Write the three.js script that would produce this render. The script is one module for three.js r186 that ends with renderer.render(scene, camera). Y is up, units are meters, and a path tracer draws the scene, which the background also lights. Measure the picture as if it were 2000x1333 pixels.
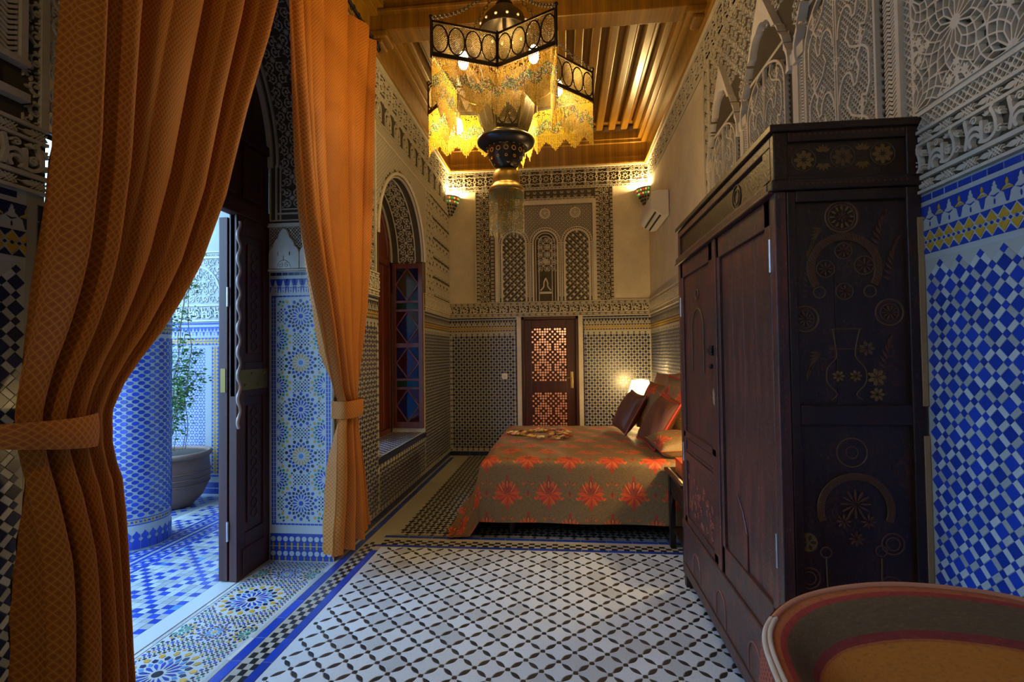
import * as THREE from 'three';
import { mergeGeometries } from 'three/addons/utils/BufferGeometryUtils.js';
import { RoundedBoxGeometry } from 'three/addons/geometries/RoundedBoxGeometry.js';

// ---------- camera, sky, exposure ----------
const scene = new THREE.Scene();
const camera = new THREE.PerspectiveCamera(68.5, 2000 / 1333, 0.05, 60);
camera.position.set(0, 1.5, 0);
camera.rotation.order = 'YXZ';
camera.rotation.set(0.024, 0.1028, -0.0126);
camera.updateMatrixWorld(true);
camera.updateProjectionMatrix();
const renderer = new THREE.WebGLRenderer({ antialias: true });
renderer.toneMapping = THREE.LinearToneMapping;
renderer.toneMappingExposure = 1.0;
renderer.shadowMap.enabled = true;
scene.background = new THREE.Color().setRGB(0.33, 0.6, 1.0);   // even blue light of a shaded courtyard sky
scene.backgroundIntensity = 14;
const WARM = new THREE.Color().setRGB(1, 0.67, 0.25);
const BULB_CD = 1.6, SCONCE_CD = 4.6, LAMP_CD = 2.2, FRONT_CD = 1.5;

// ---------- helpers ----------
let seed = 7;
const rnd = () => { seed = (seed + 0x6d2b79f5) | 0; let t = Math.imul(seed ^ (seed >>> 15), 1 | seed); t = (t + Math.imul(t ^ (t >>> 7), 61 | t)) ^ t; return ((t ^ (t >>> 14)) >>> 0) / 4294967296; };
const R = (a, b) => a + (b - a) * rnd();
const V3 = (x, y, z) => new THREE.Vector3(x, y, z), V2 = (x, y) => new THREE.Vector2(x, y);
const taken = {};
function numbered(n) { const k = taken[n] = (taken[n] ?? -1) + 1; return k ? n + '_' + String(k).padStart(3, '0') : n; }
function shadow(o) { o.castShadow = true; o.receiveShadow = true; return o; }
function tag(o, label, category, group, kind) { if (label) o.userData.label = label; if (category) o.userData.category = category; if (group) o.userData.group = group; if (kind) o.userData.kind = kind; return o; }
function thing(name, label, category, pos = [0, 0, 0], turn = 0, group) { const o = new THREE.Group(); o.name = numbered(name); o.position.set(...pos); o.rotation.y = turn; scene.add(o); return tag(o, label, category, group); }
function solo(name, geo, mat, label, category, group) { const o = shadow(new THREE.Mesh(geo, mat)); o.name = numbered(name); scene.add(o); return tag(o, label, category, group); }
function struct(name, geo, mat) { const o = geo ? shadow(new THREE.Mesh(geo, mat)) : new THREE.Group(); o.name = name; o.userData.kind = 'structure'; scene.add(o); return o; }
function part(parent, name, geo, mat, label) { const o = shadow(new THREE.Mesh(Array.isArray(geo) ? merge(geo) : geo, mat)); o.name = name; parent.add(o); if (label) o.userData.label = label; return o; }
function merge(list) { const a = list.flat(9).map((g) => { let q = g.index ? g.toNonIndexed() : g.clone(); for (const k of Object.keys(q.attributes)) if (!['position', 'normal', 'uv'].includes(k)) q.deleteAttribute(k); if (!q.attributes.uv) q.setAttribute('uv', new THREE.BufferAttribute(new Float32Array(q.attributes.position.count * 2), 2)); q.morphAttributes = {}; return q; }); return a.length === 1 ? a[0] : mergeGeometries(a); }
const box = (w, h, d, x = 0, y = 0, z = 0) => { const g = new THREE.BoxGeometry(w, h, d); boxUV(g); return g.translate(x, y, z); };
const rbox = (w, h, d, x = 0, y = 0, z = 0, r = 0.006, s = 2) => { const g = new RoundedBoxGeometry(w, h, d, s, Math.min(r, w / 2.01, h / 2.01, d / 2.01)); boxUV(g); return g.translate(x, y, z); };
const span = (x0, x1, y0, y1, z0, z1, r) => (r ? rbox : box)(Math.abs(x1 - x0), Math.abs(y1 - y0), Math.abs(z1 - z0), (x0 + x1) / 2, (y0 + y1) / 2, (z0 + z1) / 2, r);
function boxUV(g) { const p = g.attributes.position, n = g.attributes.normal, uv = g.attributes.uv; for (let i = 0; i < p.count; i++) { const ax = Math.abs(n.getX(i)), ay = Math.abs(n.getY(i)), az = Math.abs(n.getZ(i)), x = p.getX(i), y = p.getY(i), z = p.getZ(i); if (ax >= ay && ax >= az) uv.setXY(i, z, y); else if (ay >= az) uv.setXY(i, x, z); else uv.setXY(i, x, y); } return g; }
const cyl = (r0, r1, h, x = 0, y = 0, z = 0, n = 20, open = false) => new THREE.CylinderGeometry(r1, r0, h, n, 1, open).translate(x, y + h / 2, z);
const lathe = (pts, n = 32) => new THREE.LatheGeometry(pts.map((q) => V2(q[0], q[1])), n);
function rod(a, b, r, n = 8) { const d = b.clone().sub(a), g = new THREE.CylinderGeometry(r, r, d.length(), n); g.applyQuaternion(new THREE.Quaternion().setFromUnitVectors(V3(0, 1, 0), d.clone().normalize())); return g.translate((a.x + b.x) / 2, (a.y + b.y) / 2, (a.z + b.z) / 2); }
const tube = (pts, r, seg = 40, n = 6, closed = false) => new THREE.TubeGeometry(new THREE.CatmullRomCurve3(pts, closed), seg, r, n, closed);
function poly(pts, depth, bevel = 0) { const s = new THREE.Shape(pts.map((q) => V2(q[0], q[1]))); return new THREE.ExtrudeGeometry(s, { depth, bevelEnabled: bevel > 0, bevelThickness: bevel, bevelSize: bevel, bevelOffset: -bevel, bevelSegments: 1, steps: 1 }); }
const turn = (g, x, y, z) => { if (x) g.rotateX(x); if (y) g.rotateY(y); if (z) g.rotateZ(z); return g; };

// wall frames: U to the right as one faces the wall, V up, N into the room
const F = {
  left: { o: V3(-1.684, 0, 0), U: V3(0, 0, -1), N: V3(1, 0, 0) },
  right: { o: V3(1.24, 0, 0), U: V3(0, 0, 1), N: V3(-1, 0, 0) },
  back: { o: V3(0, 0, -7.297), U: V3(1, 0, 0), N: V3(0, 0, 1) },
  reveal: { o: V3(0, 0, -3.515), U: V3(1, 0, 0), N: V3(0, 0, 1) },
  sill: { o: V3(0, 0, -5.93), U: V3(1, 0, 0), N: V3(0, 0, 1) },
  court: { o: V3(0, 0, -5.15), U: V3(1, 0, 0), N: V3(0, 0, 1) },
  floor: { o: V3(0, 0, 0), U: V3(1, 0, 0), V: V3(0, 0, -1), N: V3(0, 1, 0) },
};
for (const f of Object.values(F)) f.V ??= V3(0, 1, 0);
function at(f, u, v, n = 0, su = 1, sv = 1, rot = 0, sn = 1) {
  const c = Math.cos(rot), s = Math.sin(rot), U = f.U.clone().multiplyScalar(c).addScaledVector(f.V, s), Vv = f.U.clone().multiplyScalar(-s).addScaledVector(f.V, c);
  const m = new THREE.Matrix4().makeBasis(U.multiplyScalar(su), Vv.multiplyScalar(sv), f.N.clone().multiplyScalar(sn));
  return m.setPosition(f.o.clone().addScaledVector(f.U, u).addScaledVector(f.V, v).addScaledVector(f.N, n));
}
const slab = (f, u0, u1, v0, v1, n0, n1) => { const g = new THREE.BoxGeometry(u1 - u0, v1 - v0, n1 - n0); boxUV(g); g.translate((u0 + u1) / 2, (v0 + v1) / 2, (n0 + n1) / 2); return g.applyMatrix4(at(f, 0, 0)); };

// pixels across of a small piece as the photograph's camera sees it (0 when outside the frame)
const inv = camera.matrixWorldInverse.copy(camera.matrixWorld).invert(), tq = V3(0, 0, 0);
function pixels(p, N, size) { tq.copy(p).applyMatrix4(inv); if (tq.z > -0.1) return 0; const f = 978.6 / -tq.z, x = 1000 + tq.x * f, y = 666.5 - tq.y * f; if (x < -20 || x > 2020 || y < -20 || y > 1353) return 0; const s = p.clone().sub(camera.position).normalize(), c = N ? Math.abs(s.dot(N)) : 1; return size * f * Math.sqrt(c); }
// alike pieces: those that show largest as meshes of their own, the rest joined as stuff
function field(parent, name, geos, mats, list, { size = 0.05, N = null, most = 300, least = 10 } = {}) {
  geos = [].concat(geos); mats = [].concat(mats);
  const rows = list.map((m, i) => ({ m, px: pixels(V3(0, 0, 0).setFromMatrixPosition(m), N, size), k: i })).sort((a, b) => b.px - a.px);
  let own = 0; while (own < rows.length && own < most && rows[own].px >= least) own++;
  for (const r of rows.slice(0, own)) { const k = Math.floor(rnd() * 997), o = shadow(new THREE.Mesh(geos[k % geos.length], mats[k % mats.length])); o.name = name; r.m.decompose(o.position, o.quaternion, o.scale); parent.add(o); }
  const rest = rows.slice(own); if (!rest.length) return;
  const buckets = mats.map(() => []); rest.forEach((r) => buckets[Math.floor(rnd() * mats.length)].push(r.m));
  buckets.forEach((b, i) => { if (b.length) many(parent, name, geos[i % geos.length], mats[i], b); });
}
function many(parent, name, geo, mat, list) { const o = shadow(new THREE.InstancedMesh(geo, mat, list.length)); list.forEach((m, i) => o.setMatrixAt(i, m)); o.name = name + '_field'; o.userData.kind = 'stuff'; o.frustumCulled = false; parent.add(o); return o; }

// ---------- carving: a drawing in metres becomes raised work with real sides ----------
function carve(w, h, draw, { res = 500, depth = 0.01, tol = 0.35, split = false } = {}) {
  const W = Math.round(w * res), H = Math.round(h * res), cv = document.createElement('canvas'); cv.width = W; cv.height = H;
  const c = cv.getContext('2d'); c.fillStyle = '#000'; c.fillRect(0, 0, W, H); c.setTransform(W / w, 0, 0, -H / h, 0, H); c.fillStyle = c.strokeStyle = '#fff'; c.lineCap = 'round'; c.lineJoin = 'round';
  draw(c, w, h);
  const d = c.getImageData(0, 0, W, H).data, val = (x, y) => (x < 0 || y < 0 || x >= W || y >= H ? 0 : d[((H - 1 - y) * W + x) * 4]);
  const next = new Map(), T = 127.5, key = (x, y, v) => ((y + 2) * (W + 4) + x + 2) * 2 + v, P = new Map();
  const pt = (x0, y0, x1, y1) => { const v = y0 === y1 ? 0 : 1, k = key(Math.min(x0, x1), Math.min(y0, y1), v); if (!P.has(k)) { const a = val(x0, y0), b = val(x1, y1), t = (T - a) / (b - a); P.set(k, [x0 + (x1 - x0) * t, y0 + (y1 - y0) * t]); } return k; };
  for (let y = -1; y < H; y++) for (let x = -1; x < W; x++) {
    const a = val(x, y) > T, b = val(x + 1, y) > T, e = val(x + 1, y + 1) > T, g = val(x, y + 1) > T, n = a + 2 * b + 4 * e + 8 * g; if (n === 0 || n === 15) continue;
    const B = () => pt(x, y, x + 1, y), Rr = () => pt(x + 1, y, x + 1, y + 1), Tt = () => pt(x, y + 1, x + 1, y + 1), L = () => pt(x, y, x, y + 1), S = (p, q) => next.set(p, q);
    switch (n) { case 1: S(B(), L()); break; case 2: S(Rr(), B()); break; case 3: S(Rr(), L()); break; case 4: S(Tt(), Rr()); break; case 5: S(B(), L()); S(Tt(), Rr()); break; case 6: S(Tt(), B()); break; case 7: S(Tt(), L()); break; case 8: S(L(), Tt()); break; case 9: S(B(), Tt()); break; case 10: S(L(), Tt()); S(Rr(), B()); break; case 11: S(Rr(), Tt()); break; case 12: S(L(), Rr()); break; case 13: S(B(), Rr()); break; case 14: S(L(), B()); break; }
  }
  const loops = [];
  while (next.size) { let k = next.keys().next().value; const lp = []; while (next.has(k)) { lp.push(P.get(k)); const q = next.get(k); next.delete(k); k = q; } if (lp.length > 3) loops.push(simplify(lp, tol)); }
  const area = (l) => { let s = 0; for (let i = 0, j = l.length - 1; i < l.length; j = i++) s += l[j][0] * l[i][1] - l[i][0] * l[j][1]; return s / 2; };
  const outs = [], holes = []; for (const l of loops) { if (l.length < 3) continue; const s = area(l); if (s > 1.5) outs.push({ l, s, h: [] }); else if (s < -1.5) holes.push(l); }
  outs.sort((p, q) => p.s - q.s); for (const hl of holes) { const o = outs.find((q) => q.s > -area(hl) && inside(hl[0], q.l)); if (o) o.h.push(hl); }
  if (split) return outs.map((o) => solid([o])); return solid(outs);
  function solid(outs) { const pos = [], nor = [], uv = [], sx = w / W, sy = h / H, put = (q, z, nx, ny, nz) => { const X = (q[0] + 0.5) * sx, Y = (q[1] + 0.5) * sy; pos.push(X, Y, z); nor.push(nx, ny, nz); uv.push(X, Y); };
  for (const o of outs) {
    const C = o.l.map((q) => V2(q[0], q[1])), Hs = o.h.map((l) => l.map((q) => V2(q[0], q[1]))), all = [...C, ...Hs.flat()];
    for (const t of THREE.ShapeUtils.triangulateShape(C, Hs)) { const [i, j, k] = t, A = all[i], Bq = all[j], D = all[k], s = (Bq.x - A.x) * (D.y - A.y) - (Bq.y - A.y) * (D.x - A.x); for (const q of s > 0 ? [A, Bq, D] : [A, D, Bq]) put([q.x, q.y], depth, 0, 0, 1); }
    for (const l of [o.l, ...o.h]) for (let i = 0; i < l.length; i++) { const A = l[i], Bq = l[(i + 1) % l.length], dx = (Bq[0] - A[0]) * sx, dy = (Bq[1] - A[1]) * sy, n = Math.hypot(dx, dy) || 1, nx = dy / n, ny = -dx / n; for (const [q, z] of [[A, 0], [Bq, 0], [Bq, depth], [A, 0], [Bq, depth], [A, depth]]) put(q, z, nx, ny, 0); }
  }
  const g = new THREE.BufferGeometry(); g.setAttribute('position', new THREE.Float32BufferAttribute(pos, 3)); g.setAttribute('normal', new THREE.Float32BufferAttribute(nor, 3)); g.setAttribute('uv', new THREE.Float32BufferAttribute(uv, 2)); return g; }
}
function inside(p, l) { let c = false; for (let i = 0, j = l.length - 1; i < l.length; j = i++) if ((l[i][1] > p[1]) !== (l[j][1] > p[1]) && p[0] < ((l[j][0] - l[i][0]) * (p[1] - l[i][1])) / (l[j][1] - l[i][1]) + l[i][0]) c = !c; return c; }
function simplify(l, tol) {
  let far = 0, bd = 0; l.forEach((q, i) => { const e = (q[0] - l[0][0]) ** 2 + (q[1] - l[0][1]) ** 2; if (e > bd) { bd = e; far = i; } });
  const dp = (a) => { const keep = new Uint8Array(a.length); keep[0] = keep[a.length - 1] = 1; const st = [[0, a.length - 1]]; while (st.length) { const [i, j] = st.pop(); let m = 0, k = -1; const dx = a[j][0] - a[i][0], dy = a[j][1] - a[i][1], n = Math.hypot(dx, dy) || 1e-9; for (let q = i + 1; q < j; q++) { const e = Math.abs((a[q][0] - a[i][0]) * dy - (a[q][1] - a[i][1]) * dx) / n; if (e > m) { m = e; k = q; } } if (m > tol) { keep[k] = 1; st.push([i, k], [k, j]); } } return a.filter((_, i) => keep[i]); };
  return [...dp(l.slice(0, far + 1)).slice(0, -1), ...dp([...l.slice(far), l[0]]).slice(0, -1)];
}
// the same, each loose piece of the pattern a tile of its own
function layTiles(parent, name, geos, tw, th, mat, f, u0, u1, v0, v1, n = 0, size = 0.03) { const nu = Math.max(1, Math.round((u1 - u0) / tw)), nv = Math.max(1, Math.round((v1 - v0) / th)), su = (u1 - u0) / nu / tw, sv = (v1 - v0) / nv / th, list = []; for (let i = 0; i < nu; i++) for (let j = 0; j < nv; j++) list.push(at(f, u0 + i * tw * su, v0 + j * th * sv, n, su, sv)); for (const g of geos) { g.computeBoundingBox(); const b = g.boundingBox, s = Math.sqrt((b.max.x - b.min.x) * (b.max.y - b.min.y)); field(parent, name, g, mat, list, { size: s, N: f.N, most: Math.floor(300 / geos.length) }); } }
// tiles of carved work laid over a rectangle of a wall
function lay(parent, name, geo, tw, th, mat, f, u0, u1, v0, v1, n = 0, keep = null) {
  const nu = Math.max(1, Math.round((u1 - u0) / tw)), nv = Math.max(1, Math.round((v1 - v0) / th)), su = (u1 - u0) / nu / tw, sv = (v1 - v0) / nv / th, list = [];
  for (let i = 0; i < nu; i++) for (let j = 0; j < nv; j++) { const u = u0 + i * tw * su, v = v0 + j * th * sv; if (!keep || keep(u + tw * su / 2, v + th * sv / 2)) list.push(at(f, u, v, n, su, sv)); }
  return many(parent, name, geo, mat, list);
}
// ---------- procedural textures ----------
function noiseGrid(n, s) { const g = new Float32Array(n * n); let q = s; for (let i = 0; i < n * n; i++) { q = (Math.imul(q, 1664525) + 1013904223) | 0; g[i] = (q >>> 8) / 16777216; } return g; }
const NG = noiseGrid(256, 99);
function vnoise(x, y, px, py) { const ix = Math.floor(x), iy = Math.floor(y), fx = x - ix, fy = y - iy, sx = fx * fx * (3 - 2 * fx), sy = fy * fy * (3 - 2 * fy), m = (a, p) => ((a % p) + p) % p, g = (a, b) => NG[(m(b, py) & 255) * 256 + (m(a, px) & 255)]; const a = g(ix, iy), b = g(ix + 1, iy), c = g(ix, iy + 1), d = g(ix + 1, iy + 1); return a + (b - a) * sx + (c - a) * sy + (a - b - c + d) * sx * sy; }
function fbm(u, v, fu, fv, oct = 4) { let s = 0, a = 0.5, t = 0; for (let i = 0; i < oct; i++) { s += a * vnoise(u * fu + i * 17, v * fv + i * 31, fu, fv); t += a; a *= 0.5; fu *= 2; fv *= 2; } return s / t; }
function tex(w, h, fn, { srgb = true, rx = 1, ry = 1 } = {}) {
  const d = new Uint8Array(w * h * 4);
  for (let y = 0; y < h; y++) for (let x = 0; x < w; x++) { const c = fn(x / w, y / h), i = (y * w + x) * 4; for (let k = 0; k < 3; k++) d[i + k] = Math.max(0, Math.min(255, Math.round((Array.isArray(c) ? c[k] : c) * 255))); d[i + 3] = 255; }
  const t = new THREE.DataTexture(d, w, h); t.wrapS = t.wrapT = THREE.RepeatWrapping; t.magFilter = THREE.LinearFilter; if (srgb) t.colorSpace = THREE.SRGBColorSpace; t.repeat.set(rx, ry); t.needsUpdate = true; return t;
}
function canvasTex(w, h, draw, { srgb = true, rx = 1, ry = 1 } = {}) { const cv = document.createElement('canvas'); cv.width = w; cv.height = h; draw(cv.getContext('2d'), w, h); const t = new THREE.CanvasTexture(cv); t.wrapS = t.wrapT = THREE.RepeatWrapping; if (srgb) t.colorSpace = THREE.SRGBColorSpace; t.repeat.set(rx, ry); return t; }
const mix = (a, b, t) => a.map((q, i) => q + (b[i] - q) * t);
const std = (color, rough, o = {}) => new THREE.MeshStandardMaterial({ color: Array.isArray(color) ? new THREE.Color().setRGB(...color) : color, roughness: rough, ...o });
const phys = (color, rough, o = {}) => new THREE.MeshPhysicalMaterial({ color: Array.isArray(color) ? new THREE.Color().setRGB(...color) : color, roughness: rough, ...o });

const grainBump = tex(256, 256, (u, v) => fbm(u, v, 32, 32, 3), { srgb: false, rx: 4, ry: 4 });
const plasterMap = tex(512, 512, (u, v) => { const n = fbm(u, v, 6, 6, 5), f = fbm(u, v, 64, 64, 2); const k = 0.86 + 0.14 * n + 0.05 * (f - 0.5); return [k, k * 0.985, k * 0.955]; });
const woodMap = (dark, light, fu = 24, fv = 2, rx = 1, ry = 1) => tex(512, 512, (u, v) => { const w = fbm(u, v, fu, fv, 4), f = fbm(u, v, fu * 4, fv * 2, 2), r = 0.5 + 0.5 * Math.sin((w * 5 + u * fu * 0.5) * Math.PI * 2); return mix(dark, light, Math.min(1, 0.55 * w + 0.25 * r * w + 0.3 * f)); }, { rx, ry });

// plaster and carved gypsum
const PL = {
  smooth: std([0.66, 0.6, 0.48], 0.85, { map: plasterMap, bumpMap: grainBump, bumpScale: 0.0006 }),
  carved: std([0.7, 0.65, 0.55], 0.8, { map: plasterMap }),
  ground: std([0.09, 0.072, 0.046], 0.95, { map: plasterMap }),  // dark brown carries the shade of the recesses between the carved ridges
  recessShade: std([0.075, 0.06, 0.04], 0.95),  // shade of the deepest holes put into the plaster colour
  white: std([0.78, 0.75, 0.7], 0.8, { map: plasterMap }),
};
// glazed tiles, a few firings of each colour
const glaze = (c, rough = 0.28) => [0.82, 1, 1.2].map((k) => phys(c.map((q) => Math.min(1, q * k)), rough, { clearcoat: 0.35, clearcoatRoughness: 0.22 }));
const Z = {
  blue: glaze([0.012, 0.045, 0.36]), navy: glaze([0.008, 0.016, 0.075]), black: glaze([0.014, 0.014, 0.018]), white: glaze([0.45, 0.47, 0.46], 0.32), yellow: glaze([0.5, 0.3, 0.025]), green: glaze([0.02, 0.2, 0.13]), sky: glaze([0.06, 0.22, 0.5]), brown: glaze([0.16, 0.07, 0.03]),
  grout: std([0.42, 0.42, 0.38], 0.7), cream: phys([0.36, 0.34, 0.28], 0.38, { clearcoat: 0.25, clearcoatRoughness: 0.3 }),
};
// wood
const ceilMap = woodMap([0.44, 0.32, 0.08], [0.88, 0.66, 0.2], 10, 2, 3, 0.6);
const WOOD = {
  ceiling: phys([0.85, 0.8, 0.7], 0.34, { map: ceilMap, clearcoat: 0.6, clearcoatRoughness: 0.24 }),
  beam: phys([0.6, 0.52, 0.4], 0.38, { map: ceilMap, clearcoat: 0.5, clearcoatRoughness: 0.25 }),
  door: phys([0.5, 0.4, 0.36], 0.42, { map: woodMap([0.2, 0.06, 0.03], [0.5, 0.19, 0.09], 12, 2, 2, 1), clearcoat: 0.3, clearcoatRoughness: 0.3 }),
  gate: phys([0.95, 0.78, 0.72], 0.5, { map: woodMap([0.15, 0.055, 0.035], [0.42, 0.17, 0.1], 14, 2, 2, 1), clearcoat: 0.2, clearcoatRoughness: 0.35 }),
  window: phys([0.8, 0.7, 0.6], 0.42, { map: woodMap([0.3, 0.1, 0.04], [0.58, 0.26, 0.11], 12, 2, 2, 1), clearcoat: 0.3, clearcoatRoughness: 0.3 }),
  dark: phys([0.3, 0.22, 0.2], 0.45, { map: woodMap([0.12, 0.06, 0.04], [0.36, 0.19, 0.12], 14, 2, 2, 1), clearcoat: 0.15, clearcoatRoughness: 0.4 }),
};
const METAL = {
  bronze: std([0.05, 0.04, 0.03], 0.42, { metalness: 0.75 }), brass: std([0.62, 0.42, 0.14], 0.3, { metalness: 1 }), oldbrass: std([0.3, 0.2, 0.07], 0.42, { metalness: 1 }), steel: std([0.55, 0.55, 0.58], 0.35, { metalness: 1 }), iron: std([0.03, 0.03, 0.035], 0.5, { metalness: 0.8 }),
};
const glow = (c, k) => new THREE.MeshStandardMaterial({ color: 0x000000, emissive: new THREE.Color().setRGB(...c), emissiveIntensity: k, roughness: 0.6 });

// ---------- carved tiles ----------
const TAU = Math.PI * 2;
const ln = (c, w, ...p) => { c.lineWidth = w; c.beginPath(); c.moveTo(p[0], p[1]); for (let i = 2; i < p.length; i += 2) c.lineTo(p[i], p[i + 1]); c.stroke(); };
const arc = (c, w, x, y, r, a0 = 0, a1 = TAU) => { c.lineWidth = w; c.beginPath(); c.arc(x, y, r, a0, a1); c.stroke(); };
const dot = (c, x, y, r) => { c.beginPath(); c.arc(x, y, r, 0, TAU); c.fill(); };
const fillp = (c, p) => { c.beginPath(); p.forEach((q, i) => (i ? c.lineTo(q[0], q[1]) : c.moveTo(q[0], q[1]))); c.closePath(); c.fill(); };
const leaf = (c, x, y, l, w, a) => { c.save(); c.translate(x, y); c.rotate(a); c.beginPath(); c.moveTo(0, 0); c.quadraticCurveTo(l * 0.5, w, l, 0); c.quadraticCurveTo(l * 0.5, -w, 0, 0); c.fill(); c.restore(); };
const black = (c, fn) => { const a = c.fillStyle; c.fillStyle = c.strokeStyle = '#000'; fn(); c.fillStyle = c.strokeStyle = a; };
function spiral(c, x, y, r, a, dir, w) { c.lineWidth = w; c.beginPath(); for (let i = 0; i <= 40; i++) { const t = i / 40, q = a + dir * t * TAU * 1.25, rr = r * (1 - 0.8 * t); const X = x + Math.cos(q) * rr, Y = y + Math.sin(q) * rr; i ? c.lineTo(X, Y) : c.moveTo(X, Y); } c.stroke(); }
const star8 = (x, y, r, q = 0.74, n = 8, a0 = 0) => Array.from({ length: n * 2 }, (_, i) => { const a = a0 + (i * Math.PI) / n, k = i % 2 ? r * q : r; return [x + Math.cos(a) * k, y + Math.sin(a) * k]; });
const CV = {};
// scrolling leafwork
CV.leafwork = carve(0.16, 0.16, (c, w) => {
  const s = w / 4; for (const [i, j] of [[1, 1], [3, 1], [1, 3], [3, 3]]) { const d = (i + j) % 4 ? 1 : -1; spiral(c, i * s, j * s, s * 0.86, (Math.PI / 2) * (i * 2 + j), d, 0.0055); for (let k = 0; k < 5; k++) leaf(c, i * s + Math.cos(k * 1.26) * s * 0.5, j * s + Math.sin(k * 1.26) * s * 0.5, s * 0.5, s * 0.2, k * 1.26 + d); dot(c, i * s, j * s, s * 0.16); }
  for (const [x, y] of [[0, 0], [w, 0], [0, w], [w, w], [w / 2, w / 2]]) for (let k = 0; k < 8; k++) leaf(c, x, y, s * 0.6, s * 0.16, (k * TAU) / 8);
}, { res: 700, depth: 0.009 });
// interlaced lobed medallions for the high frieze
CV.cartouche = carve(0.34, 0.2, (c, w, h) => {
  const X = w / 2, Y = h / 2; for (const dx of [-w / 2, 0, w / 2]) { c.lineWidth = 0.008; c.beginPath(); for (let i = 0; i <= 96; i++) { const a = (i / 96) * TAU, r = 0.07 + 0.014 * Math.abs(Math.cos(a * 4)) + 0.012 * Math.cos(a * 2); c.lineTo(X + dx + Math.cos(a) * r * 1.1, Y + Math.sin(a) * r); } c.stroke(); arc(c, 0.006, X + dx, Y, 0.024); for (let k = 0; k < 8; k++) leaf(c, X + dx + Math.cos(k * 0.785) * 0.022, Y + Math.sin(k * 0.785) * 0.022, 0.03, 0.01, k * 0.785); }
  for (const dx of [-w / 2, w / 2]) for (const dy of [-1, 1]) { spiral(c, X + dx / 2, Y + dy * 0.075, 0.026, 0, dy, 0.006); }
  for (const dx of [-1, 1]) { arc(c, 0.006, X + dx * w / 4, Y, 0.016); for (const dy of [-1, 1]) { leaf(c, X + dx * w / 4, Y + dy * 0.03, 0.05, 0.014, dy * 1.57); spiral(c, X + dx * 0.035, Y + dy * 0.088, 0.018, 2, -dx, 0.005); } }
}, { res: 520, depth: 0.01 });
// chain of lens and diamond
CV.chain = carve(0.09, 0.034, (c, w, h) => { leaf(c, 0.012, h / 2, 0.044, 0.017, 0); for (const x of [0.056, 0.068, 0.08]) for (const s of [-1, 1]) ln(c, 0.0035, x - 0.012, h / 2 - s * 0.012, x + 0.012, h / 2 + s * 0.012); ln(c, 0.003, -0.004, h / 2, 0.014, h / 2); }, { res: 900, depth: 0.008 });
CV.beads = carve(0.055, 0.032, (c, w, h) => { c.fillRect(0, 0, w, 0.007); c.fillRect(0, h - 0.007, w, 0.007); for (const s of [-1, 1]) { ln(c, 0.0045, 0.008, h / 2 - s * 0.008, 0.034, h / 2 + s * 0.008); } dot(c, 0.045, h / 2, 0.006); }, { res: 900, depth: 0.007 });
// lettering-like band: tall stems, crossed pairs and bowls over leafwork
CV.script = carve(0.3, 0.105, (c, w, h) => {
  const L = 0.012; for (const x of [0.012, 0.162]) {
    ln(c, L, x + 0.012, 0.012, x + 0.02, 0.05, x + 0.012, 0.096); leaf(c, x + 0.006, 0.094, 0.022, 0.008, -0.6); c.lineWidth = L; c.beginPath(); c.moveTo(x + 0.02, 0.05); c.quadraticCurveTo(x + 0.045, 0.078, x + 0.07, 0.044); c.stroke();
    ln(c, L, x + 0.07, 0.014, x + 0.07, 0.07); c.lineWidth = L * 0.85; c.beginPath(); c.arc(x + 0.044, 0.024, 0.018, 0.4, Math.PI * 1.25); c.stroke(); c.beginPath(); c.moveTo(x + 0.064, 0.014); c.quadraticCurveTo(x + 0.1, -0.002, x + 0.118, 0.028); c.quadraticCurveTo(x + 0.122, 0.06, x + 0.104, 0.094); c.stroke(); leaf(c, x + 0.096, 0.096, 0.022, 0.007, 0.4);
    spiral(c, x + 0.094, 0.04, 0.015, 1, 1, 0.005); for (let k = 0; k < 5; k++) leaf(c, x + 0.094, 0.04, 0.015, 0.004, k * 1.26); spiral(c, x + 0.045, 0.085, 0.013, 3, -1, 0.005); for (let k = 0; k < 4; k++) leaf(c, x + 0.088, 0.08, 0.018, 0.005, k * 0.6 + 0.6); for (let k = 0; k < 4; k++) leaf(c, x + 0.126, 0.07, 0.02, 0.006, k * 0.8 - 0.4); spiral(c, x + 0.13, 0.025, 0.012, 0, 1, 0.004);
  }
}, { res: 620, depth: 0.016 });
CV.lattice = carve(0.05, 0.05, (c, w) => { for (const s of [0, 1]) { ln(c, 0.0045, 0, s * w, w, (1 - s) * w); } for (const x of [0, w]) for (const y of [0, w]) dot(c, x, y, 0.006); dot(c, w / 2, w / 2, 0.006); ln(c, 0.0035, 0, w / 2, w / 2, w, w, w / 2, w / 2, 0, 0, w / 2); }, { res: 900, depth: 0.008 });
CV.crosses = carve(0.055, 0.055, (c, w) => { for (const s of [0, 1]) ln(c, 0.006, 0, s * w, w, (1 - s) * w); for (const [x, y] of [[0, w / 2], [w, w / 2], [w / 2, 0], [w / 2, w]]) fillp(c, star8(x, y, 0.012, 0.4, 4)); }, { res: 800, depth: 0.008 });
CV.honeycomb = carve(0.052, 0.09, (c, w, h) => { c.fillRect(0, 0, w, h); black(c, () => { for (let j = -1; j < 7; j++) for (let i = -1; i < 3; i++) { const x = (i + (j % 2 ? 0.5 : 0)) * 0.026, y = j * 0.015 + 0.0075; fillp(c, Array.from({ length: 6 }, (_, k) => [x + Math.cos(k * 1.0472 + 0.5236) * 0.0118, y + Math.sin(k * 1.0472 + 0.5236) * 0.0085])); } }); }, { res: 1200, depth: 0.02 });
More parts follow.
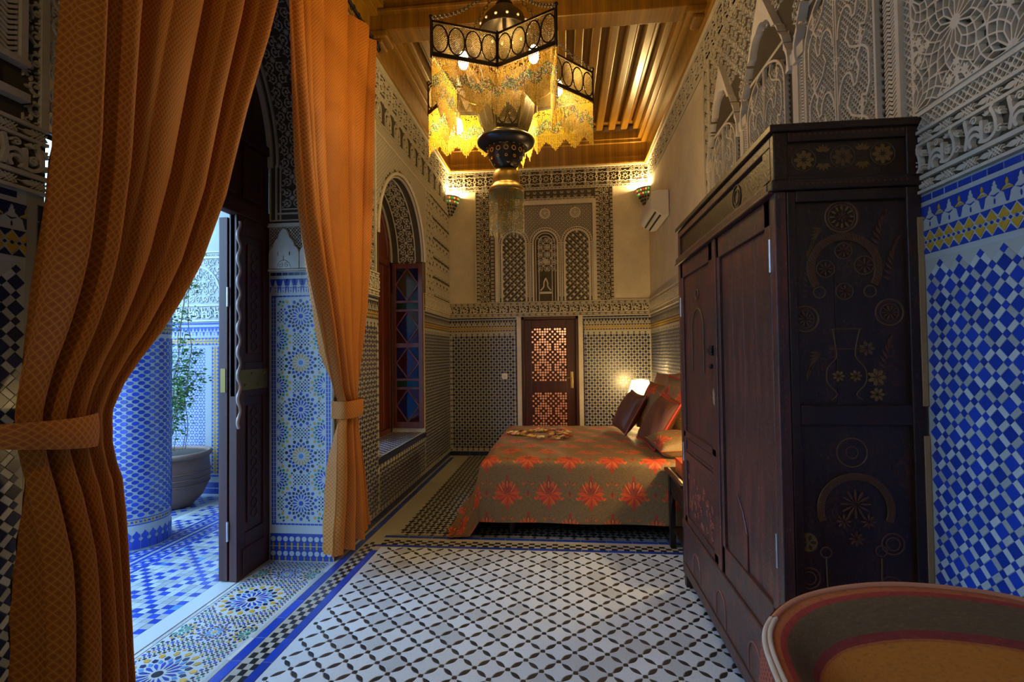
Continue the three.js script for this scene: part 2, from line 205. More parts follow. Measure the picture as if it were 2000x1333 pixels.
CV.herring = carve(0.07, 0.032, (c, w) => { for (let k = -2; k < 4; k++) { const y = k * 0.016; c.lineWidth = 0.0085; c.beginPath(); c.moveTo(0.002, y + 0.006); c.lineTo(0.024, y + 0.018); c.lineTo(0.044, y + 0.005); c.lineTo(0.068, y + 0.019); c.stroke(); } }, { res: 900, depth: 0.009 });
// sixteen-fold star work
CV.stars = carve(0.36, 0.36, (c, w) => {
  const C = [[0, 0], [w, 0], [0, w], [w, w], [w / 2, w / 2]], L = 0.0042;
  c.save(); c.beginPath(); c.rect(0, 0, w, w); c.clip();
  for (const [x, y] of C) { const n = 16, r0 = 0.022, r1 = 0.058, r2 = 0.078, r3 = 0.103, r4 = 0.125, r5 = 0.155; dot(c, x, y, 0.0125);
    for (let k = 0; k < n; k++) { const a = (k * TAU) / n, b = ((k + 0.5) * TAU) / n, d = ((k + 1) * TAU) / n, p = (r, q) => [x + Math.cos(q) * r, y + Math.sin(q) * r]; ln(c, L, ...p(0.012, b), ...p(r0, a), ...p(0.012, (a * 2 - b))); ln(c, L, ...p(r0, a), ...p(r1, a)); ln(c, L, ...p(r1, a), ...p(r2, b), ...p(r1, d)); ln(c, L, ...p(r2, b), ...p(r3, a)); ln(c, L, ...p(r2, b), ...p(r3, d)); ln(c, L, ...p(r3, a), ...p(r4, b), ...p(r3, d)); ln(c, L * 0.8, ...p(r4, b), ...p(r5, a), ...p(r4, (a * 2 - b))); } }
  for (const [x, y] of [[w / 2, 0], [0, w / 2], [w, w / 2], [w / 2, w]]) { for (let k = 0; k < 8; k++) fillp(c, star8(x + Math.cos(k * 0.785) * 0.04, y + Math.sin(k * 0.785) * 0.04, 0.02, 0.55, 8)); fillp(c, star8(x, y, 0.034, 0.6)); for (let k = 0; k < 4; k++) fillp(c, star8(x + Math.cos(k * 1.571) * 0.066, y + Math.sin(k * 1.571) * 0.066, 0.018, 0.5)); black(c, () => { for (let k = 0; k < 4; k++) fillp(c, star8(x + Math.cos(k * 1.571 + 0.785) * 0.021, y + Math.sin(k * 1.571 + 0.785) * 0.021, 0.01, 0.6, 6)); }); }
  c.restore();
}, { res: 700, depth: 0.02 });
// small stars scattered in fine net for the blind arches
CV.diamondNet = carve(0.106, 0.106, (c, w) => { const S = (x, y) => fillp(c, [[x - 0.019, y], [x, y - 0.019], [x + 0.019, y], [x, y + 0.019]]); for (const [x, y] of [[0, 0], [w, 0], [0, w], [w, w], [w / 2, w / 2]]) S(x, y); }, { res: 700, depth: 0.008 });
CV.scales = carve(0.05, 0.04, (c, w, h) => { for (const [x, y] of [[0, 0], [w, 0], [w / 2, h / 2], [w / 2, -h / 2], [0, h], [w, h]]) { arc(c, 0.005, x, y, w / 2 - 0.001, 0, Math.PI); leaf(c, x, y + 0.004, 0.014, 0.004, 1.57); } }, { res: 900, depth: 0.008 });
// lobed niches seen high on the left wall
CV.niches = carve(0.2, 0.26, (c, w, h) => { const X = w / 2; c.lineWidth = 0.007; c.beginPath(); c.moveTo(0.018, 0.02); c.lineTo(0.018, 0.13); c.bezierCurveTo(0.018, 0.17, 0.06, 0.16, 0.062, 0.2); c.quadraticCurveTo(0.09, 0.2, X, 0.236); c.quadraticCurveTo(w - 0.09, 0.2, w - 0.062, 0.2); c.bezierCurveTo(w - 0.06, 0.16, w - 0.018, 0.17, w - 0.018, 0.13); c.lineTo(w - 0.018, 0.02); c.closePath(); c.stroke(); arc(c, 0.006, X, 0.11, 0.034); fillp(c, star8(X, 0.11, 0.026, 0.5)); for (const s of [-1, 1]) { spiral(c, X + s * 0.052, 0.06, 0.02, 1, s, 0.005); spiral(c, X + s * 0.045, 0.16, 0.016, 2, -s, 0.005); leaf(c, X + s * 0.02, 0.035, 0.03, 0.008, s > 0 ? 0.4 : 2.7); spiral(c, X + s * 0.082, 0.225, 0.018, 0, s, 0.005); leaf(c, X + s * 0.07, 0.2, 0.03, 0.007, 1.2); } leaf(c, X, 0.15, 0.05, 0.012, 1.57); leaf(c, X, 0.03, 0.05, 0.012, 1.57); }, { res: 520, depth: 0.011 });
// ================= the room =================
const XL = -1.684, XR = 1.24, ZB = -7.297, ZF = 2.45, TH = 0.49, HC = 4.2075, HT = 4.86;
const DOOR = { c: 2.4875, w: 1.0275, spring: 2.9, rise: 1.1 }, WIN = [{ c: 5.18, w: 0.747, sill: 0.56, spring: 2.62, rise: 0.75 }, { c: -0.205, w: 0.747, sill: 0.56, spring: 2.62, rise: 0.75 }];
const archHole = (o, v0) => { const p = new THREE.Path(); p.moveTo(o.c - o.w, v0); p.lineTo(o.c + o.w, v0); p.lineTo(o.c + o.w, o.spring); p.absellipse(o.c, o.spring, o.w, o.rise, 0, Math.PI, false); p.lineTo(o.c - o.w, v0); return p; };
const wallLeft = struct('wall_left'), wallRight = struct('wall_right'), wallBack = struct('wall_back'), wallFront = struct('wall_front'), floor = struct('floor'), ceiling = struct('ceiling');
{ const s = new THREE.Shape(); s.moveTo(-ZF - 0.3, -0.1); s.lineTo(DOOR.c - DOOR.w, -0.1); s.lineTo(DOOR.c - DOOR.w, DOOR.spring);
  for (let i = 1; i <= 40; i++) { const a = Math.PI * (1 - i / 40); s.lineTo(DOOR.c + Math.cos(a) * DOOR.w, DOOR.spring + Math.sin(a) * DOOR.rise); }
  s.lineTo(DOOR.c + DOOR.w, -0.1); s.lineTo(7.6, -0.1); s.lineTo(7.6, HT); s.lineTo(-ZF - 0.3, HT); s.closePath();
  for (const w of WIN) s.holes.push(archHole(w, w.sill));
  const g = new THREE.ExtrudeGeometry(s, { depth: TH, bevelEnabled: false, curveSegments: 40 }); g.applyMatrix4(at(F.left, 0, 0, -TH));
  part(wallLeft, 'masonry', g, PL.smooth); }
part(wallRight, 'masonry', span(XR, XR + 0.4, -0.1, HT, -7.6, ZF + 0.3), PL.smooth);
{ const D = [-0.617, 0.214, 2.03]; part(wallBack, 'masonry', [span(XL - TH, D[0], -0.1, HT, ZB - 0.3, ZB), span(D[1], XR + 0.4, -0.1, HT, ZB - 0.3, ZB), span(D[0], D[1], D[2], HT, ZB - 0.3, ZB)], PL.smooth); }
part(wallFront, 'masonry', span(XL - TH, XR + 0.4, -0.1, HT, ZF, ZF + 0.3), PL.smooth);
part(floor, 'screed', span(XL - TH, XR + 0.4, -0.3, 0, -7.6, ZF + 0.3), Z.grout);

// ---------- zellij pieces ----------
const tileGeo = (w, h, d = 0.0022, b = 0.0007) => poly([[-w / 2, -h / 2], [w / 2, -h / 2], [w / 2, h / 2], [-w / 2, h / 2]], d - b, b);
const PZ = 0.057, BZ = 0.0355, SZ = 0.0195;
const gBlue = tileGeo(BZ, BZ), gSmall = tileGeo(SZ, SZ), gRect = tileGeo(SZ - 0.001, BZ);
function diamonds(rects, p = PZ, big = 0.026) { const out = { big: [], small: [], rect: [] }, s = Math.SQRT1_2;
  for (const [u0, u1, v0, v1] of rects) { const uc = (u0 + u1) / 2, n = Math.ceil(((u1 - u0) + (v1 - v0)) / p) + 2;
    const ok = (u, v, r) => u > u0 + r && u < u1 - r && v > v0 + r && v < v1 - r;
    for (let i = -n; i <= n; i++) for (let j = -n; j <= n; j++) { const put = (a, b, r, k, q) => { const u = uc + (a - b) * s, v = v0 + (v1 - v0) / 2 + (a + b) * s; if (ok(u, v, r)) out[k].push([u, v, q]); };
      put(i * p, j * p, big, 'big', Math.PI / 4); put((i + 0.5) * p, (j + 0.5) * p, big * 0.55, 'small', Math.PI / 4); put((i + 0.5) * p, j * p, big * 0.9, 'rect', Math.PI / 4); put(i * p, (j + 0.5) * p, big * 0.9, 'rect', -Math.PI / 4); } }
  return out; }
// bands of the dado: crenels, zigzag and bricks
CV.crenelBlue = carve(0.085, 0.083, (c, w, h) => { c.fillRect(0, 0.04, w, h - 0.04); black(c, () => {
    for (const x of [0.0425]) { fillp(c, [[x - 0.02, 0.038], [x - 0.02, 0.044], [x - 0.01, 0.052], [x - 0.01, 0.062], [x - 0.006, 0.064], [x - 0.006, 0.072], [x, 0.079], [x + 0.006, 0.072], [x + 0.006, 0.064], [x + 0.01, 0.062], [x + 0.01, 0.052], [x + 0.02, 0.044], [x + 0.02, 0.038]]); }
    for (const x of [0, w]) { fillp(c, [[x - 0.021, 0.036], [x - 0.019, 0.045], [x - 0.006, 0.054], [x - 0.007, 0.063], [x, 0.077], [x + 0.007, 0.063], [x + 0.006, 0.054], [x + 0.019, 0.045], [x + 0.021, 0.036]]); } });
    fillp(c, [[0.024, 0.04], [0.0425, 0.03], [0.061, 0.04], [0.0425, 0.035]]); leaf(c, 0.0425, 0.008, 0.018, 0.0045, 1.57);
    for (const x of [0, w]) fillp(c, [[x - 0.019, 0.04], [x - 0.01, 0.034], [x - 0.007, 0.02], [x - 0.003, 0.006], [x + 0.003, 0.006], [x + 0.007, 0.02], [x + 0.01, 0.034], [x + 0.019, 0.04]]); }, { res: 900, depth: 0.0022 }); CV.blueCrenelPieces = carve(0.085, 0.083, (c, w, h) => { c.fillRect(0, 0.04, w, h - 0.04); black(c, () => {
    for (const x of [0.0425]) { fillp(c, [[x - 0.02, 0.038], [x - 0.02, 0.044], [x - 0.01, 0.052], [x - 0.01, 0.062], [x - 0.006, 0.064], [x - 0.006, 0.072], [x, 0.079], [x + 0.006, 0.072], [x + 0.006, 0.064], [x + 0.01, 0.062], [x + 0.01, 0.052], [x + 0.02, 0.044], [x + 0.02, 0.038]]); }
    for (const x of [0, w]) { fillp(c, [[x - 0.021, 0.036], [x - 0.019, 0.045], [x - 0.006, 0.054], [x - 0.007, 0.063], [x, 0.077], [x + 0.007, 0.063], [x + 0.006, 0.054], [x + 0.019, 0.045], [x + 0.021, 0.036]]); } });
    fillp(c, [[0.024, 0.04], [0.0425, 0.03], [0.061, 0.04], [0.0425, 0.035]]); leaf(c, 0.0425, 0.008, 0.018, 0.0045, 1.57);
    for (const x of [0, w]) fillp(c, [[x - 0.019, 0.04], [x - 0.01, 0.034], [x - 0.007, 0.02], [x - 0.003, 0.006], [x + 0.003, 0.006], [x + 0.007, 0.02], [x + 0.01, 0.034], [x + 0.019, 0.04]]); }, { res: 900, depth: 0.0022, split: true });
CV.crenelYellow = carve(0.085, 0.083, (c, w) => { for (const x of [0, w]) { fillp(c, [[x - 0.02, 0.039], [x - 0.012, 0.048], [x, 0.05], [x + 0.012, 0.048], [x + 0.02, 0.039], [x, 0.0445]]); fillp(c, [[x - 0.0055, 0.062], [x, 0.075], [x + 0.0055, 0.062], [x, 0.052]]); } }, { res: 900, depth: 0.0022 }); CV.yellowCrenelPieces = carve(0.085, 0.083, (c, w) => { for (const x of [0, w]) { fillp(c, [[x - 0.02, 0.039], [x - 0.012, 0.048], [x, 0.05], [x + 0.012, 0.048], [x + 0.02, 0.039], [x, 0.0445]]); fillp(c, [[x - 0.0055, 0.062], [x, 0.075], [x + 0.0055, 0.062], [x, 0.052]]); } }, { res: 900, depth: 0.0022, split: true });
CV.zigBlue = carve(0.041, 0.08, (c, w, h) => { fillp(c, [[0.001, h], [w - 0.001, h], [w / 2, 0.058]]); fillp(c, [[0.001, 0], [w - 0.001, 0], [w / 2, 0.022]]); for (const x of [0, w / 2, w]) fillp(c, [[x - 0.006, 0.04], [x, 0.034], [x + 0.006, 0.04], [x, 0.046]]); }, { res: 900, depth: 0.0022 }); CV.blueZigPieces = carve(0.041, 0.08, (c, w, h) => { fillp(c, [[0.001, h], [w - 0.001, h], [w / 2, 0.058]]); fillp(c, [[0.001, 0], [w - 0.001, 0], [w / 2, 0.022]]); for (const x of [0, w / 2, w]) fillp(c, [[x - 0.006, 0.04], [x, 0.034], [x + 0.006, 0.04], [x, 0.046]]); }, { res: 900, depth: 0.0022, split: true });
CV.zigYellow = carve(0.041, 0.08, (c, w, h) => { for (const x of [0, w]) { fillp(c, [[x - 0.018, 0.05], [x, 0.074], [x + 0.018, 0.05], [x + 0.008, 0.043], [x, 0.05], [x - 0.008, 0.043]]); fillp(c, [[x - 0.018, 0.03], [x, 0.006], [x + 0.018, 0.03], [x + 0.008, 0.037], [x, 0.03], [x - 0.008, 0.037]]); } }, { res: 900, depth: 0.0022 }); CV.yellowZigPieces = carve(0.041, 0.08, (c, w, h) => { for (const x of [0, w]) { fillp(c, [[x - 0.018, 0.05], [x, 0.074], [x + 0.018, 0.05], [x + 0.008, 0.043], [x, 0.05], [x - 0.008, 0.043]]); fillp(c, [[x - 0.018, 0.03], [x, 0.006], [x + 0.018, 0.03], [x + 0.008, 0.037], [x, 0.03], [x - 0.008, 0.037]]); } }, { res: 900, depth: 0.0022, split: true });
const gBrick = tileGeo(0.052, 0.02), gBrickTall = tileGeo(0.02, 0.052), gSkirt = tileGeo(0.148, 0.062, 0.006, 0.001);
const W0 = 0.004;   // thickness of the white bed under the tiles
function dado(wall, f, rects, bands, { blue = Z.navy, own = false, skirts = [] } = {}) {
  for (const r of rects) part(wall, 'tile_bed', slab(f, r[0], r[1], r[2], r[3], 0, W0 - (own ? 0.0012 : 0)), own ? Z.grout : Z.cream);
  for (const b of bands) part(wall, 'tile_bed', slab(f, b[0], b[1], 1.8, 2.028, 0, W0), own ? Z.white[1] : Z.cream);
  const d = diamonds(rects), M = (l, n = 0) => l.map(([u, v, q]) => at(f, u, v, W0 + n - (own ? 0.0012 : 0), 1, 1, q));
  field(wall, 'diamond_tile', gBlue, blue, M(d.big), { size: 0.05, N: f.N }); field(wall, 'small_diamond_tile', gSmall, blue, M(d.small), { size: 0.03, N: f.N });
  if (own) field(wall, 'white_tile', gRect, Z.white, M(d.rect), { size: 0.045, N: f.N });
  for (const [u0, u1] of bands) {
    const LT = own ? layTiles : lay; LT(wall, 'zigzag_tile', own ? CV.blueZigPieces : CV.zigBlue, 0.041, 0.08, blue[1], f, u0, u1, 1.82, 1.9, W0); LT(wall, 'yellow_zigzag_tile', own ? CV.yellowZigPieces : CV.zigYellow, 0.041, 0.08, Z.yellow[1], f, u0, u1, 1.82, 1.9, W0);
    LT(wall, 'crenel_tile', own ? CV.blueCrenelPieces : CV.crenelBlue, 0.085, 0.083, blue[1], f, u0, u1, 1.901, 1.984, W0); LT(wall, 'yellow_flame_tile', own ? CV.yellowCrenelPieces : CV.crenelYellow, 0.085, 0.083, Z.yellow[1], f, u0, u1, 1.901, 1.984, W0);
    const l = []; for (let u = u0 + 0.03; u < u1 - 0.026; u += 0.055) l.push(at(f, u, 2.01, W0)); field(wall, 'brick_tile', gBrick, blue, l, { size: 0.052, N: f.N });
  }
  const sk = []; for (const [u0, u1] of skirts) { const n = Math.round((u1 - u0) / 0.15); for (let i = 0; i < n; i++) sk.push(at(f, u0 + ((i + 0.5) * (u1 - u0)) / n, 0.033, 0, (u1 - u0) / n / 0.15)); }
  field(wall, 'skirting_tile', gSkirt, Z.navy, sk, { size: 0.1, N: f.N });
}
// carved frieze above the dado
function frieze(wall, f, u0, u1) {
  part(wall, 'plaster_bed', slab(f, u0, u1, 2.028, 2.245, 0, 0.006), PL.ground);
  for (const [a, b] of [[2.028, 2.038], [2.074, 2.088], [2.19, 2.2], [2.234, 2.245]]) part(wall, 'plaster_fillet', slab(f, u0, u1, a, b, 0, 0.02), PL.carved);
  lay(wall, 'carved_chain', CV.chain, 0.09, 0.034, PL.carved, f, u0, u1, 2.039, 2.073, 0.006); lay(wall, 'carved_script', CV.script, 0.3, 0.105, PL.carved, f, u0, u1, 2.087, 2.19, 0.006); lay(wall, 'carved_chain', CV.chain, 0.09, 0.034, PL.carved, f, u0, u1, 2.2, 2.234, 0.006);
}
const fillet = (wall, f, u0, u1, v0, v1, n = 0.02) => part(wall, 'plaster_fillet', slab(f, u0, u1, v0, v1, 0, n), PL.carved);
const ground = (wall, f, u0, u1, v0, v1, m = PL.ground, n = 0.006) => part(wall, 'plaster_bed', slab(f, u0, u1, v0, v1, 0, n), m);

// ---------- right wall ----------
dado(wallRight, F.right, [[-1.86, 1.2, 0.065, 1.8]], [[-1.86, 1.2]], { blue: Z.blue, own: true, skirts: [[-1.86, 1.2]] });  // same tile as the navy dado; cool daylight put into its bluer glaze
dado(wallRight, F.right, [[-7.29, -3.2, 0.065, 1.8]], [[-7.29, -3.2]], {});
frieze(wallRight, F.right, -7.297, ZF);
{ const f = F.right, w = wallRight;
  // strap lattice and star work near the camera
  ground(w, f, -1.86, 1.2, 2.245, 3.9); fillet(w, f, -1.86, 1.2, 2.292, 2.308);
  lay(w, 'carved_lattice', CV.lattice, 0.05, 0.046, PL.carved, f, -1.86, 1.2, 2.245, 2.292, 0.006);
  fillet(w, f, -1.86, -1.845, 2.308, 3.9); lay(w, 'carved_starwork', CV.stars, 0.36, 0.36, PL.carved, f, -1.845, 1.2, 2.308, 3.9, 0.006);
  lay(w, 'carved_chain', CV.lattice, 0.045, 0.05, PL.carved, f, -1.905, -1.86, 2.25, 3.9, 0.006); ground(w, f, -1.905, -1.86, 2.245, 3.9); fillet(w, f, -1.925, -1.905, 2.245, 3.9, 0.03);
  // three blind arches with plant-like straps over a honeycomb, under lobed arches
  const bays = [[-2.0, 0.35], [-2.78, 0.35], [-3.56, 0.35]];
  ground(w, f, -4.42, -1.925, 2.245, HC);
  const strapTree = carve(0.56, 1.15, (c, W, H) => {
    const X = W / 2; c.save(); c.beginPath(); c.moveTo(0, 0); c.lineTo(0, H - 0.28); c.ellipse(X, H - 0.28, X, 0.28, 0, Math.PI, 0, true); c.lineTo(W, 0); c.clip();
    const L = 0.0105; for (const dx of [-0.009, 0.009]) ln(c, L * 0.7, X + dx, 0, X + dx, H);
    for (const s of [-1, 1]) for (const y of [0, 0.36, 0.72]) {
      c.lineWidth = L; c.beginPath(); c.moveTo(X + s * 0.02, y + 0.02); c.bezierCurveTo(X + s * 0.02, y + 0.16, X + s * 0.12, y + 0.2, X + s * 0.13, y + 0.05); c.lineTo(X + s * 0.15, y + 0.05); c.lineTo(X + s * 0.17, y + 0.12); c.lineTo(X + s * 0.155, y + 0.17); c.lineTo(X + s * 0.185, y + 0.22); c.lineTo(X + s * 0.185, y + 0.33); c.lineTo(X + s * 0.215, y + 0.31); c.lineTo(X + s * 0.235, y + 0.36); c.stroke();
      c.beginPath(); c.moveTo(X + s * 0.235, y); c.lineTo(X + s * 0.235, y + 0.13); c.bezierCurveTo(X + s * 0.235, y + 0.24, X + s * 0.1, y + 0.23, X + s * 0.1, y + 0.3); c.lineTo(X + s * 0.08, y + 0.33); c.lineTo(X + s * 0.1, y + 0.38); c.stroke();
      for (const [dx, dy] of [[0, 0.26], [0.12, 0.18], [0.185, 0.27]]) { for (const [a, b] of [[-1, 0], [1, 0], [0, 1], [0, -1]]) { c.lineWidth = 0.006; c.beginPath(); c.ellipse(X + s * dx + a * 0.017, y + dy + b * 0.02, 0.012, 0.015, 0, 0, TAU); c.stroke(); } dot(c, X + s * dx, y + dy, 0.008); }
    }
    c.restore(); arc(c, 0.001, -9, -9, 0.1); c.lineWidth = 0.014; c.beginPath(); c.moveTo(0.006, 0); c.lineTo(0.006, H - 0.28); c.ellipse(X, H - 0.28, X - 0.007, 0.272, 0, Math.PI, 0, true); c.lineTo(W - 0.006, 0); c.stroke(); }, { res: 520, depth: 0.018 });
  const lobes = carve(0.74, 1.55, (c, W, H) => { // scalloped arch that frames each bay, with solid spandrels
    const X = W / 2, y0 = 1.02; c.beginPath(); c.moveTo(0, 0.86); c.lineTo(0.02, 0.98); c.lineTo(X, H); c.lineTo(W - 0.02, 0.98); c.lineTo(W, 0.86);
    const pts = []; for (let i = 0; i <= 9; i++) { const a = Math.PI * (i / 9), x = X - Math.cos(a) * -0.33, y = 0.86 + Math.sin(a) * 0.42 + (i > 3 && i < 6 ? 0.05 : 0); pts.push([x, y]); }
    for (let i = 0; i < pts.length - 1; i++) { const [ax, ay] = pts[i], [bx, by] = pts[i + 1]; if (!i) c.lineTo(ax, ay); const mx = (ax + bx) / 2, my = (ay + by) / 2, nx = mx - X, ny = my - 0.86, n = Math.hypot(nx, ny); c.quadraticCurveTo(mx + (nx / n) * 0.05, my + (ny / n) * 0.05, bx, by); }
    c.closePath(); c.fill(); }, { res: 360, depth: 0.045 });
  for (const [c0] of bays) {
    const a = c0 - 0.62, b = c0;   // bay from u=a to b
    part(w, 'shade_panel', slab(f, a + 0.03, b - 0.03, 2.25, 3.2, 0.0061, 0.0066), PL.recessShade);  // thin dark sheet stands for the shade behind the honeycomb
    lay(w, 'carved_honeycomb', CV.honeycomb, 0.052, 0.09, PL.carved, f, a + 0.03, b - 0.03, 2.26, 3.1, 0.006, (u, v) => { const x = (u - (a + b) / 2) / 0.28; return v < 2.92 || (Math.abs(x) < 1 && v < 2.9 + 0.27 * Math.sqrt(1 - x * x)); });
    many(w, 'carved_straps', strapTree, PL.carved, [at(f, a + 0.03, 2.26, 0.016, 1, 0.8)]);
    many(w, 'carved_lobed_arch', lobes, PL.white, [at(f, a - 0.06, 2.1, 0.006)]);
    ground(w, f, a - 0.04, a + 0.03, 2.25, 3.02, PL.ground, 0.02); lay(w, 'carved_herringbone', CV.herring, 0.07, 0.032, PL.carved, f, a - 0.04, a + 0.03, 2.26, 2.98, 0.02); fillet(w, f, a - 0.1, a - 0.04, 2.25, 3.06, 0.034); fillet(w, f, a - 0.11, a + 0.035, 2.98, 3.04, 0.04); ground(w, f, a + 0.02, b - 0.02, 3.2, 3.22, PL.carved, 0.01);
  }
  ground(w, f, -1.99, -1.925, 2.25, 3.9, PL.ground, 0.02); lay(w, 'carved_herringbone', CV.herring, 0.07, 0.032, PL.carved, f, -1.99, -1.925, 2.26, 3.9, 0.02);
  lay(w, 'carved_leafwork', CV.leafwork, 0.16, 0.16, PL.carved, f, -4.2, -1.94, 3.1, 3.9, 0.006, (u, v) => bays.every(([c0]) => Math.abs(u - (c0 - 0.31)) > 0.3 || v > 3.42));
  lay(w, 'carved_leafwork', CV.leafwork, 0.12, 0.12, PL.carved, f, -4.38, -4.26, 2.25, 3.9, 0.006); for (const u of [-4.42, -4.26]) fillet(w, f, u, u + 0.015, 2.245, 3.9);
  // high frieze and its beads, along the whole wall
  for (const [u0, u1] of [[-7.297, ZF]]) { ground(w, f, u0, u1, 3.9, HC); lay(w, 'carved_beads', CV.beads, 0.055, 0.032, PL.carved, f, u0, u1, 3.9, 3.94, 0.006); lay(w, 'carved_beads', CV.beads, 0.055, 0.032, PL.carved, f, u0, u1, 4.15, 4.19, 0.006); lay(w, 'carved_frieze', CV.cartouche, 0.34, 0.2, PL.carved, f, u0, u1, 3.945, 4.145, 0.006); fillet(w, f, u0, u1, 4.19, HC + 0.02, 0.03); }
}

// ---------- back wall ----------
{ const f = F.back, w = wallBack, u0 = XL, u1 = XR, dl = -0.68, dr = 0.275;
  dado(w, f, [[u0, dl, 0.065, 1.8], [dr, u1, 0.065, 1.8]], [[u0, dl], [dr, u1]], { skirts: [[u0, dl], [dr, u1]] });
  { const l = []; for (const u of [dl - 0.012, dr + 0.012]) for (let v = 0.03; v < 1.99; v += 0.055) l.push(at(f, u, v, W0)); field(w, 'brick_tile', gBrickTall, Z.navy, l, { size: 0.03, N: f.N }); }
  part(w, 'plaster_fillet', [slab(f, dl, -0.617, 0, 2.03, 0, 0.012), slab(f, 0.214, dr, 0, 2.03, 0, 0.012)], PL.smooth);
  frieze(w, f, u0, u1);
  // high frieze
  ground(w, f, u0, u1, 3.9, HC); lay(w, 'carved_beads', CV.beads, 0.055, 0.032, PL.carved, f, u0, u1, 3.885, 3.925, 0.006); lay(w, 'carved_beads', CV.beads, 0.055, 0.032, PL.carved, f, u0, u1, 4.155, 4.19, 0.006); lay(w, 'carved_frieze', CV.cartouche, 0.34, 0.2, PL.carved, f, u0, u1, 3.93, 4.15, 0.006); fillet(w, f, u0, u1, 4.19, HC + 0.02, 0.03);
  // the great carved panel
  const a = -1.278, b = 0.741, t = 3.885; ground(w, f, a, b, 2.245, t, PL.ground, 0.008);
  for (const [p, q] of [[a, a + 0.012], [b - 0.012, b]]) fillet(w, f, p, q, 2.245, t, 0.024);
  lay(w, 'carved_leafwork', CV.leafwork, 0.16, 0.16, PL.carved, f, a + 0.055, a + 0.215, 2.25, t, 0.008); lay(w, 'carved_leafwork', CV.leafwork, 0.16, 0.16, PL.carved, f, b - 0.215, b - 0.055, 2.25, t, 0.008);
  for (const u of [a + 0.014, a + 0.225, b - 0.05, b - 0.26]) lay(w, 'carved_beads', CV.beads, 0.036, 0.055, PL.carved, f, u, u + 0.036, 2.25, t, 0.008);
  lay(w, 'carved_scales', CV.scales, 0.1, 0.08, PL.carved, f, a + 0.27, b - 0.27, 3.76, 3.88, 0.008); lay(w, 'carved_beads', CV.beads, 0.055, 0.032, PL.carved, f, a + 0.27, b - 0.27, 3.725, 3.757, 0.008);
  const pa = -0.985, pb = 0.49; // inner frame with three arches
  for (const [p, q, r, s] of [[pa, pb, 3.66, 3.72], [pa, pa + 0.05, 2.25, 3.66], [pb - 0.05, pb, 2.25, 3.66]]) fillet(w, f, p, q, r, s, 0.034);
  lay(w, 'carved_crosses', CV.crosses, 0.055, 0.055, PL.carved, f, pa + 0.055, pb - 0.055, 3.0, 3.65, 0.008);
  const cw = (pb - pa - 0.1) / 3;
  for (let k = 0; k < 3; k++) { const c = pa + 0.05 + cw * (k + 0.5), rO = cw / 2 - 0.004, rI = 0.165, sp = 3.1;
    const ring = (r1, r0, d, n) => { const s = new THREE.Shape(); s.moveTo(-r1, -(sp - 2.25)); s.lineTo(-r1, 0); s.absarc(0, 0, r1, Math.PI, 0, true); s.lineTo(r1, -(sp - 2.25)); s.lineTo(r0, -(sp - 2.25)); s.lineTo(r0, 0); s.absarc(0, 0, r0, 0, Math.PI, false); s.lineTo(-r0, -(sp - 2.25)); s.closePath(); return new THREE.ExtrudeGeometry(s, { depth: d, bevelEnabled: false, curveSegments: 28 }).applyMatrix4(at(f, c, sp, n)); };
    const disc = (r, d, n) => { const s = new THREE.Shape(); s.moveTo(-r, -(sp - 2.25)); s.lineTo(-r, 0); s.absarc(0, 0, r, Math.PI, 0, true); s.lineTo(r, -(sp - 2.25)); s.closePath(); return new THREE.ExtrudeGeometry(s, { depth: d, bevelEnabled: false, curveSegments: 28 }).applyMatrix4(at(f, c, sp, n)); };
    part(w, 'arch_ground', disc(rO, 0.006, 0.012), PL.ground); part(w, 'arch_moulding', [ring(rO, rO - 0.014, 0.014, 0.018), ring(rI + 0.026, rI, 0.024, 0.018)], PL.carved);
    { const l = []; const g = box(0.012, 0.034, 0.008, 0, 0, 0.004); for (let i = 0; i <= 20; i++) { const q = (i / 20) * Math.PI, r = (rO - 0.014 + rI + 0.026) / 2; l.push(at(f, c + Math.cos(q) * r, sp + Math.sin(q) * r, 0.018, 1, 1, q - Math.PI / 2)); } for (let v = 2.32; v < sp; v += 0.022) for (const s of [-1, 1]) l.push(at(f, c + s * ((rO - 0.014 + rI + 0.026) / 2), v, 0.018, 1, 1, Math.PI / 2)); many(w, 'arch_dentil', g, PL.carved, l); }
    const keep = (u, v) => Math.abs(u - c) < rI - 0.03 && (v < sp || Math.hypot(u - c, v - sp) < rI - 0.03);
    part(w, 'arch_ground', disc(rI, 0.004, 0.0185), k === 1 ? PL.ground : PL.recessShade);
    if (k !== 1) { const fill = carve(0.33, 1.0, (q, W, H) => { q.save(); q.beginPath(); q.moveTo(0, 0); q.lineTo(0, H - W / 2); q.arc(W / 2, H - W / 2, W / 2, Math.PI, 0, true); q.lineTo(W, 0); q.clip(); for (let i = -12; i < 16; i++) { ln(q, 0.0022, i * 0.0265 * 2, 0, i * 0.0265 * 2 + H, H); ln(q, 0.0022, i * 0.0265 * 2 + H, 0, i * 0.0265 * 2, H); } for (let j = 0; j < 19; j++) for (let i = -1; i < 4; i++) { const x = W / 2 + (i - 1 + (j % 2 ? 0.5 : 0)) * 0.106, y = 0.03 + j * 0.053; fillp(q, [[x - 0.021, y], [x, y - 0.021], [x + 0.021, y], [x, y + 0.021]]); } q.restore(); }, { res: 600, depth: 0.008 }); many(w, 'carved_star_net', fill, PL.carved, [at(f, c - 0.165, 2.255, 0.0225, 1, (sp + 0.165 - 2.255) / 1.0)]); }
    else { lay(w, 'carved_leafwork', CV.leafwork, 0.11, 0.11, PL.carved, f, c - 0.11, c + 0.11, 2.68, 3.12, 0.0225); part(w, 'arch_moulding', [ring(rI - 0.02, rI - 0.03, 0.012, 0.02), ring(0.1, 0.09, 0.014, 0.02)], PL.carved);
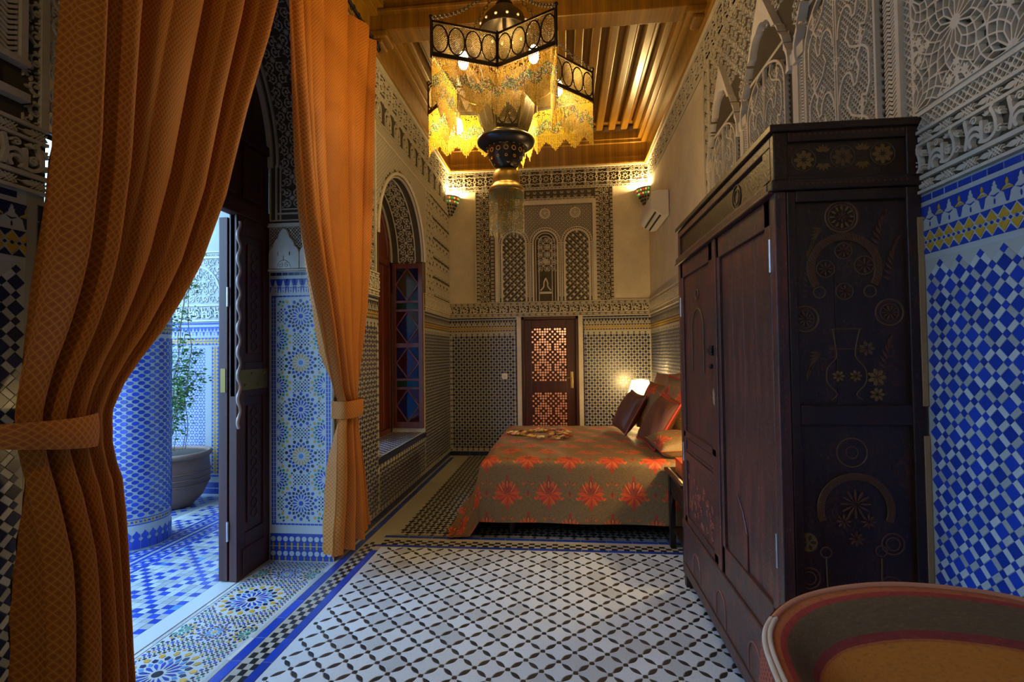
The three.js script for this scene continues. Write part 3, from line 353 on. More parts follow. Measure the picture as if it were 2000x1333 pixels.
      const niche = new THREE.Shape(); niche.moveTo(-0.085, 0); niche.lineTo(-0.085, 0.1); niche.quadraticCurveTo(-0.07, 0.2, 0, 0.24); niche.quadraticCurveTo(0.07, 0.2, 0.085, 0.1); niche.lineTo(0.085, 0); niche.closePath(); part(w, 'niche_shade', new THREE.ExtrudeGeometry(niche, { depth: 0.004, bevelEnabled: false }).applyMatrix4(at(f, c, 2.36, 0.034)), PL.recessShade);  // dark plate stands for the shade inside the niche
      part(w, 'niche_tracery', [tube([V3(-0.075, 0.02, 0), V3(-0.03, 0.08, 0), V3(-0.028, 0.13, 0), V3(0, 0.2, 0)], 0.01), tube([V3(0.075, 0.02, 0), V3(0.03, 0.08, 0), V3(0.028, 0.13, 0), V3(0, 0.2, 0)], 0.01), box(0.17, 0.03, 0.016, 0, -0.012, 0)].map((g) => g.applyMatrix4(at(f, c, 2.38, 0.04))), PL.carved); part(w, 'arch_rosette', poly(star8(0, 0, 0.05, 0.6), 0.012).applyMatrix4(at(f, c, 2.83, 0.032)), PL.carved); }
    if (k !== 0) part(w, 'roundel', [new THREE.TorusGeometry(0.068, 0.011, 8, 36), new THREE.TorusGeometry(0.044, 0.007, 8, 30), poly(star8(0, 0, 0.036, 0.55), 0.008)].map((g) => g.applyMatrix4(at(f, c + (k === 1 ? 0 : -0.02), 3.53, 0.022))), PL.carved);
    else part(w, 'roundel', [new THREE.TorusGeometry(0.068, 0.011, 8, 36), new THREE.TorusGeometry(0.044, 0.007, 8, 30), poly(star8(0, 0, 0.036, 0.55), 0.008)].map((g) => g.applyMatrix4(at(f, c, 3.53, 0.022))), PL.carved);
  }
}

// ---------- left wall ----------
{ const f = F.left, w = wallLeft, A = 3.585, B = 7.297, wl = 4.42, wr = 5.945;
  dado(w, f, [[A, wl, 0.065, 1.8], [wr, B, 0.065, 1.8], [wl, wr, 0.065, 0.5]], [[A, wl], [wr, B]], { skirts: [[3.515, B]] });
  dado(w, f, [[-0.1, 1.405, 0.065, 1.8]], [[0.55, 1.405]], { own: true, skirts: [[0, 1.46]] });
  part(w, 'sill_edge', slab(f, wl - 0.02, wr + 0.02, 0.5, 0.556, 0, 0.012), Z.navy[1]);
  for (const [u0, u1] of [[3.515, 3.585], [1.405, 1.46]]) { part(w, 'tile_bed', slab(f, u0, u1, 0, 2.028, 0, W0), Z.cream); const l = []; for (let v = 0.1; v < 2; v += 0.055) { l.push(at(f, u1 === 3.585 ? u0 + 0.035 : u1 - 0.012, v, W0)); } field(w, 'brick_tile', gBrickTall, Z.navy, l, { size: 0.03, N: f.N }); }
  frieze(w, f, 3.515, wl); frieze(w, f, wr, B); frieze(w, f, 0.2, 1.46);
  // carved upper wall round the window
  ground(w, f, 3.515, wl, 2.245, HC); ground(w, f, wr, B, 2.245, HC);
  { const s = new THREE.Shape(); s.moveTo(wl, 2.245); s.lineTo(4.433, 2.245); s.lineTo(4.433, 2.62); for (let i = 1; i <= 30; i++) { const q = Math.PI * (1 - i / 30); s.lineTo(5.18 + Math.cos(q) * 0.747, 2.62 + Math.sin(q) * 0.75); } s.lineTo(5.927, 2.245); s.lineTo(wr, 2.245); s.lineTo(wr, HC); s.lineTo(wl, HC); s.closePath(); part(w, 'plaster_bed', new THREE.ExtrudeGeometry(s, { depth: 0.006, bevelEnabled: false }).applyMatrix4(at(f, 0, 0, 0)), PL.ground);
    const rim = new THREE.TubeGeometry(new THREE.CatmullRomCurve3(Array.from({ length: 31 }, (_, i) => { const q = Math.PI * (1 - i / 30); return V3(5.18 + Math.cos(q) * 0.765, 2.62 + Math.sin(q) * 0.768, 0.01); })), 60, 0.018, 8).applyMatrix4(at(f, 0, 0, 0)); part(w, 'arch_moulding', rim, PL.carved); }
  const out = (u, v) => Math.hypot((u - 5.18) / 0.8, (v - 2.62) / 0.8) > 1 && (v > 2.62 || u < 4.4 || u > 5.96);
  fillet(w, f, 4.32, 4.345, 2.245, 3.62, 0.022); fillet(w, f, 4.1, 4.13, 2.245, 3.62, 0.022); fillet(w, f, 6.0, 6.015, 2.245, 3.56, 0.018); fillet(w, f, 4.345, 6.2, 3.54, 3.555, 0.016); fillet(w, f, 3.515, B, 3.66, 3.672, 0.016); fillet(w, f, 3.515, B, 3.888, 3.9, 0.016);
  lay(w, 'carved_herringbone', CV.herring, 0.07, 0.032, PL.carved, f, 4.0, 4.09, 2.25, 3.6, 0.006); lay(w, 'carved_leafwork', CV.leafwork, 0.16, 0.16, PL.carved, f, 4.14, 4.31, 2.25, 3.64, 0.006); lay(w, 'carved_herringbone', CV.herring, 0.07, 0.032, PL.carved, f, 3.53, 3.6, 2.25, 3.6, 0.006); lay(w, 'carved_niches', CV.niches, 0.2, 0.26, PL.carved, f, 3.6, 4.0, 2.25, 3.64, 0.006);
  lay(w, 'carved_scales', CV.scales, 0.05, 0.04, PL.carved, f, 4.35, 5.99, 2.64, 3.535, 0.006, out);
  lay(w, 'carved_beads', CV.beads, 0.055, 0.032, PL.carved, f, 4.35, B, 3.556, 3.6, 0.006); lay(w, 'carved_leafwork', CV.leafwork, 0.16, 0.16, PL.carved, f, 6.03, 6.35, 2.25, 3.53, 0.006); lay(w, 'carved_niches', CV.niches, 0.2, 0.26, PL.carved, f, 6.35, B, 2.25, 3.54, 0.006);
  lay(w, 'carved_niches', CV.niches, 0.28, 0.22, PL.carved, f, 3.515, B, 3.67, 3.89, 0.006); lay(w, 'carved_beads', CV.beads, 0.055, 0.032, PL.carved, f, 3.515, B, 3.61, 3.65, 0.006);
  lay(w, 'carved_beads', CV.beads, 0.055, 0.032, PL.carved, f, 3.515, B, 3.9, 3.94, 0.006); lay(w, 'carved_frieze', CV.cartouche, 0.34, 0.2, PL.carved, f, 3.515, B, 3.945, 4.145, 0.006); lay(w, 'carved_beads', CV.beads, 0.055, 0.032, PL.carved, f, 3.515, B, 4.15, 4.19, 0.006); fillet(w, f, 3.515, B, 4.19, HC + 0.02, 0.03);
  // near jamb, at the left edge of the view
  ground(w, f, 0.4, 1.46, 2.245, HC); fillet(w, f, 1.435, 1.46, 2.245, 2.9, 0.02); lay(w, 'carved_leafwork', CV.leafwork, 0.05, 0.16, PL.carved, f, 1.385, 1.435, 2.25, 2.9, 0.006); fillet(w, f, 1.365, 1.385, 2.42, 3.8, 0.03); lay(w, 'carved_herringbone', CV.herring, 0.07, 0.032, PL.carved, f, 1.29, 1.36, 2.44, 3.8, 0.012); fillet(w, f, 1.235, 1.288, 2.3, 3.8, 0.034); lay(w, 'carved_lattice', CV.lattice, 0.05, 0.05, PL.carved, f, 1.17, 1.235, 2.25, 3.8, 0.006); fillet(w, f, 1.15, 1.17, 2.3, 3.8, 0.022); lay(w, 'carved_starwork', CV.stars, 0.36, 0.36, PL.carved, f, 0.4, 1.15, 2.3, 3.8, 0.006); fillet(w, f, 1.28, 1.385, 2.41, 2.43, 0.04); fillet(w, f, 1.28, 1.385, 2.3, 2.325, 0.04);
  // soffit of the great arch: carved panels between fillets, and of the window arch
  const soffit = (o, d0, d1, a0, a1, n, tile, tw) => { const l = []; const L = (o.w + o.rise) / 2 * (a1 - a0), k = Math.round(L / tw), m = Math.max(1, Math.round((d1 - d0) / tw)); for (let i = 0; i < k; i++) for (let j = 0; j < m; j++) { const q = a0 + ((i + 0.5) / k) * (a1 - a0), u = o.c + Math.cos(q) * o.w, v = o.spring + Math.sin(q) * o.rise, nn = V2(Math.cos(q) / o.w, Math.sin(q) / o.rise).normalize();
      const N = V3(0, 0, 0).addScaledVector(F.left.U, -nn.x).addScaledVector(F.left.V, -nn.y), T = V3(0, 0, 0).addScaledVector(F.left.U, -nn.y).addScaledVector(F.left.V, nn.x), X = V3(1, 0, 0), sv = ((a1 - a0) / k) * Math.hypot(Math.sin(q) * o.w, Math.cos(q) * o.rise) / tw * 1.02, su = (d1 - d0) / m / tw;
      const Y = N.clone().cross(X); const mm = new THREE.Matrix4().makeBasis(X.clone().multiplyScalar(su), Y.multiplyScalar(sv), N); const p = F.left.o.clone().addScaledVector(F.left.U, u).addScaledVector(F.left.V, v).addScaledVector(N, n); p.x = XL - d1 + (j * (d1 - d0)) / m; p.addScaledVector(Y.clone().normalize(), -tw * sv / 2); l.push(mm.setPosition(p)); } many(w, 'carved_leafwork', tile, PL.carved, l); };
  const shell = (o, d0, d1, a0, a1, n0, n1, m) => { const pos = [], k = 40; const P = (q, d, n) => { const nn = V2(Math.cos(q) / o.w, Math.sin(q) / o.rise).normalize(); return V3(XL - d, o.spring + Math.sin(q) * o.rise - nn.y * n, -(o.c + Math.cos(q) * o.w - nn.x * n)); }; const quad = (a, b, c, d) => pos.push(a, b, c, a, c, d); for (let i = 0; i < k; i++) { const q = a0 + ((a1 - a0) * i) / k, r = a0 + ((a1 - a0) * (i + 1)) / k; quad(P(q, d0, n1), P(r, d0, n1), P(r, d1, n1), P(q, d1, n1)); quad(P(q, d0, n0), P(r, d0, n0), P(r, d0, n1), P(q, d0, n1)); quad(P(q, d1, n1), P(r, d1, n1), P(r, d1, n0), P(q, d1, n0)); } const g = new THREE.BufferGeometry().setFromPoints(pos); g.computeVertexNormals(); return part(w, 'arch_fillet', g, m); };
  shell(DOOR, 0.005, 0.485, 0, Math.PI, 0, 0.006, PL.ground); for (const [a, b] of [[0.0, 0.03], [0.06, 0.075], [0.405, 0.42], [0.45, 0.488]]) shell(DOOR, a, b, 0, Math.PI, 0.006, 0.024, PL.carved); soffit(DOOR, 0.08, 0.4, 0, Math.PI, 0.006, CV.leafwork, 0.16);
  const wn = WIN[0]; shell(wn, 0.005, 0.4, 0, Math.PI, 0, 0.006, PL.ground); for (const [a, b] of [[0.0, 0.02], [0.09, 0.1], [0.3, 0.31], [0.38, 0.4]]) shell(wn, a, b, 0, Math.PI, 0.006, 0.02, PL.carved); soffit(wn, 0.105, 0.295, 0, Math.PI, 0.006, CV.leafwork, 0.16);
  // far reveal of the window
  part(w, 'plaster_bed', slab(F.sill, XL - 0.4, XL - 0.005, 2.245, 2.62, 0, 0.006), PL.ground); lay(w, 'carved_leafwork', CV.leafwork, 0.16, 0.16, PL.carved, F.sill, XL - 0.3, XL - 0.1, 2.25, 2.62, 0.006);
  part(w, 'tile_bed', span(XL - 0.4, XL, 0.556, 0.562, -5.92, -4.44), Z.cream); { const l = []; const d = diamonds([[XL - 0.4, XL, 4.45, 5.92]]); for (const [u, v, q] of d.big) l.push(at(F.floor, u, v, 0.562, 1, 1, q)); field(w, 'diamond_tile', gBlue, Z.navy, l, { size: 0.05, N: F.floor.N, most: 40 }); }
}
// ---------- the jamb that faces the camera: star mosaic, crenels, lobed plaster ----------
const buckets = () => ({ blue: [], navy: [], black: [], yellow: [], green: [], sky: [], brown: [] });
function pushPoly(B, k, pts) { B[k].push(pts); }
function rosette(B, u, v, r, n, cols, half) {
  const P = (q, a) => [u + Math.cos(a) * q * r, v + Math.sin(a) * q * r], add = (k, p) => { if (!half || p.every((q) => half(q[0], q[1]))) pushPoly(B, k, p); };
  add(cols[0], Array.from({ length: 16 }, (_, i) => P(0.13, (i * TAU) / 16)));
  for (let k = 0; k < n; k++) { const a = (k * TAU) / n, w = Math.PI / n, d = a + w;
    add(cols[1], [P(0.19, a), P(0.33, a - w * 0.5), P(0.44, a - w * 0.55), P(0.52, a), P(0.44, a + w * 0.55), P(0.33, a + w * 0.5)]);
    add(cols[2], [P(0.47, d), P(0.55, d - w * 0.55), P(0.66, d), P(0.55, d + w * 0.55)]);
    add(cols[3], [P(0.6, a - w * 0.3), P(0.7, a - w * 0.55), P(0.78, a), P(0.7, a + w * 0.55), P(0.6, a + w * 0.3)]);
    add(cols[4], [P(0.74, d), P(0.82, d - w * 0.5), P(0.93, d - w * 0.25), P(0.93, d + w * 0.25), P(0.82, d + w * 0.5)]);
  }
}
function scatterStars(B, u0, u1, v0, v1, p, free, cols) { let k = 0; for (let u = u0 + p / 2; u < u1 - p * 0.3; u += p) for (let v = v0 + p / 2; v < v1 - p * 0.3; v += p) { k++; if (free(u, v)) { pushPoly(B, cols[k % cols.length], star8(u, v, p * 0.36, 0.62, 4, 0.785)); } if (free(u + p / 2, v + p / 2) && u + p / 2 < u1 - p * 0.3 && v + p / 2 < v1 - p * 0.3) pushPoly(B, cols[(k * 7 + 3) % cols.length], star8(u + p / 2, v + p / 2, p * 0.2, 0.8, 4)); } }
function mosaic(owner, f, B, n) { for (const [k, list] of Object.entries(B)) { if (!list.length) continue; const rows = list.map((p) => { const us = p.map((q) => q[0]), vs = p.map((q) => q[1]), a = Math.max(...us) - Math.min(...us), b = Math.max(...vs) - Math.min(...vs), m = at(f, p[0][0], p[0][1], n); return { p, px: pixels(V3(0, 0, 0).setFromMatrixPosition(m), f.N, Math.sqrt(a * b)) }; }).sort((a, b) => b.px - a.px);
  let own = 0; while (own < rows.length && own < 150 && rows[own].px >= 9) own++; for (const r of rows.slice(0, own)) part(owner, k + '_mosaic_tile', poly(r.p, 0.0018).applyMatrix4(at(f, 0, 0, n)), Z[k][Math.floor(rnd() * 3)]);
  if (own < rows.length) part(owner, k + '_mosaic_field', rows.slice(own).map((r) => poly(r.p, 0.0018).applyMatrix4(at(f, 0, 0, n))), Z[k][1]).userData.kind = 'stuff'; } }
{ const f = F.reveal, w = wallLeft, a = -2.165, b = XL - 0.004, c = (a + b) / 2;
  part(w, 'tile_bed', slab(f, a, b, 0, 2.128, 0, W0), Z.white[1]);
  const B = buckets(), i0 = a + 0.05, i1 = b - 0.05, cents = [];
  for (let k = 0; k < 5; k++) { const v = 0.42 + k * 0.343; cents.push([c, v, 0.125]); rosette(B, c, v, 0.135, 14, k % 2 ? ['sky', 'yellow', 'navy', 'blue', 'black'] : ['blue', 'blue', 'navy', 'navy', 'blue'], (u, y) => u > i0 && u < i1 && y > 0.285 && y < 1.92); }
  for (let k = 0; k < 6; k++) for (const e of [i0, i1]) { const v = 0.25 + k * 0.343; cents.push([e, v, 0.118]); rosette(B, e, v, 0.125, 14, ['brown', 'blue', 'navy', 'green', 'yellow'], (u, y) => u > i0 + 0.002 && u < i1 - 0.002 && y > 0.285 && y < 1.92); }
  scatterStars(B, i0, i1, 0.285, 1.925, 0.0262, (u, v) => cents.every(([x, y, r]) => Math.hypot(u - x, v - y) > r * 1.06), ['navy', 'black', 'blue', 'navy', 'brown', 'green', 'black']);
  // border of short bars
  for (const x of [a + 0.018, b - 0.018, i0 - 0.012, i1 + 0.012]) for (let v = 0.27; v < 1.93; v += 0.03) pushPoly(B, 'blue', [[x - 0.006, v], [x + 0.006, v], [x + 0.006, v + 0.026], [x - 0.006, v + 0.026]]);
  for (const v of [0.262, 1.935]) for (let u = a + 0.012; u < b - 0.03; u += 0.03) pushPoly(B, 'blue', [[u, v], [u + 0.026, v], [u + 0.026, v + 0.012], [u, v + 0.012]]);
  for (let u = a + 0.004; u < b - 0.02; u += 0.0465) { pushPoly(B, 'navy', [[u, 2.096], [u + 0.042, 2.096], [u + 0.042, 2.118], [u, 2.118]]); }
  mosaic(w, f, B, W0);
  lay(w, 'crenel_tile', CV.crenelBlue, 0.058, 0.083, Z.blue[1], f, a, b, 1.958, 2.07, W0);
  part(w, 'tile_bed', slab(f, a, b, 0.004, 0.2, W0, W0 + 0.001), Z.blue[0]);
  { const oct = carve(0.048, 0.19, (q, W, H) => { for (const y of [0.05, 0.155]) dot(q, W / 2, y, 0.0185); ln(q, 0.004, 0, 0.103, W, 0.103); }, { res: 900, depth: 0.002 }), bar = carve(0.048, 0.19, (q, W) => { q.fillRect(W / 2 - 0.0065, 0.078, 0.013, 0.05); q.fillRect(W / 2 - 0.005, 0, 0.01, 0.026); }, { res: 900, depth: 0.002 }); lay(w, 'white_octagon_tile', oct, 0.048, 0.19, Z.white[1], f, a, b, 0.006, 0.196, W0 + 0.001); lay(w, 'yellow_bar_tile', bar, 0.048, 0.19, Z.yellow[1], f, a, b, 0.006, 0.196, W0 + 0.001); }
  // lobed plaster capital and the framed leafwork above it
  ground(w, f, a, b, 2.128, 2.92); fillet(w, f, a - 0.01, b, 2.128, 2.142, 0.02); fillet(w, f, a - 0.03, b, 2.455, 2.48, 0.035);
  lay(w, 'carved_lattice', CV.lattice, 0.05, 0.05, PL.carved, f, a, b, 2.3, 2.455, 0.006);
  const lob = carve(0.24, 0.3, (q, W, H) => { q.beginPath(); q.moveTo(0.004, 0); q.lineTo(0.004, 0.1); q.quadraticCurveTo(0.006, 0.15, 0.035, 0.16); q.quadraticCurveTo(0.045, 0.21, 0.075, 0.225); q.quadraticCurveTo(0.09, 0.285, W / 2, 0.295); q.quadraticCurveTo(W - 0.09, 0.285, W - 0.075, 0.225); q.quadraticCurveTo(W - 0.045, 0.21, W - 0.035, 0.16); q.quadraticCurveTo(W - 0.006, 0.15, W - 0.004, 0.1); q.lineTo(W - 0.004, 0); q.closePath(); q.fill(); black(q, () => { for (const x of [0.075, W - 0.075]) { leaf(q, x, 0.09, 0.035, 0.01, 1.57); } arc(q, 0.004, W / 2, 0.01, 0.05, 0, Math.PI); for (const s of [-1, 1]) spiral(q, W / 2 + s * 0.024, 0.024, 0.02, 1, s, 0.004); leaf(q, W / 2, 0.05, 0.05, 0.008, 1.57); }); }, { res: 700, depth: 0.03 });
  many(w, 'lobed_capital', lob, PL.white, [at(f, a + 0.005, 2.145, 0.006), at(f, a + 0.245, 2.145, 0.006)]);
  fillet(w, f, a, b, 2.5, 2.51, 0.016); for (const [p, q] of [[a, a + 0.012], [a + 0.05, a + 0.062], [a + 0.085, a + 0.093]]) fillet(w, f, p, q, 2.5, 2.92, 0.018); fillet(w, f, a + 0.05, b, 2.55, 2.562, 0.016); fillet(w, f, a + 0.085, b, 2.585, 2.593, 0.016);
  lay(w, 'carved_leafwork', CV.leafwork, 0.18, 0.18, PL.carved, f, a + 0.095, b, 2.6, 2.92, 0.006);
}

// ---------- floor ----------
{ const f = F.floor, q = 0.1128, fl = floor;
  const marble = canvasTex(512, 512, (c, w) => { c.fillStyle = '#d3dade'; c.fillRect(0, 0, w, w); for (let i = 0; i < 900; i++) { c.fillStyle = `rgba(${90 + R(0, 60) | 0},${92 + R(0, 60) | 0},${98 + R(0, 50) | 0},${R(0.05, 0.4)})`; c.beginPath(); c.ellipse(rnd() * w, rnd() * w, R(0.5, 3.5), R(0.5, 2), rnd() * 3, 0, TAU); c.fill(); } for (let i = 0; i < 26; i++) { c.strokeStyle = `rgba(120,124,130,${R(0.1, 0.3)})`; c.lineWidth = R(0.6, 1.8); c.beginPath(); let x = rnd() * w, y = rnd() * w; c.moveTo(x, y); for (let k = 0; k < 6; k++) c.lineTo((x += R(-26, 26)), (y += R(-26, 26))); c.stroke(); } }, { rx: 1.6, ry: 1.6 });
  const white = [0.66, 0.8, 0.84, 0.87, 0.92].map((k) => phys([k * 0.95, k * 0.98, k], 0.36, { map: marble, clearcoat: 0.25, clearcoatRoughness: 0.3 }));
  const black_ = [phys([0.018, 0.017, 0.02], 0.4, { clearcoat: 0.2 }), phys([0.03, 0.024, 0.024], 0.42, { clearcoat: 0.2 })];
  const edge = []; { const in_ = (t) => (t < 0.15 || t > 0.85 ? 0.0145 : 0.002 + 0.0125 * Math.sin((Math.PI * (t - 0.15)) / 0.7)); const T = [0.15, 0.22, 0.32, 0.42, 0.5, 0.58, 0.68, 0.78, 0.85]; for (let s = 0; s < 4; s++) for (const t of T) { const x = -q / 2 + t * q, y = -q / 2 + in_(t), a = (s * Math.PI) / 2, c = Math.cos(a), n = Math.sin(a); edge.push([x * c - y * n, x * n + y * c]); } }
  const wg = Array.from({ length: 6 }, (_, k) => { const g = poly(edge, 0.0022, 0.0008); const u = g.attributes.uv; for (let i = 0; i < u.count; i++) u.setXY(i, u.getX(i) + k * 0.173, u.getY(i) + k * 0.291); return g; });
  const lens = poly([...Array.from({ length: 9 }, (_, i) => [-0.035 + (0.07 * i) / 8, -0.0118 * Math.sin((Math.PI * i) / 8)]), ...Array.from({ length: 7 }, (_, i) => [0.035 - (0.07 * (i + 1)) / 8, 0.0118 * Math.sin((Math.PI * (i + 1)) / 8)])], 0.002, 0.0006), node = poly(star8(0, 0, 0.0135, 0.92, 4), 0.002, 0.0006);
  const W_ = [], L_ = [], N_ = [], s = Math.SQRT1_2, x0 = -1.44, x1 = XR, v0 = -1.2, v1 = 3.82; const ok = (x, v, r) => x > x0 + r && x < x1 - r && v > v0 + r && v < v1 - r;
  for (let i = -60; i <= 60; i++) for (let j = -60; j <= 60; j++) { const put = (a, b, r, l, rot) => { const x = 0.192 + (a - b) * s, v = 2.391 + (a + b) * s; if (ok(x, v, r)) l.push(at(f, x, v, 0.0004, 1, 1, rot)); }; put((i + 0.5) * q, (j + 0.5) * q, 0.05, W_, Math.PI / 4); put(i * q, j * q, 0.012, N_, Math.PI / 4); put((i + 0.5) * q, j * q, 0.02, L_, Math.PI / 4); put(i * q, (j + 0.5) * q, 0.02, L_, -Math.PI / 4); }
  field(fl, 'white_tile', wg, white, W_, { size: 0.11, N: f.N }); field(fl, 'lens_tile', lens, black_, L_, { size: 0.06, N: f.N }); field(fl, 'node_tile', node, black_, N_, { size: 0.03, N: f.N });
  part(fl, 'tile_bed', slab(f, x0, x1, v0, v1, 0, 0.0004), white[1]);
  // borders
  const bar = tileGeo(0.196, 0.05), bars = [], chk = tileGeo(0.043, 0.03), ch = [], wl = tileGeo(0.196, 0.024), wls = [];
  for (const [x, w] of [[-1.6275, 1.1], [-1.467, 1.05]]) for (let v = -1.15; v < (x < -1.5 ? 7.2 : 3.8); v += 0.2) bars.push(at(f, x, v, 0.0004, 1, w, Math.PI / 2));
  for (let x = -1.39; x < XR - 0.1; x += 0.2) { bars.push(at(f, x, 3.848, 0.0004, 1, 0.7)); bars.push(at(f, x, 4.04, 0.0004, 1, 0.9)); }
  for (let v = -1.15; v < 3.55; v += 0.2) wls.push(at(f, -1.67, v, 0.0004, 1, 1, Math.PI / 2));
  for (let r = 0; r < 3; r++) { for (let v = -1.2; v < 3.9; v += 0.09) ch.push(at(f, -1.585 + 0.0155 + r * 0.032, v + (r % 2) * 0.045, 0.0004, 1, 1, Math.PI / 2)); for (let x = -1.44; x < XR; x += 0.09) ch.push(at(f, x + (r % 2) * 0.045, 3.885 + r * 0.032, 0.0004)); }
  part(fl, 'tile_bed', [slab(f, XL, -1.44, -1.2, 7.297, 0, 0.0006), slab(f, -1.44, XR, 3.82, 4.1, 0, 0.0006)], Z.cream);
  field(fl, 'blue_border_tile', bar, Z.blue, bars, { size: 0.12, N: f.N }); field(fl, 'checker_tile', chk, Z.black, ch, { size: 0.04, N: f.N }); field(fl, 'white_border_tile', wl, Z.white, wls, { size: 0.1, N: f.N });
  // far floor
  part(fl, 'tile_bed', slab(f, -1.44, XR, 4.07, 7.297, 0, 0.0006), Z.cream); const p = 0.075, d = diamonds([[-1.44, XR, 4.07, 7.29]], p, 0.03), k = p / PZ; const M = (l) => l.map(([u, v, r]) => at(f, u, v, 0.0006, k, k, r));
  field(fl, 'diamond_tile', gBlue, Z.black, M(d.big), { size: 0.06, N: f.N }); field(fl, 'small_diamond_tile', gSmall, Z.black, M(d.small), { size: 0.03, N: f.N });
  // threshold mosaic
  part(fl, 'tile_bed', slab(f, -2.17, XL, 1.46, 3.513, 0, 0.0008), Z.white[1]);
  const B = buckets(), cents = [], a = -2.14, b = -1.69; const inn = (u, v) => u > a && u < b && v > 1.47 && v < 3.5;
  for (const v of [1.5, 2.22, 2.94]) { cents.push([-1.935, v, 0.19]); rosette(B, -1.935, v, 0.19, 16, ['black', 'blue', 'sky', 'navy', 'yellow'], inn); }
  for (const v of [1.86, 2.58, 3.3]) { for (const e of [a + 0.03, b - 0.03]) { cents.push([e, v, 0.1]); rosette(B, e, v, 0.1, 12, ['green', 'green', 'navy', 'yellow', 'navy'], inn); } cents.push([-1.915, v, 0.09]); rosette(B, -1.915, v, 0.09, 12, ['yellow', 'sky', 'navy', 'brown', 'blue'], inn); }
  scatterStars(B, a, b, 1.47, 3.5, 0.029, (u, v) => cents.every(([x, y, r]) => Math.hypot(u - x, v - y) > r * 0.98), ['navy', 'black', 'blue', 'yellow', 'blue', 'brown', 'navy', 'green', 'black']);
  mosaic(fl, f, B, 0.0008);
  const wl2 = []; for (let v = 1.55; v < 3.45; v += 0.2) wl2.push(at(f, -2.158, v, 0.001, 1, 1, Math.PI / 2)); field(fl, 'white_border_tile', wl, Z.white, wl2, { size: 0.1, N: f.N });
}

// ---------- ceiling ----------
{ part(ceiling, 'plank_deck', span(XL - 0.1, XR + 0.1, 4.76, 4.86, ZB - 0.1, ZF), WOOD.beam);
  // joists run along the room, each a board with rounded edges
  for (let i = 0; i < 16; i++) { const x = -1.52 + i * 0.172; for (const [z0, z1] of [[ZB + 0.15, -4.36], [-4.3, -1.6]]) part(ceiling, 'joist', rbox(0.098, 0.12, z1 - z0, x, 4.7, (z0 + z1) / 2, 0.018), WOOD.ceiling); }
  part(ceiling, 'cross_beam', [rbox(2.92, 0.4, 0.2, (XL + XR) / 2, 4.56, -4.32, 0.012), rbox(2.92, 0.035, 0.24, (XL + XR) / 2, 4.52, -4.3, 0.01), rbox(2.92, 0.03, 0.235, (XL + XR) / 2, 4.62, -4.3, 0.01)], WOOD.beam);
  for (const s of [-1, 1]) { const x = s < 0 ? XL + 0.09 : XR - 0.09; part(ceiling, 'beam_bracket', [rbox(0.18, 0.07, 0.2, x, 4.33, -4.3, 0.02), rbox(0.12, 0.05, 0.16, x + (s < 0 ? -0.02 : 0.02), 4.275, -4.3, 0.02)], WOOD.beam); }
  // cornice: lip, tall board, upper mould, on three sides
  const prof = [[0.004, 0.04, HC, 4.235], [0.006, 0.03, 4.235, 4.31], [0.002, 0.016, 4.31, 4.5], [0.006, 0.05, 4.5, 4.545], [0.004, 0.075, 4.545, 4.66]];
  for (const [r, d, y0, y1] of prof) { part(ceiling, 'cornice_board', rbox(2.92, y1 - y0, d, (XL + XR) / 2, (y0 + y1) / 2, ZB + d / 2, r), WOOD.ceiling); for (const s of [-1, 1]) part(ceiling, 'cornice_board', rbox(d * (d > 0.04 ? 2 : 1.4), y1 - y0, 5.7, s < 0 ? XL + d * (d > 0.04 ? 1 : 0.7) : XR - d * (d > 0.04 ? 1 : 0.7), (y0 + y1) / 2, ZB + 2.85, r), WOOD.ceiling); }
}
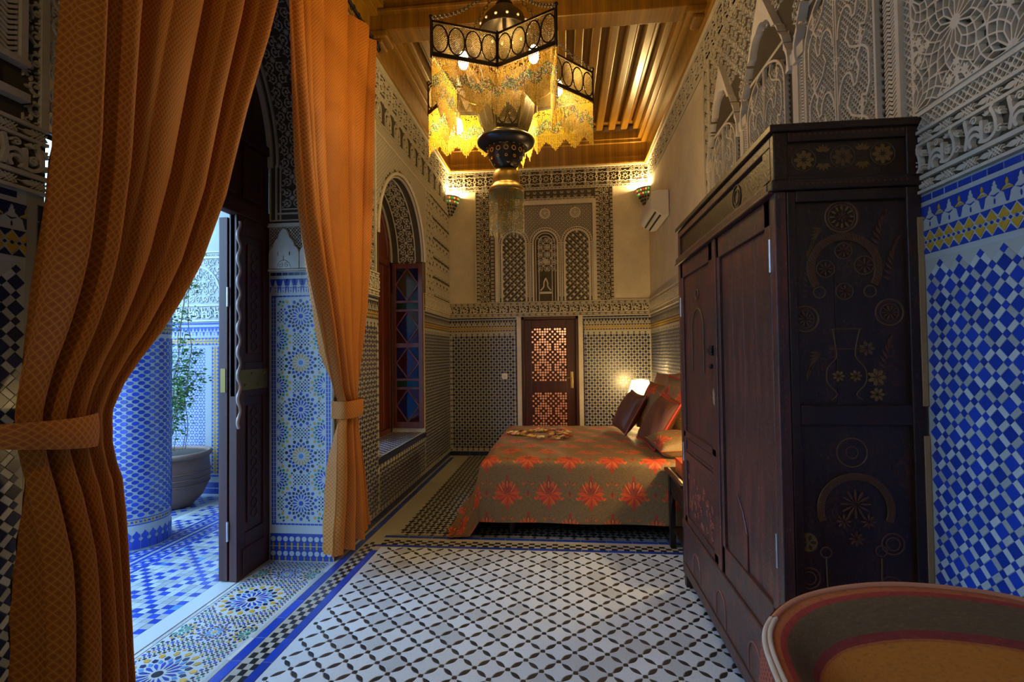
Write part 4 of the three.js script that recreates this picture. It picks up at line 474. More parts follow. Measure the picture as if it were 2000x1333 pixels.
// ================= courtyard beyond the door =================
{ const cw = struct('wall_courtyard'), cf = struct('floor_courtyard'), cg = struct('gallery_shade_roof'), f = F.court;
  part(cw, 'masonry', [span(-9.3, XL - TH, -0.1, 5.2, -5.5, -5.15), span(-9.3, -9, -0.1, 3.3, -5.5, 4.5), span(-9.3, XL - TH, -0.1, 3.3, 4.5, 4.8), span(XL - TH - 0.3, XL - TH + 0.001, HT - 0.05, 5.2, -5.5, 4.5)], std([0.5, 0.54, 0.53], 0.85, { map: plasterMap }));
  const CWH = glaze([0.3, 0.33, 0.34], 0.35), CPL = std([0.5, 0.51, 0.5], 0.85);
  part(cf, 'screed', span(-9.3, XL - TH, -0.3, 0, -5.5, 4.8), Z.grout);
  part(cg, 'plank_deck', span(-4.3, XL - TH, 3.75, 3.9, -5.15, -0.3), WOOD.beam);  // unseen roof added to shade the court, cut short for open sky
  // wall panel of small stars with a chain border
  part(cw, 'tile_bed', slab(f, -6.4, XL - TH, 0, 1.89, 0, W0), CWH[1]);
  const hexStar = carve(0.105, 0.0606, (c, w, h) => { for (const [x, y] of [[w / 2, h / 2], [0, 0], [w, 0], [0, h], [w, h]]) for (let k = 0; k < 6; k++) { const a = (k * TAU) / 6 + 0.5236, X = x + Math.cos(a) * 0.0185, Y = y + Math.sin(a) * 0.0185; fillp(c, [[X - 0.0078, Y], [X - 0.003, Y + 0.0062], [X + 0.005, Y + 0.0055], [X + 0.0078, Y - 0.001], [X + 0.003, Y - 0.0062], [X - 0.005, Y - 0.005]]); } }, { res: 900, depth: 0.002 });
  lay(cw, 'star_tile', hexStar, 0.105, 0.0606, Z.blue[1], f, -6.3, -3.93, 0.22, 1.6, W0); lay(cw, 'star_tile', hexStar, 0.105, 0.0606, Z.blue[1], f, -3.7, XL - TH - 0.05, 0.22, 1.6, W0);
  { const zg = CV.zigYellow, zb = CV.zigBlue; lay(cw, 'yellow_zigzag_tile', zg, 0.041, 0.08, Z.yellow[1], f, -6.4, XL - TH, 1.63, 1.71, W0); lay(cw, 'zigzag_tile', zb, 0.041, 0.08, Z.blue[1], f, -6.4, XL - TH, 1.63, 1.71, W0); const l = [], m = []; for (let v = 0.22; v < 1.6; v += 0.041) { l.push(at(f, -3.77, v, W0, 1, 1, Math.PI / 2)); m.push(at(f, -3.77, v, W0, 1, 1, Math.PI / 2)); } many(cw, 'yellow_zigzag_tile', zg, Z.yellow[1], l); many(cw, 'zigzag_tile', zb, Z.blue[1], m); }
  lay(cw, 'crenel_tile', CV.crenelBlue, 0.085, 0.083, Z.blue[1], f, -6.4, XL - TH, 1.725, 1.83, W0);
  { const l = []; for (let u = -6.35; u < -2.3; u += 0.055) { l.push(at(f, u, 1.865, W0)); l.push(at(f, u, 0.2, W0)); } many(cw, 'brick_tile', gBrick, Z.blue[1], l); const k = []; for (let u = -6.3; u < -2.3; u += 0.15) for (const v of [0.033, 0.1]) k.push(at(f, u, v, 0)); many(cw, 'skirting_tile', gSkirt, Z.blue[0], k); }
  ground(cw, f, -6.4, XL - TH, 1.89, 2.75, std([0.4, 0.42, 0.4], 0.95)); lay(cw, 'carved_script', CV.script, 0.3, 0.105, CPL, f, -6.4, XL - TH, 1.92, 2.05, 0.006); lay(cw, 'carved_leafwork', CV.leafwork, 0.16, 0.16, CPL, f, -6.4, XL - TH, 2.1, 2.58, 0.006); lay(cw, 'carved_beads', CV.beads, 0.055, 0.032, CPL, f, -6.4, XL - TH, 2.6, 2.64, 0.006); for (const v of [1.89, 2.06, 2.585, 2.65]) fillet(cw, f, -6.4, XL - TH, v, v + 0.014, 0.02);
  part(cw, 'arch_moulding', new THREE.TorusGeometry(0.3, 0.014, 6, 30, Math.PI).applyMatrix4(at(f, -4.05, 2.2, 0.012)), CPL);
  // paving: squares of blue and white in stepped diamonds, with a border along the columns
  const pale = glaze([0.34, 0.37, 0.38], 0.35); const sq = tileGeo(0.05, 0.05, 0.0022, 0.0008), bl = [], wh = [], nv = []; let k = 0;
  for (let i = 0; i < 26; i++) for (let j = -8; j < 106; j++) { const x = -2.2 - 0.026 - i * 0.0525, v = -0.6 + j * 0.0525; if (x < -3.02 && x > -3.3) continue; const a = Math.abs(((i + 40) % 8) - 4), b = Math.abs(((j + 40) % 8) - 4), s = (a + b) % 4; k++; (s === 0 || (s === 2 && a === 2) ? bl : s === 1 && (i * 7 + j * 3) % 11 === 0 ? nv : wh).push(at(F.floor, x, v, 0.0003, 1, 1, R(-0.02, 0.02))); }
  field(cf, 'blue_paving_tile', sq, Z.blue, bl, { size: 0.05, N: F.floor.N }); field(cf, 'white_paving_tile', sq, pale, wh, { size: 0.05, N: F.floor.N }); field(cf, 'light_blue_paving_tile', sq, Z.sky, nv, { size: 0.05, N: F.floor.N });
  part(cf, 'tile_bed', slab(F.floor, -3.33, -3.0, -1, 5.14, 0, 0.0008), CWH[1]);
  { const bar = tileGeo(0.196, 0.028), l = [], c = []; const chk = tileGeo(0.03, 0.045); for (const x of [-3.02, -3.13, -3.19, -3.31]) for (let v = -0.9; v < 5.05; v += 0.2) l.push(at(F.floor, x, v, 0.0008, 1, 1, Math.PI / 2)); for (let r = 0; r < 2; r++) for (let v = -0.9; v < 5.1; v += 0.07) c.push(at(F.floor, -3.055 - r * 0.034, v + r * 0.035, 0.0008), at(F.floor, -3.23 - r * 0.034, v + r * 0.035, 0.0008)); field(cf, 'blue_border_tile', bar, Z.blue, l, { size: 0.1, N: F.floor.N }); field(cf, 'checker_tile', chk, Z.blue, c, { size: 0.04, N: F.floor.N }); }
  // open court beyond
  part(cf, 'tile_bed', slab(F.floor, -9, -3.62, -4.5, 5.14, 0, 0.001), CWH[1]); { const l = []; const d = diamonds([[-5.2, -3.62, 3.4, 5.1]], 0.09, 0.03); for (const [u, v, r] of d.big) l.push(at(F.floor, u, v, 0.001, 1.4, 1.4, r)); many(cf, 'diamond_tile', gBlue, Z.blue[1], l); }
}
// ---------- tiled column ----------
{ const X = -3.49, Zc = -3.77, r = 0.245, t = thing('tiled_column', 'round courtyard column covered in blue lozenge tiles with a crenellated foot band', 'column', [X, 0, Zc]);
  const shaft = part(t, 'shaft', cyl(r, r, 2.0, 0, 0, 0, 64), phys([0.33, 0.36, 0.37], 0.35, { clearcoat: 0.3 }));
  part(t, 'capital', lathe([[r + 0.004, 1.92], [r + 0.02, 1.93], [r + 0.02, 1.96], [r, 1.98], [r, 2.4], [r + 0.03, 2.43], [r + 0.06, 2.6], [r + 0.1, 2.75], [r + 0.1, 2.9], [0, 2.9]], 48), PL.smooth);
  part(t, 'abutment', rbox(0.62, 0.85, 0.6, 0, 3.325, 0, 0.02), PL.carved);
  const on = (a, y, n, rot = 0, s = 1) => { const N = V3(Math.sin(a), 0, Math.cos(a)), U = V3(Math.cos(a), 0, -Math.sin(a)), Y = V3(0, 1, 0), c = Math.cos(rot), q = Math.sin(rot); return new THREE.Matrix4().makeBasis(U.clone().multiplyScalar(c * s).addScaledVector(Y, q * s), U.clone().multiplyScalar(-q * s).addScaledVector(Y, c * s), N).setPosition(N.x * (r + n), y, N.z * (r + n)); };
  const hex = poly([[-0.0255, 0], [-0.017, 0.0115], [0, 0.0165], [0.017, 0.0115], [0.0255, 0], [0.017, -0.0115], [0, -0.0165], [-0.017, -0.0115]], 0.003, 0.0007), n = 21, rows = [];
  for (let j = 0; j < 60; j++) for (let i = 0; i < n; i++) { const a = ((i + (j % 2) / 2) * TAU) / n, y = 0.275 + j * 0.0285; if (y > 1.67) continue; rows.push([a, y]); }
  const face = rows.map(([a, y]) => { const m = on(a, y, -0.0005), N = V3(Math.sin(a), 0, Math.cos(a)), p = V3(0, 0, 0).setFromMatrixPosition(m).add(V3(X, 0, Zc)), to = camera.position.clone().sub(p).normalize(); return { m, d: N.dot(to), k: Math.abs(y - 0.9) * 0.1 }; }).sort((a, b) => b.d - b.k - a.d + a.k);
  face.forEach((o, i) => { if (i < 300) { const q = shadow(new THREE.Mesh(hex, Z.blue[Math.floor(rnd() * 3)])); q.name = 'lozenge_tile'; o.m.decompose(q.position, q.quaternion, q.scale); t.add(q); } });
  many(t, 'lozenge_tile', hex, Z.blue[1], face.slice(300).map((o) => o.m));
  const ring = (geo, w, y, mat, name) => { const m = Math.round((TAU * r) / w), l = []; for (let i = 0; i < m; i++) { const a = ((i + 0.5) * TAU) / m, q = on(a, y, 0).multiply(new THREE.Matrix4().makeTranslation(-w / 2, 0, 0)), p = V3(X + Math.sin(a) * r, y, Zc + Math.cos(a) * r), fc = camera.position.clone().sub(p).normalize().dot(V3(Math.sin(a), 0, Math.cos(a))); if (fc > 0.1 && w > 0.05) { const o = shadow(new THREE.Mesh(geo, mat)); o.name = name; q.decompose(o.position, o.quaternion, o.scale); t.add(o); } else l.push(q); } many(t, name, geo, mat, l); };
  ring(CV.crenelBlue, 0.085, 1.78, Z.blue[0], 'crenel_tile'); ring(CV.zigBlue, 0.041, 1.69, Z.blue[0], 'zigzag_tile'); ring(CV.zigYellow, 0.041, 1.69, Z.yellow[0], 'yellow_zigzag_tile');
  { const chain = carve(0.055, 0.05, (c, w, h) => { c.fillRect(0, 0, w, 0.008); c.fillRect(0, h - 0.008, w, 0.008); fillp(c, star8(0, h / 2, 0.013, 0.5, 4, 0.785)); fillp(c, star8(w, h / 2, 0.013, 0.5, 4, 0.785)); dot(c, w / 2, h / 2, 0.006); }, { res: 900, depth: 0.002 }), chY = carve(0.055, 0.05, (c, w, h) => { arc(c, 0.007, w / 2, h / 2, 0.0125); }, { res: 900, depth: 0.002 }); ring(chain, 0.055, 0.2, Z.blue[1], 'chain_tile'); ring(chY, 0.055, 0.2, Z.yellow[1], 'yellow_ring_tile'); }
  { const foot = carve(0.055, 0.15, (c, w, h) => { fillp(c, [[0.002, 0], [w - 0.002, 0], [w - 0.002, 0.06], [w - 0.014, 0.072], [w - 0.014, 0.082], [w - 0.004, 0.09], [w - 0.004, 0.11], [w - 0.016, 0.12], [w / 2, 0.14], [0.016, 0.12], [0.004, 0.11], [0.004, 0.09], [0.014, 0.082], [0.014, 0.072], [0.002, 0.06]]); }, { res: 800, depth: 0.003 }); ring(foot, 0.055, 0.015, Z.blue[1], 'crenel_tile'); }
}
// a second column of the same row carries the gallery on the near side
{ const t = thing('plain_column', 'courtyard column of the gallery hidden behind the left curtain', 'column', [-3.49, 0, -0.6]); part(t, 'shaft', cyl(0.245, 0.245, 2.0, 0, 0, 0, 48), Z.sky[2]); part(t, 'capital', lathe([[0.25, 1.98], [0.245, 2.4], [0.3, 2.6], [0.35, 2.75], [0.35, 3.75], [0, 3.75]], 32), PL.carved); }
// ---------- clay pot and climbing plant ----------
{ const t = thing('clay_pot', 'large brown glazed clay pot with ribbed belly behind the tiled column', 'plant pot', [-3.93, 0, -4.7]);
  part(t, 'bowl', lathe([[0, 0.0], [0.16, 0.0], [0.18, 0.02], [0.255, 0.1], [0.31, 0.22], [0.325, 0.34], [0.315, 0.44], [0.31, 0.5], [0.3, 0.52], [0.3, 0.5], [0.285, 0.44], [0, 0.44]], 48), phys([0.13, 0.062, 0.045], 0.5, { clearcoat: 0.3, clearcoatRoughness: 0.35, bumpMap: grainBump, bumpScale: 0.002 }));
  part(t, 'rim', new THREE.TorusGeometry(0.318, 0.022, 10, 48).rotateX(Math.PI / 2).scale(1, 1.3, 1).translate(0, 0.525, 0), std([0.2, 0.12, 0.085], 0.6));
  part(t, 'rib', [0.24, 0.3, 0.36].map((y, i) => new THREE.TorusGeometry([0.316, 0.325, 0.326][i], 0.006, 6, 48).rotateX(Math.PI / 2).translate(0, y, 0)), std([0.16, 0.08, 0.055], 0.55));
  part(t, 'soil', cyl(0.295, 0.295, 0.02, 0, 0.5, 0, 32), std([0.05, 0.035, 0.025], 1));
  const p = thing('climbing_plant', 'thin stemmed climbing plant with small green leaves rising from the clay pot', 'plant', [-3.93, 0.562, -4.7]);
  const leafG = []; const stems = []; seed = 4242;
  const one = poly([[0, 0], [0.012, 0.008], [0.026, 0.009], [0.042, 0], [0.026, -0.009], [0.012, -0.008]], 0.0008).translate(0, 0, -0.0004);
  const addLeaf = (v, s) => { const g = one.clone(); g.scale(s, s, 1); turn(g, R(-1.2, 1.2), R(0, 6.3), R(-0.9, 0.5)); g.translate(v.x, v.y, v.z); leafG.push(g); };
  for (let s = 0; s < 11; s++) { const a = R(0, TAU), pts = [V3(Math.cos(a) * 0.1, 0, Math.sin(a) * 0.1)], h = R(0.7, 1.3) + (s < 5 ? 1.4 : 0), lean = R(-0.12, 0.32), lz = R(-0.12, 0.1); const m = 9; for (let i = 1; i <= m; i++) { const k = i / m; pts.push(V3(pts[0].x + lean * k + R(-0.03, 0.03) + (k > 0.6 ? 0.1 * (k - 0.6) : 0), h * k, pts[0].z + lz * k + R(-0.03, 0.03))); } stems.push(tube(pts, 0.0035, 36, 5)); const cv = new THREE.CatmullRomCurve3(pts);
    for (let i = 0; i < 52; i++) { const q = R(0.22, 1), v = cv.getPoint(q); const dense = q > 0.25 && h < 1.3 ? 2 : 1; for (let d = 0; d < dense; d++) addLeaf(V3(v.x + R(-0.09, 0.09), v.y + R(-0.07, 0.05), v.z + R(-0.09, 0.09)), R(0.7, 1.25)); }
    for (let b = 0; b < 4; b++) { const q = R(0.4, 0.95), v = cv.getPoint(q), e = V3(v.x + R(-0.2, 0.26), v.y + R(-0.12, 0.14), v.z + R(-0.12, 0.12)); stems.push(tube([v, v.clone().lerp(e, 0.5).add(V3(0, 0.03, 0)), e], 0.002, 10, 4)); for (let i = 0; i < 12; i++) { const w = v.clone().lerp(e, R(0.2, 1)); addLeaf(w.add(V3(R(-0.03, 0.03), R(-0.03, 0.03), R(-0.03, 0.03))), R(0.6, 1.1)); } } }
  part(p, 'stem', stems, std([0.16, 0.12, 0.07], 0.8)); const fo = part(p, 'foliage', leafG, phys([0.075, 0.2, 0.035], 0.5, { transmission: 0.2, thickness: 0 })); fo.userData.kind = 'stuff';
}
// ---------- great wooden gate with a cut-out doorway ----------
{ const g = struct('door_2'), w = WOOD.gate, x0 = -2.227, x1 = -2.172, OP = [-3.14, -1.86, 2.46];
  // upper leaf-wide field fills the arch above the doorway
  { const s = new THREE.Shape(); s.moveTo(DOOR.c - DOOR.w, OP[2]); s.lineTo(DOOR.c + DOOR.w, OP[2]); s.lineTo(DOOR.c + DOOR.w, DOOR.spring); s.absellipse(DOOR.c, DOOR.spring, DOOR.w, DOOR.rise, 0, Math.PI, false); s.closePath(); part(g, 'upper_field', new THREE.ExtrudeGeometry(s, { depth: 0.05, bevelEnabled: false }).applyMatrix4(at(F.left, 0, 0, x0 - XL)), w);
    part(g, 'upper_rail', [span(x0 - 0.01, x1 + 0.012, OP[2], OP[2] + 0.1, -3.515, -1.46, 0.008), span(x0, x1 + 0.02, 2.98, 3.05, -3.515, -1.46, 0.01)], w); for (let z = -3.42; z < -1.55; z += 0.29) part(g, 'upper_panel', rbox(0.02, 0.36, 0.22, x1 + 0.004, 2.77, z + 0.11, 0.008), w); }
  for (const [za, zb] of [[-3.515, OP[0]], [OP[1], -1.46]]) { const zc = (za + zb) / 2, wd = zb - za, lf = new THREE.Group(); lf.name = 'fixed_leaf'; g.add(lf);
    part(lf, 'board', span(x0 + 0.008, x1 - 0.012, 0.01, OP[2], za, zb, 0.003), w);
    for (const [p, q] of [[za, za + 0.075], [zb - 0.085, zb]]) part(lf, 'stile', span(x0, x1, 0.005, OP[2], p, q, 0.004), w);
    for (const [p, q] of [[0.005, 0.3], [1.22, 1.46], [OP[2] - 0.12, OP[2]]]) part(lf, 'rail', span(x0, x1 - 0.001, p, q, za + 0.0755, zb - 0.0855, 0.004), w);
    for (const [ya, yb] of [[0.36, 1.16], [1.52, 2.28]]) { part(lf, 'carved_panel', [span(x1 - 0.012, x1 - 0.002, ya, yb, zc - wd * 0.2, zc + wd * 0.18, 0.004)], w); const l = []; for (let y = ya + 0.05; y < yb - 0.03; y += 0.07) { for (const s of [-1, 1]) l.push(tube([V3(0, -0.03, s * 0.002), V3(0, -0.01, s * 0.03), V3(0, 0.02, s * 0.026), V3(0, 0.034, s * 0.004)], 0.004, 10, 5).translate(x1 + 0.0, y, zc)); } part(lf, 'carving', l, w); }
    part(lf, 'brass_strap', [span(x1, x1 + 0.004, 1.27, 1.41, za + 0.03, zb - 0.005, 0.002)], METAL.oldbrass, 'tarnished brass strap'); for (let i = 0; i < 4; i++) part(lf, 'stud', new THREE.SphereGeometry(0.01, 10, 8).translate(x1 + 0.006, i % 2 ? 1.3 : 1.38, za + 0.08 + i * 0.07), METAL.oldbrass);
    part(lf, 'kick_carving', [span(x1, x1 + 0.008, 0.03, 0.2, za + 0.06, zb - 0.06, 0.004)], w);
  }
  // the doorway's own leaf folded back behind the far fixed leaf
  const lf = new THREE.Group(); lf.name = 'folded_leaf'; g.add(lf); part(lf, 'board', span(-2.3, -2.238, 0.012, OP[2] - 0.02, -3.51, OP[0] + 0.002, 0.004), w); for (const y of [0.34, 1.9]) part(lf, 'hinge', cyl(0.008, 0.008, 0.13, -2.233, y - 0.065, OP[0] + 0.006, 10), METAL.steel); part(lf, 'edge_plate', span(-2.285, -2.25, 1.26, 1.42, OP[0] + 0.002, OP[0] + 0.006, 0.001), METAL.oldbrass);
  // scalloped moulding along the doorway's edge
  const wav = []; for (let i = 0; i <= 90; i++) { const y = 1.02 + i * 0.0155; wav.push(V3(x1 + 0.006, y, OP[0] - 0.012 + 0.012 * Math.sin(i * 0.62))); } part(g, 'scalloped_moulding', [new THREE.TubeGeometry(new THREE.CatmullRomCurve3(wav), 260, 0.011, 8)], phys([0.3, 0.2, 0.16], 0.3, { clearcoat: 0.6 }), 'polished wavy carved edge');
  part(g, 'threshold', span(-2.3, -2.175, 0, 0.006, -3.51, -1.46, 0.002), Z.white[1]);
}
// ---------- windows of the left wall ----------
WIN.forEach((o, i) => { const g = struct('window_' + (i + 1)), z0 = -(o.c + o.w), z1 = -(o.c - o.w), w = WOOD.window, xo = XL - 0.4;
  part(g, 'window_frame', [span(xo - 0.07, xo, o.sill, 3.3, z0, z0 + 0.06, 0.006), span(xo - 0.07, xo, o.sill, 3.3, z1 - 0.06, z1, 0.006), span(xo - 0.07, xo, o.sill, o.sill + 0.06, z0, z1, 0.006), span(xo - 0.07, xo, 2.56, 2.64, z0, z1, 0.006), new THREE.TorusGeometry(o.w - 0.03, 0.03, 8, 40, Math.PI).rotateY(Math.PI / 2).translate(xo - 0.035, 2.62, -o.c)], w);
  // iron bars
  if (i === 0) { // the opened leaf lies back against the far reveal; panes of coloured glass in diamonds
    const lf = new THREE.Group(); lf.name = 'casement'; lf.position.set(XL - 0.375, 0.615, z0 + 0.03); g.add(lf); const H = 1.985, W = 0.375;
    part(lf, 'casement_stile', [rbox(0.045, H, 0.04, 0.0225, H / 2, 0, 0.005), rbox(0.055, H, 0.04, W - 0.0275, H / 2, 0, 0.005)], w); const ys = [0, 0.5, 0.585, 1.0, 1.06, 1.475, 1.56, H]; part(lf, 'casement_rail', [[0, 0.07], [0.46, 0.49], [0.565, 0.595], [0.965, 1.02], [1.4, 1.43], [1.505, 1.535], [H - 0.06, H]].map(([a, b]) => rbox(W - 0.08, b - a, 0.036, W / 2 - 0.005, (a + b) / 2, 0, 0.004)), w);
    const tint = { blue: [0.008, 0.014, 0.1], red: [0.09, 0.01, 0.008], amber: [0.11, 0.06, 0.012], green: [0.008, 0.05, 0.02] }, glass = Object.fromEntries(Object.entries(tint).map(([k, c]) => [k, phys(c, 0.08, { transmission: 0.6, thickness: 0 })]));
    const cells = [[0.07, 0.46, 'blue', 'red'], [0.595, 0.965, 'red', 'blue'], [1.02, 1.4, 'blue', 'red'], [1.535, H - 0.06, 'amber', 'blue']];
    const x0 = 0.045, x1 = W - 0.055, xc = (x0 + x1) / 2; for (const [a, b, c1, c2] of cells) { const yc = (a + b) / 2; part(lf, 'diamond_pane', poly([[x0, yc], [xc, a], [x1, yc], [xc, b]], 0.004).translate(0, 0, -0.002), glass[c1]); for (const p of [[[x0, a], [xc, a], [x0, yc]], [[x1, a], [x1, yc], [xc, a]], [[x0, b], [x0, yc], [xc, b]], [[x1, b], [xc, b], [x1, yc]]]) part(lf, 'corner_pane', poly(p, 0.004).translate(0, 0, -0.002), glass[c2]);
      part(lf, 'glazing_bar', [[x0, yc, xc, a], [xc, a, x1, yc], [x1, yc, xc, b], [xc, b, x0, yc]].map(([p, q, r, s]) => { const l = Math.hypot(r - p, s - q); return rbox(l, 0.014, 0.03, 0, 0, 0, 0.003).rotateZ(Math.atan2(s - q, r - p)).translate((p + r) / 2, (q + s) / 2, 0.002); }), w); }
    for (const [a, b] of [[0.49, 0.565], [1.43, 1.505]]) part(lf, 'narrow_pane', box(x1 - x0, b - a, 0.004, xc, (a + b) / 2, 0), glass.green);
    for (let k = 0; k < 4; k++) part(g, 'shutter_board', span(xo - 0.06, xo - 0.025, o.sill + 0.06, 2.56, z0 + 0.06 + k * 0.17, z0 + 0.06 + (k + 1) * 0.17 - 0.004, 0.005), w); { const s = new THREE.Shape(); s.moveTo(-o.w, 0); s.lineTo(o.w, 0); s.absarc(0, 0, o.w, 0, Math.PI, false); part(g, 'arched_board', new THREE.ExtrudeGeometry(s, { depth: 0.03, bevelEnabled: false, curveSegments: 30 }).applyMatrix4(at(F.left, o.c, 2.63, xo - 0.06 - XL)), w); }
  }
});
// ---------- back door with pierced panels, and the lit room behind it ----------
{ const g = struct('door_1'), w = WOOD.door, x0 = -0.617, x1 = 0.214, zf = ZB;
  part(g, 'door_frame', [span(x0, x0 + 0.045, 0, 2.03, zf - 0.12, zf + 0.01, 0.006), span(x1 - 0.045, x1, 0, 2.03, zf - 0.12, zf + 0.01, 0.006), span(x0, x1, 1.98, 2.03, zf - 0.12, zf + 0.01, 0.006)], w);
  const a = x0 + 0.045, b = x1 - 0.045, zb = zf - 0.07, zt = zf - 0.025; const leafG = new THREE.Group(); leafG.name = 'door_leaf'; g.add(leafG);
  part(leafG, 'stile', [span(a, a + 0.1, 0.01, 1.98, zb, zt, 0.004), span(b - 0.13, b, 0.01, 1.98, zb, zt, 0.004)], w); part(leafG, 'rail', [span(a + 0.1, b - 0.13, 1.86, 1.98, zb, zt - 0.002, 0.004), span(a + 0.1, b - 0.13, 0.92, 1.08, zb, zt - 0.002, 0.004), span(a + 0.1, b - 0.13, 0.01, 0.16, zb, zt - 0.002, 0.004)], w);
  const gx0 = a + 0.1, gx1 = b - 0.13, grille = (y0, y1) => { const W = gx1 - gx0, H = y1 - y0; return carve(W, H, (c) => { c.fillRect(0, 0, W, H); black(c, () => { const n = 14, p = W / n, m = Math.round(H / p); const q = H / m; for (let i = 0; i < n; i++) for (let j = 0; j < m; j++) { const x = (i + 0.5) * p, y = (j + 0.5) * q, u = Math.abs(i - (n - 1) / 2), v = ((j + 0.5) / m) * 2 % 1; const sI = Math.abs(((i + 4) % 8) - 4), sJ = Math.abs(((j + 3) % 8) - 4); const strap = (sI + sJ) % 4 === 3 || (sI === 0 && sJ % 3 === 1) || (sJ === 0 && sI % 4 === 1); if (!strap) fillp(c, star8(x, y, p * 0.42, 0.95, 4, 0)); } }); }, { res: 900, depth: 0.014, tol: 0.2 }).translate(gx0, y0, zf - 0.056); };
  part(leafG, 'pierced_panel', grille(1.08, 1.86), w); part(leafG, 'pierced_panel', grille(0.16, 0.92), w);
  part(leafG, 'handle_plate', rbox(0.04, 0.24, 0.008, b - 0.06, 1.1, zt + 0.004, 0.004), METAL.brass); part(leafG, 'lever', [rod(V3(b - 0.06, 1.13, zt), V3(b - 0.06, 1.13, zt + 0.045), 0.008), rod(V3(b - 0.06, 1.13, zt + 0.045), V3(b - 0.16, 1.132, zt + 0.045), 0.008)], METAL.brass);
  const rm = struct('wall_bathroom'); part(rm, 'masonry', [span(-1.2, -1.1, 0, 2.6, -9.2, -7.6), span(0.8, 0.9, 0, 2.6, -9.2, -7.6), span(-1.2, 0.9, 0, 2.6, -9.3, -9.2), span(-1.2, 0.9, 2.6, 2.7, -9.3, -7.6), span(-1.2, 0.9, -0.1, 0, -9.3, -7.6)], std([0.72, 0.5, 0.38], 0.7));
  const l = thing('bathroom_light', 'small lamp seen through the pierced back door', 'lamp', [0.05, 2.12, -8.6]); part(l, 'bulb', new THREE.SphereGeometry(0.06, 16, 12), glow([1, 0.75, 0.5], 4)); const pl = new THREE.PointLight(new THREE.Color().setRGB(1, 0.72, 0.45), 2.4); pl.castShadow = true; l.add(pl);
}
// ================= curtains =================
const jacquard = (g, d, bright) => canvasTex(256, 256, (c, w) => { c.fillStyle = g; c.fillRect(0, 0, w, w); const n = 4, p = w / n; for (let i = -1; i <= n; i++) for (let j = -1; j <= n; j++) for (const o of [0, 0.5]) { const x = (i + o + 0.5) * p, y = (j + o + 0.5) * p; c.strokeStyle = bright; c.lineWidth = 5; c.beginPath(); c.moveTo(x - p / 2, y); c.lineTo(x, y - p / 2); c.lineTo(x + p / 2, y); c.lineTo(x, y + p / 2); c.closePath(); c.stroke(); c.fillStyle = d; c.beginPath(); c.ellipse(x, y, p * 0.17, p * 0.2, 0, 0, TAU); c.fill(); } for (let i = 0; i < 9000; i++) { c.fillStyle = rnd() < 0.5 ? 'rgba(0,0,0,0.07)' : 'rgba(255,190,90,0.07)'; c.fillRect(rnd() * w, rnd() * w, 3, 1); } });
const weave = tex(128, 128, (u, v) => 0.5 + 0.25 * Math.sin(u * TAU * 32) * Math.sin(v * TAU * 32) + 0.25 * (Math.abs(((u * 4 + v * 4) % 1) - 0.5) + Math.abs(((u * 4 - v * 4 + 8) % 1) - 0.5)), { srgb: false, rx: 8, ry: 8 });
const jacq = jacquard('#b86a14', '#a65a0e', '#d8942e'); jacq.repeat.set(9.5, 9.5);
const CLOTH = phys([0.84, 0.8, 0.66], 0.62, { map: jacq, bumpMap: weave, bumpScale: 0.0012, sheen: 0.5, sheenColor: new THREE.Color().setRGB(0.9, 0.45, 0.1), sheenRoughness: 0.45, side: THREE.DoubleSide });
const lerpRows = (rows, y) => { for (let i = 0; i < rows.length - 1; i++) { const [a, p] = rows[i], [b, q] = rows[i + 1]; if (y <= a && y >= b) { let t = (a - y) / (a - b); return p + (q - p) * t; } } return y > rows[0][0] ? rows[0][1] + (y - rows[0][0]) * ((rows[0][1] - rows[1][1]) / (rows[0][0] - rows[1][0])) : rows[rows.length - 1][1]; };
function grid(nu, nv, fn, uvf) { const pos = new Float32Array((nu + 1) * (nv + 1) * 3), uv = new Float32Array((nu + 1) * (nv + 1) * 2), idx = []; for (let j = 0; j <= nv; j++) for (let i = 0; i <= nu; i++) { const k = j * (nu + 1) + i, p = fn(i / nu, j / nv); pos.set([p.x, p.y, p.z], k * 3); uv.set(uvf ? uvf(i / nu, j / nv) : [i / nu, j / nv], k * 2); if (i < nu && j < nv) idx.push(k, k + 1, k + nu + 2, k, k + nu + 2, k + nu + 1); } const g = new THREE.BufferGeometry(); g.setAttribute('position', new THREE.BufferAttribute(pos, 3)); g.setAttribute('uv', new THREE.BufferAttribute(uv, 2)); g.setIndex(idx); g.computeVertexNormals(); return g; }
function curtainGeo(o) {
  const ridge = (q) => { const s = Math.abs(Math.sin(Math.PI * q)); return Math.pow(s, 0.9); };
  return grid(320, 200, (u, v) => { const y = o.top + (o.bottom - o.top) * v, zl = lerpRows(o.L, y), zr = lerpRows(o.R, y), w = Math.abs(zl - zr), near = Math.exp(-(((y - o.tie) / 0.3) ** 2)), uu = u + o.warp * Math.sin(u * 5.1 + 0.7) * 0.07 + 0.012 * Math.sin(y * 2.1 + u * 9);
      const f = ridge(uu * o.n) , f2 = ridge(uu * o.n * 2 + 0.35 + 0.05 * Math.sin(y * 1.7)), f3 = Math.sin(uu * 46 + y * 0.9);
      const amp = o.amp * (0.75 + 0.35 * Math.sin(y * 0.8 + u * 4)), lowFan = y < o.tie ? 1.15 : 1;
      const x = o.x + amp * lowFan * (f - 0.5) * (1 - 0.62 * near) + amp * 0.16 * (f2 - 0.5) + 0.002 * f3 * (1 - near) + near * 0.03 * Math.sqrt(Math.max(0, 1 - (2 * u - 1) ** 2));
      const z = zl + (zr - zl) * u + 0.18 * (w / o.n) * Math.sin(TAU * uu * o.n) * (0.25 + 0.4 * (f - 0.5)); return V3(x, y + (v > 0.99 ? 0.012 * Math.sin(u * 40) : 0), z); }, (u, v) => [u * o.cloth, (o.top - o.bottom) * v]);
}
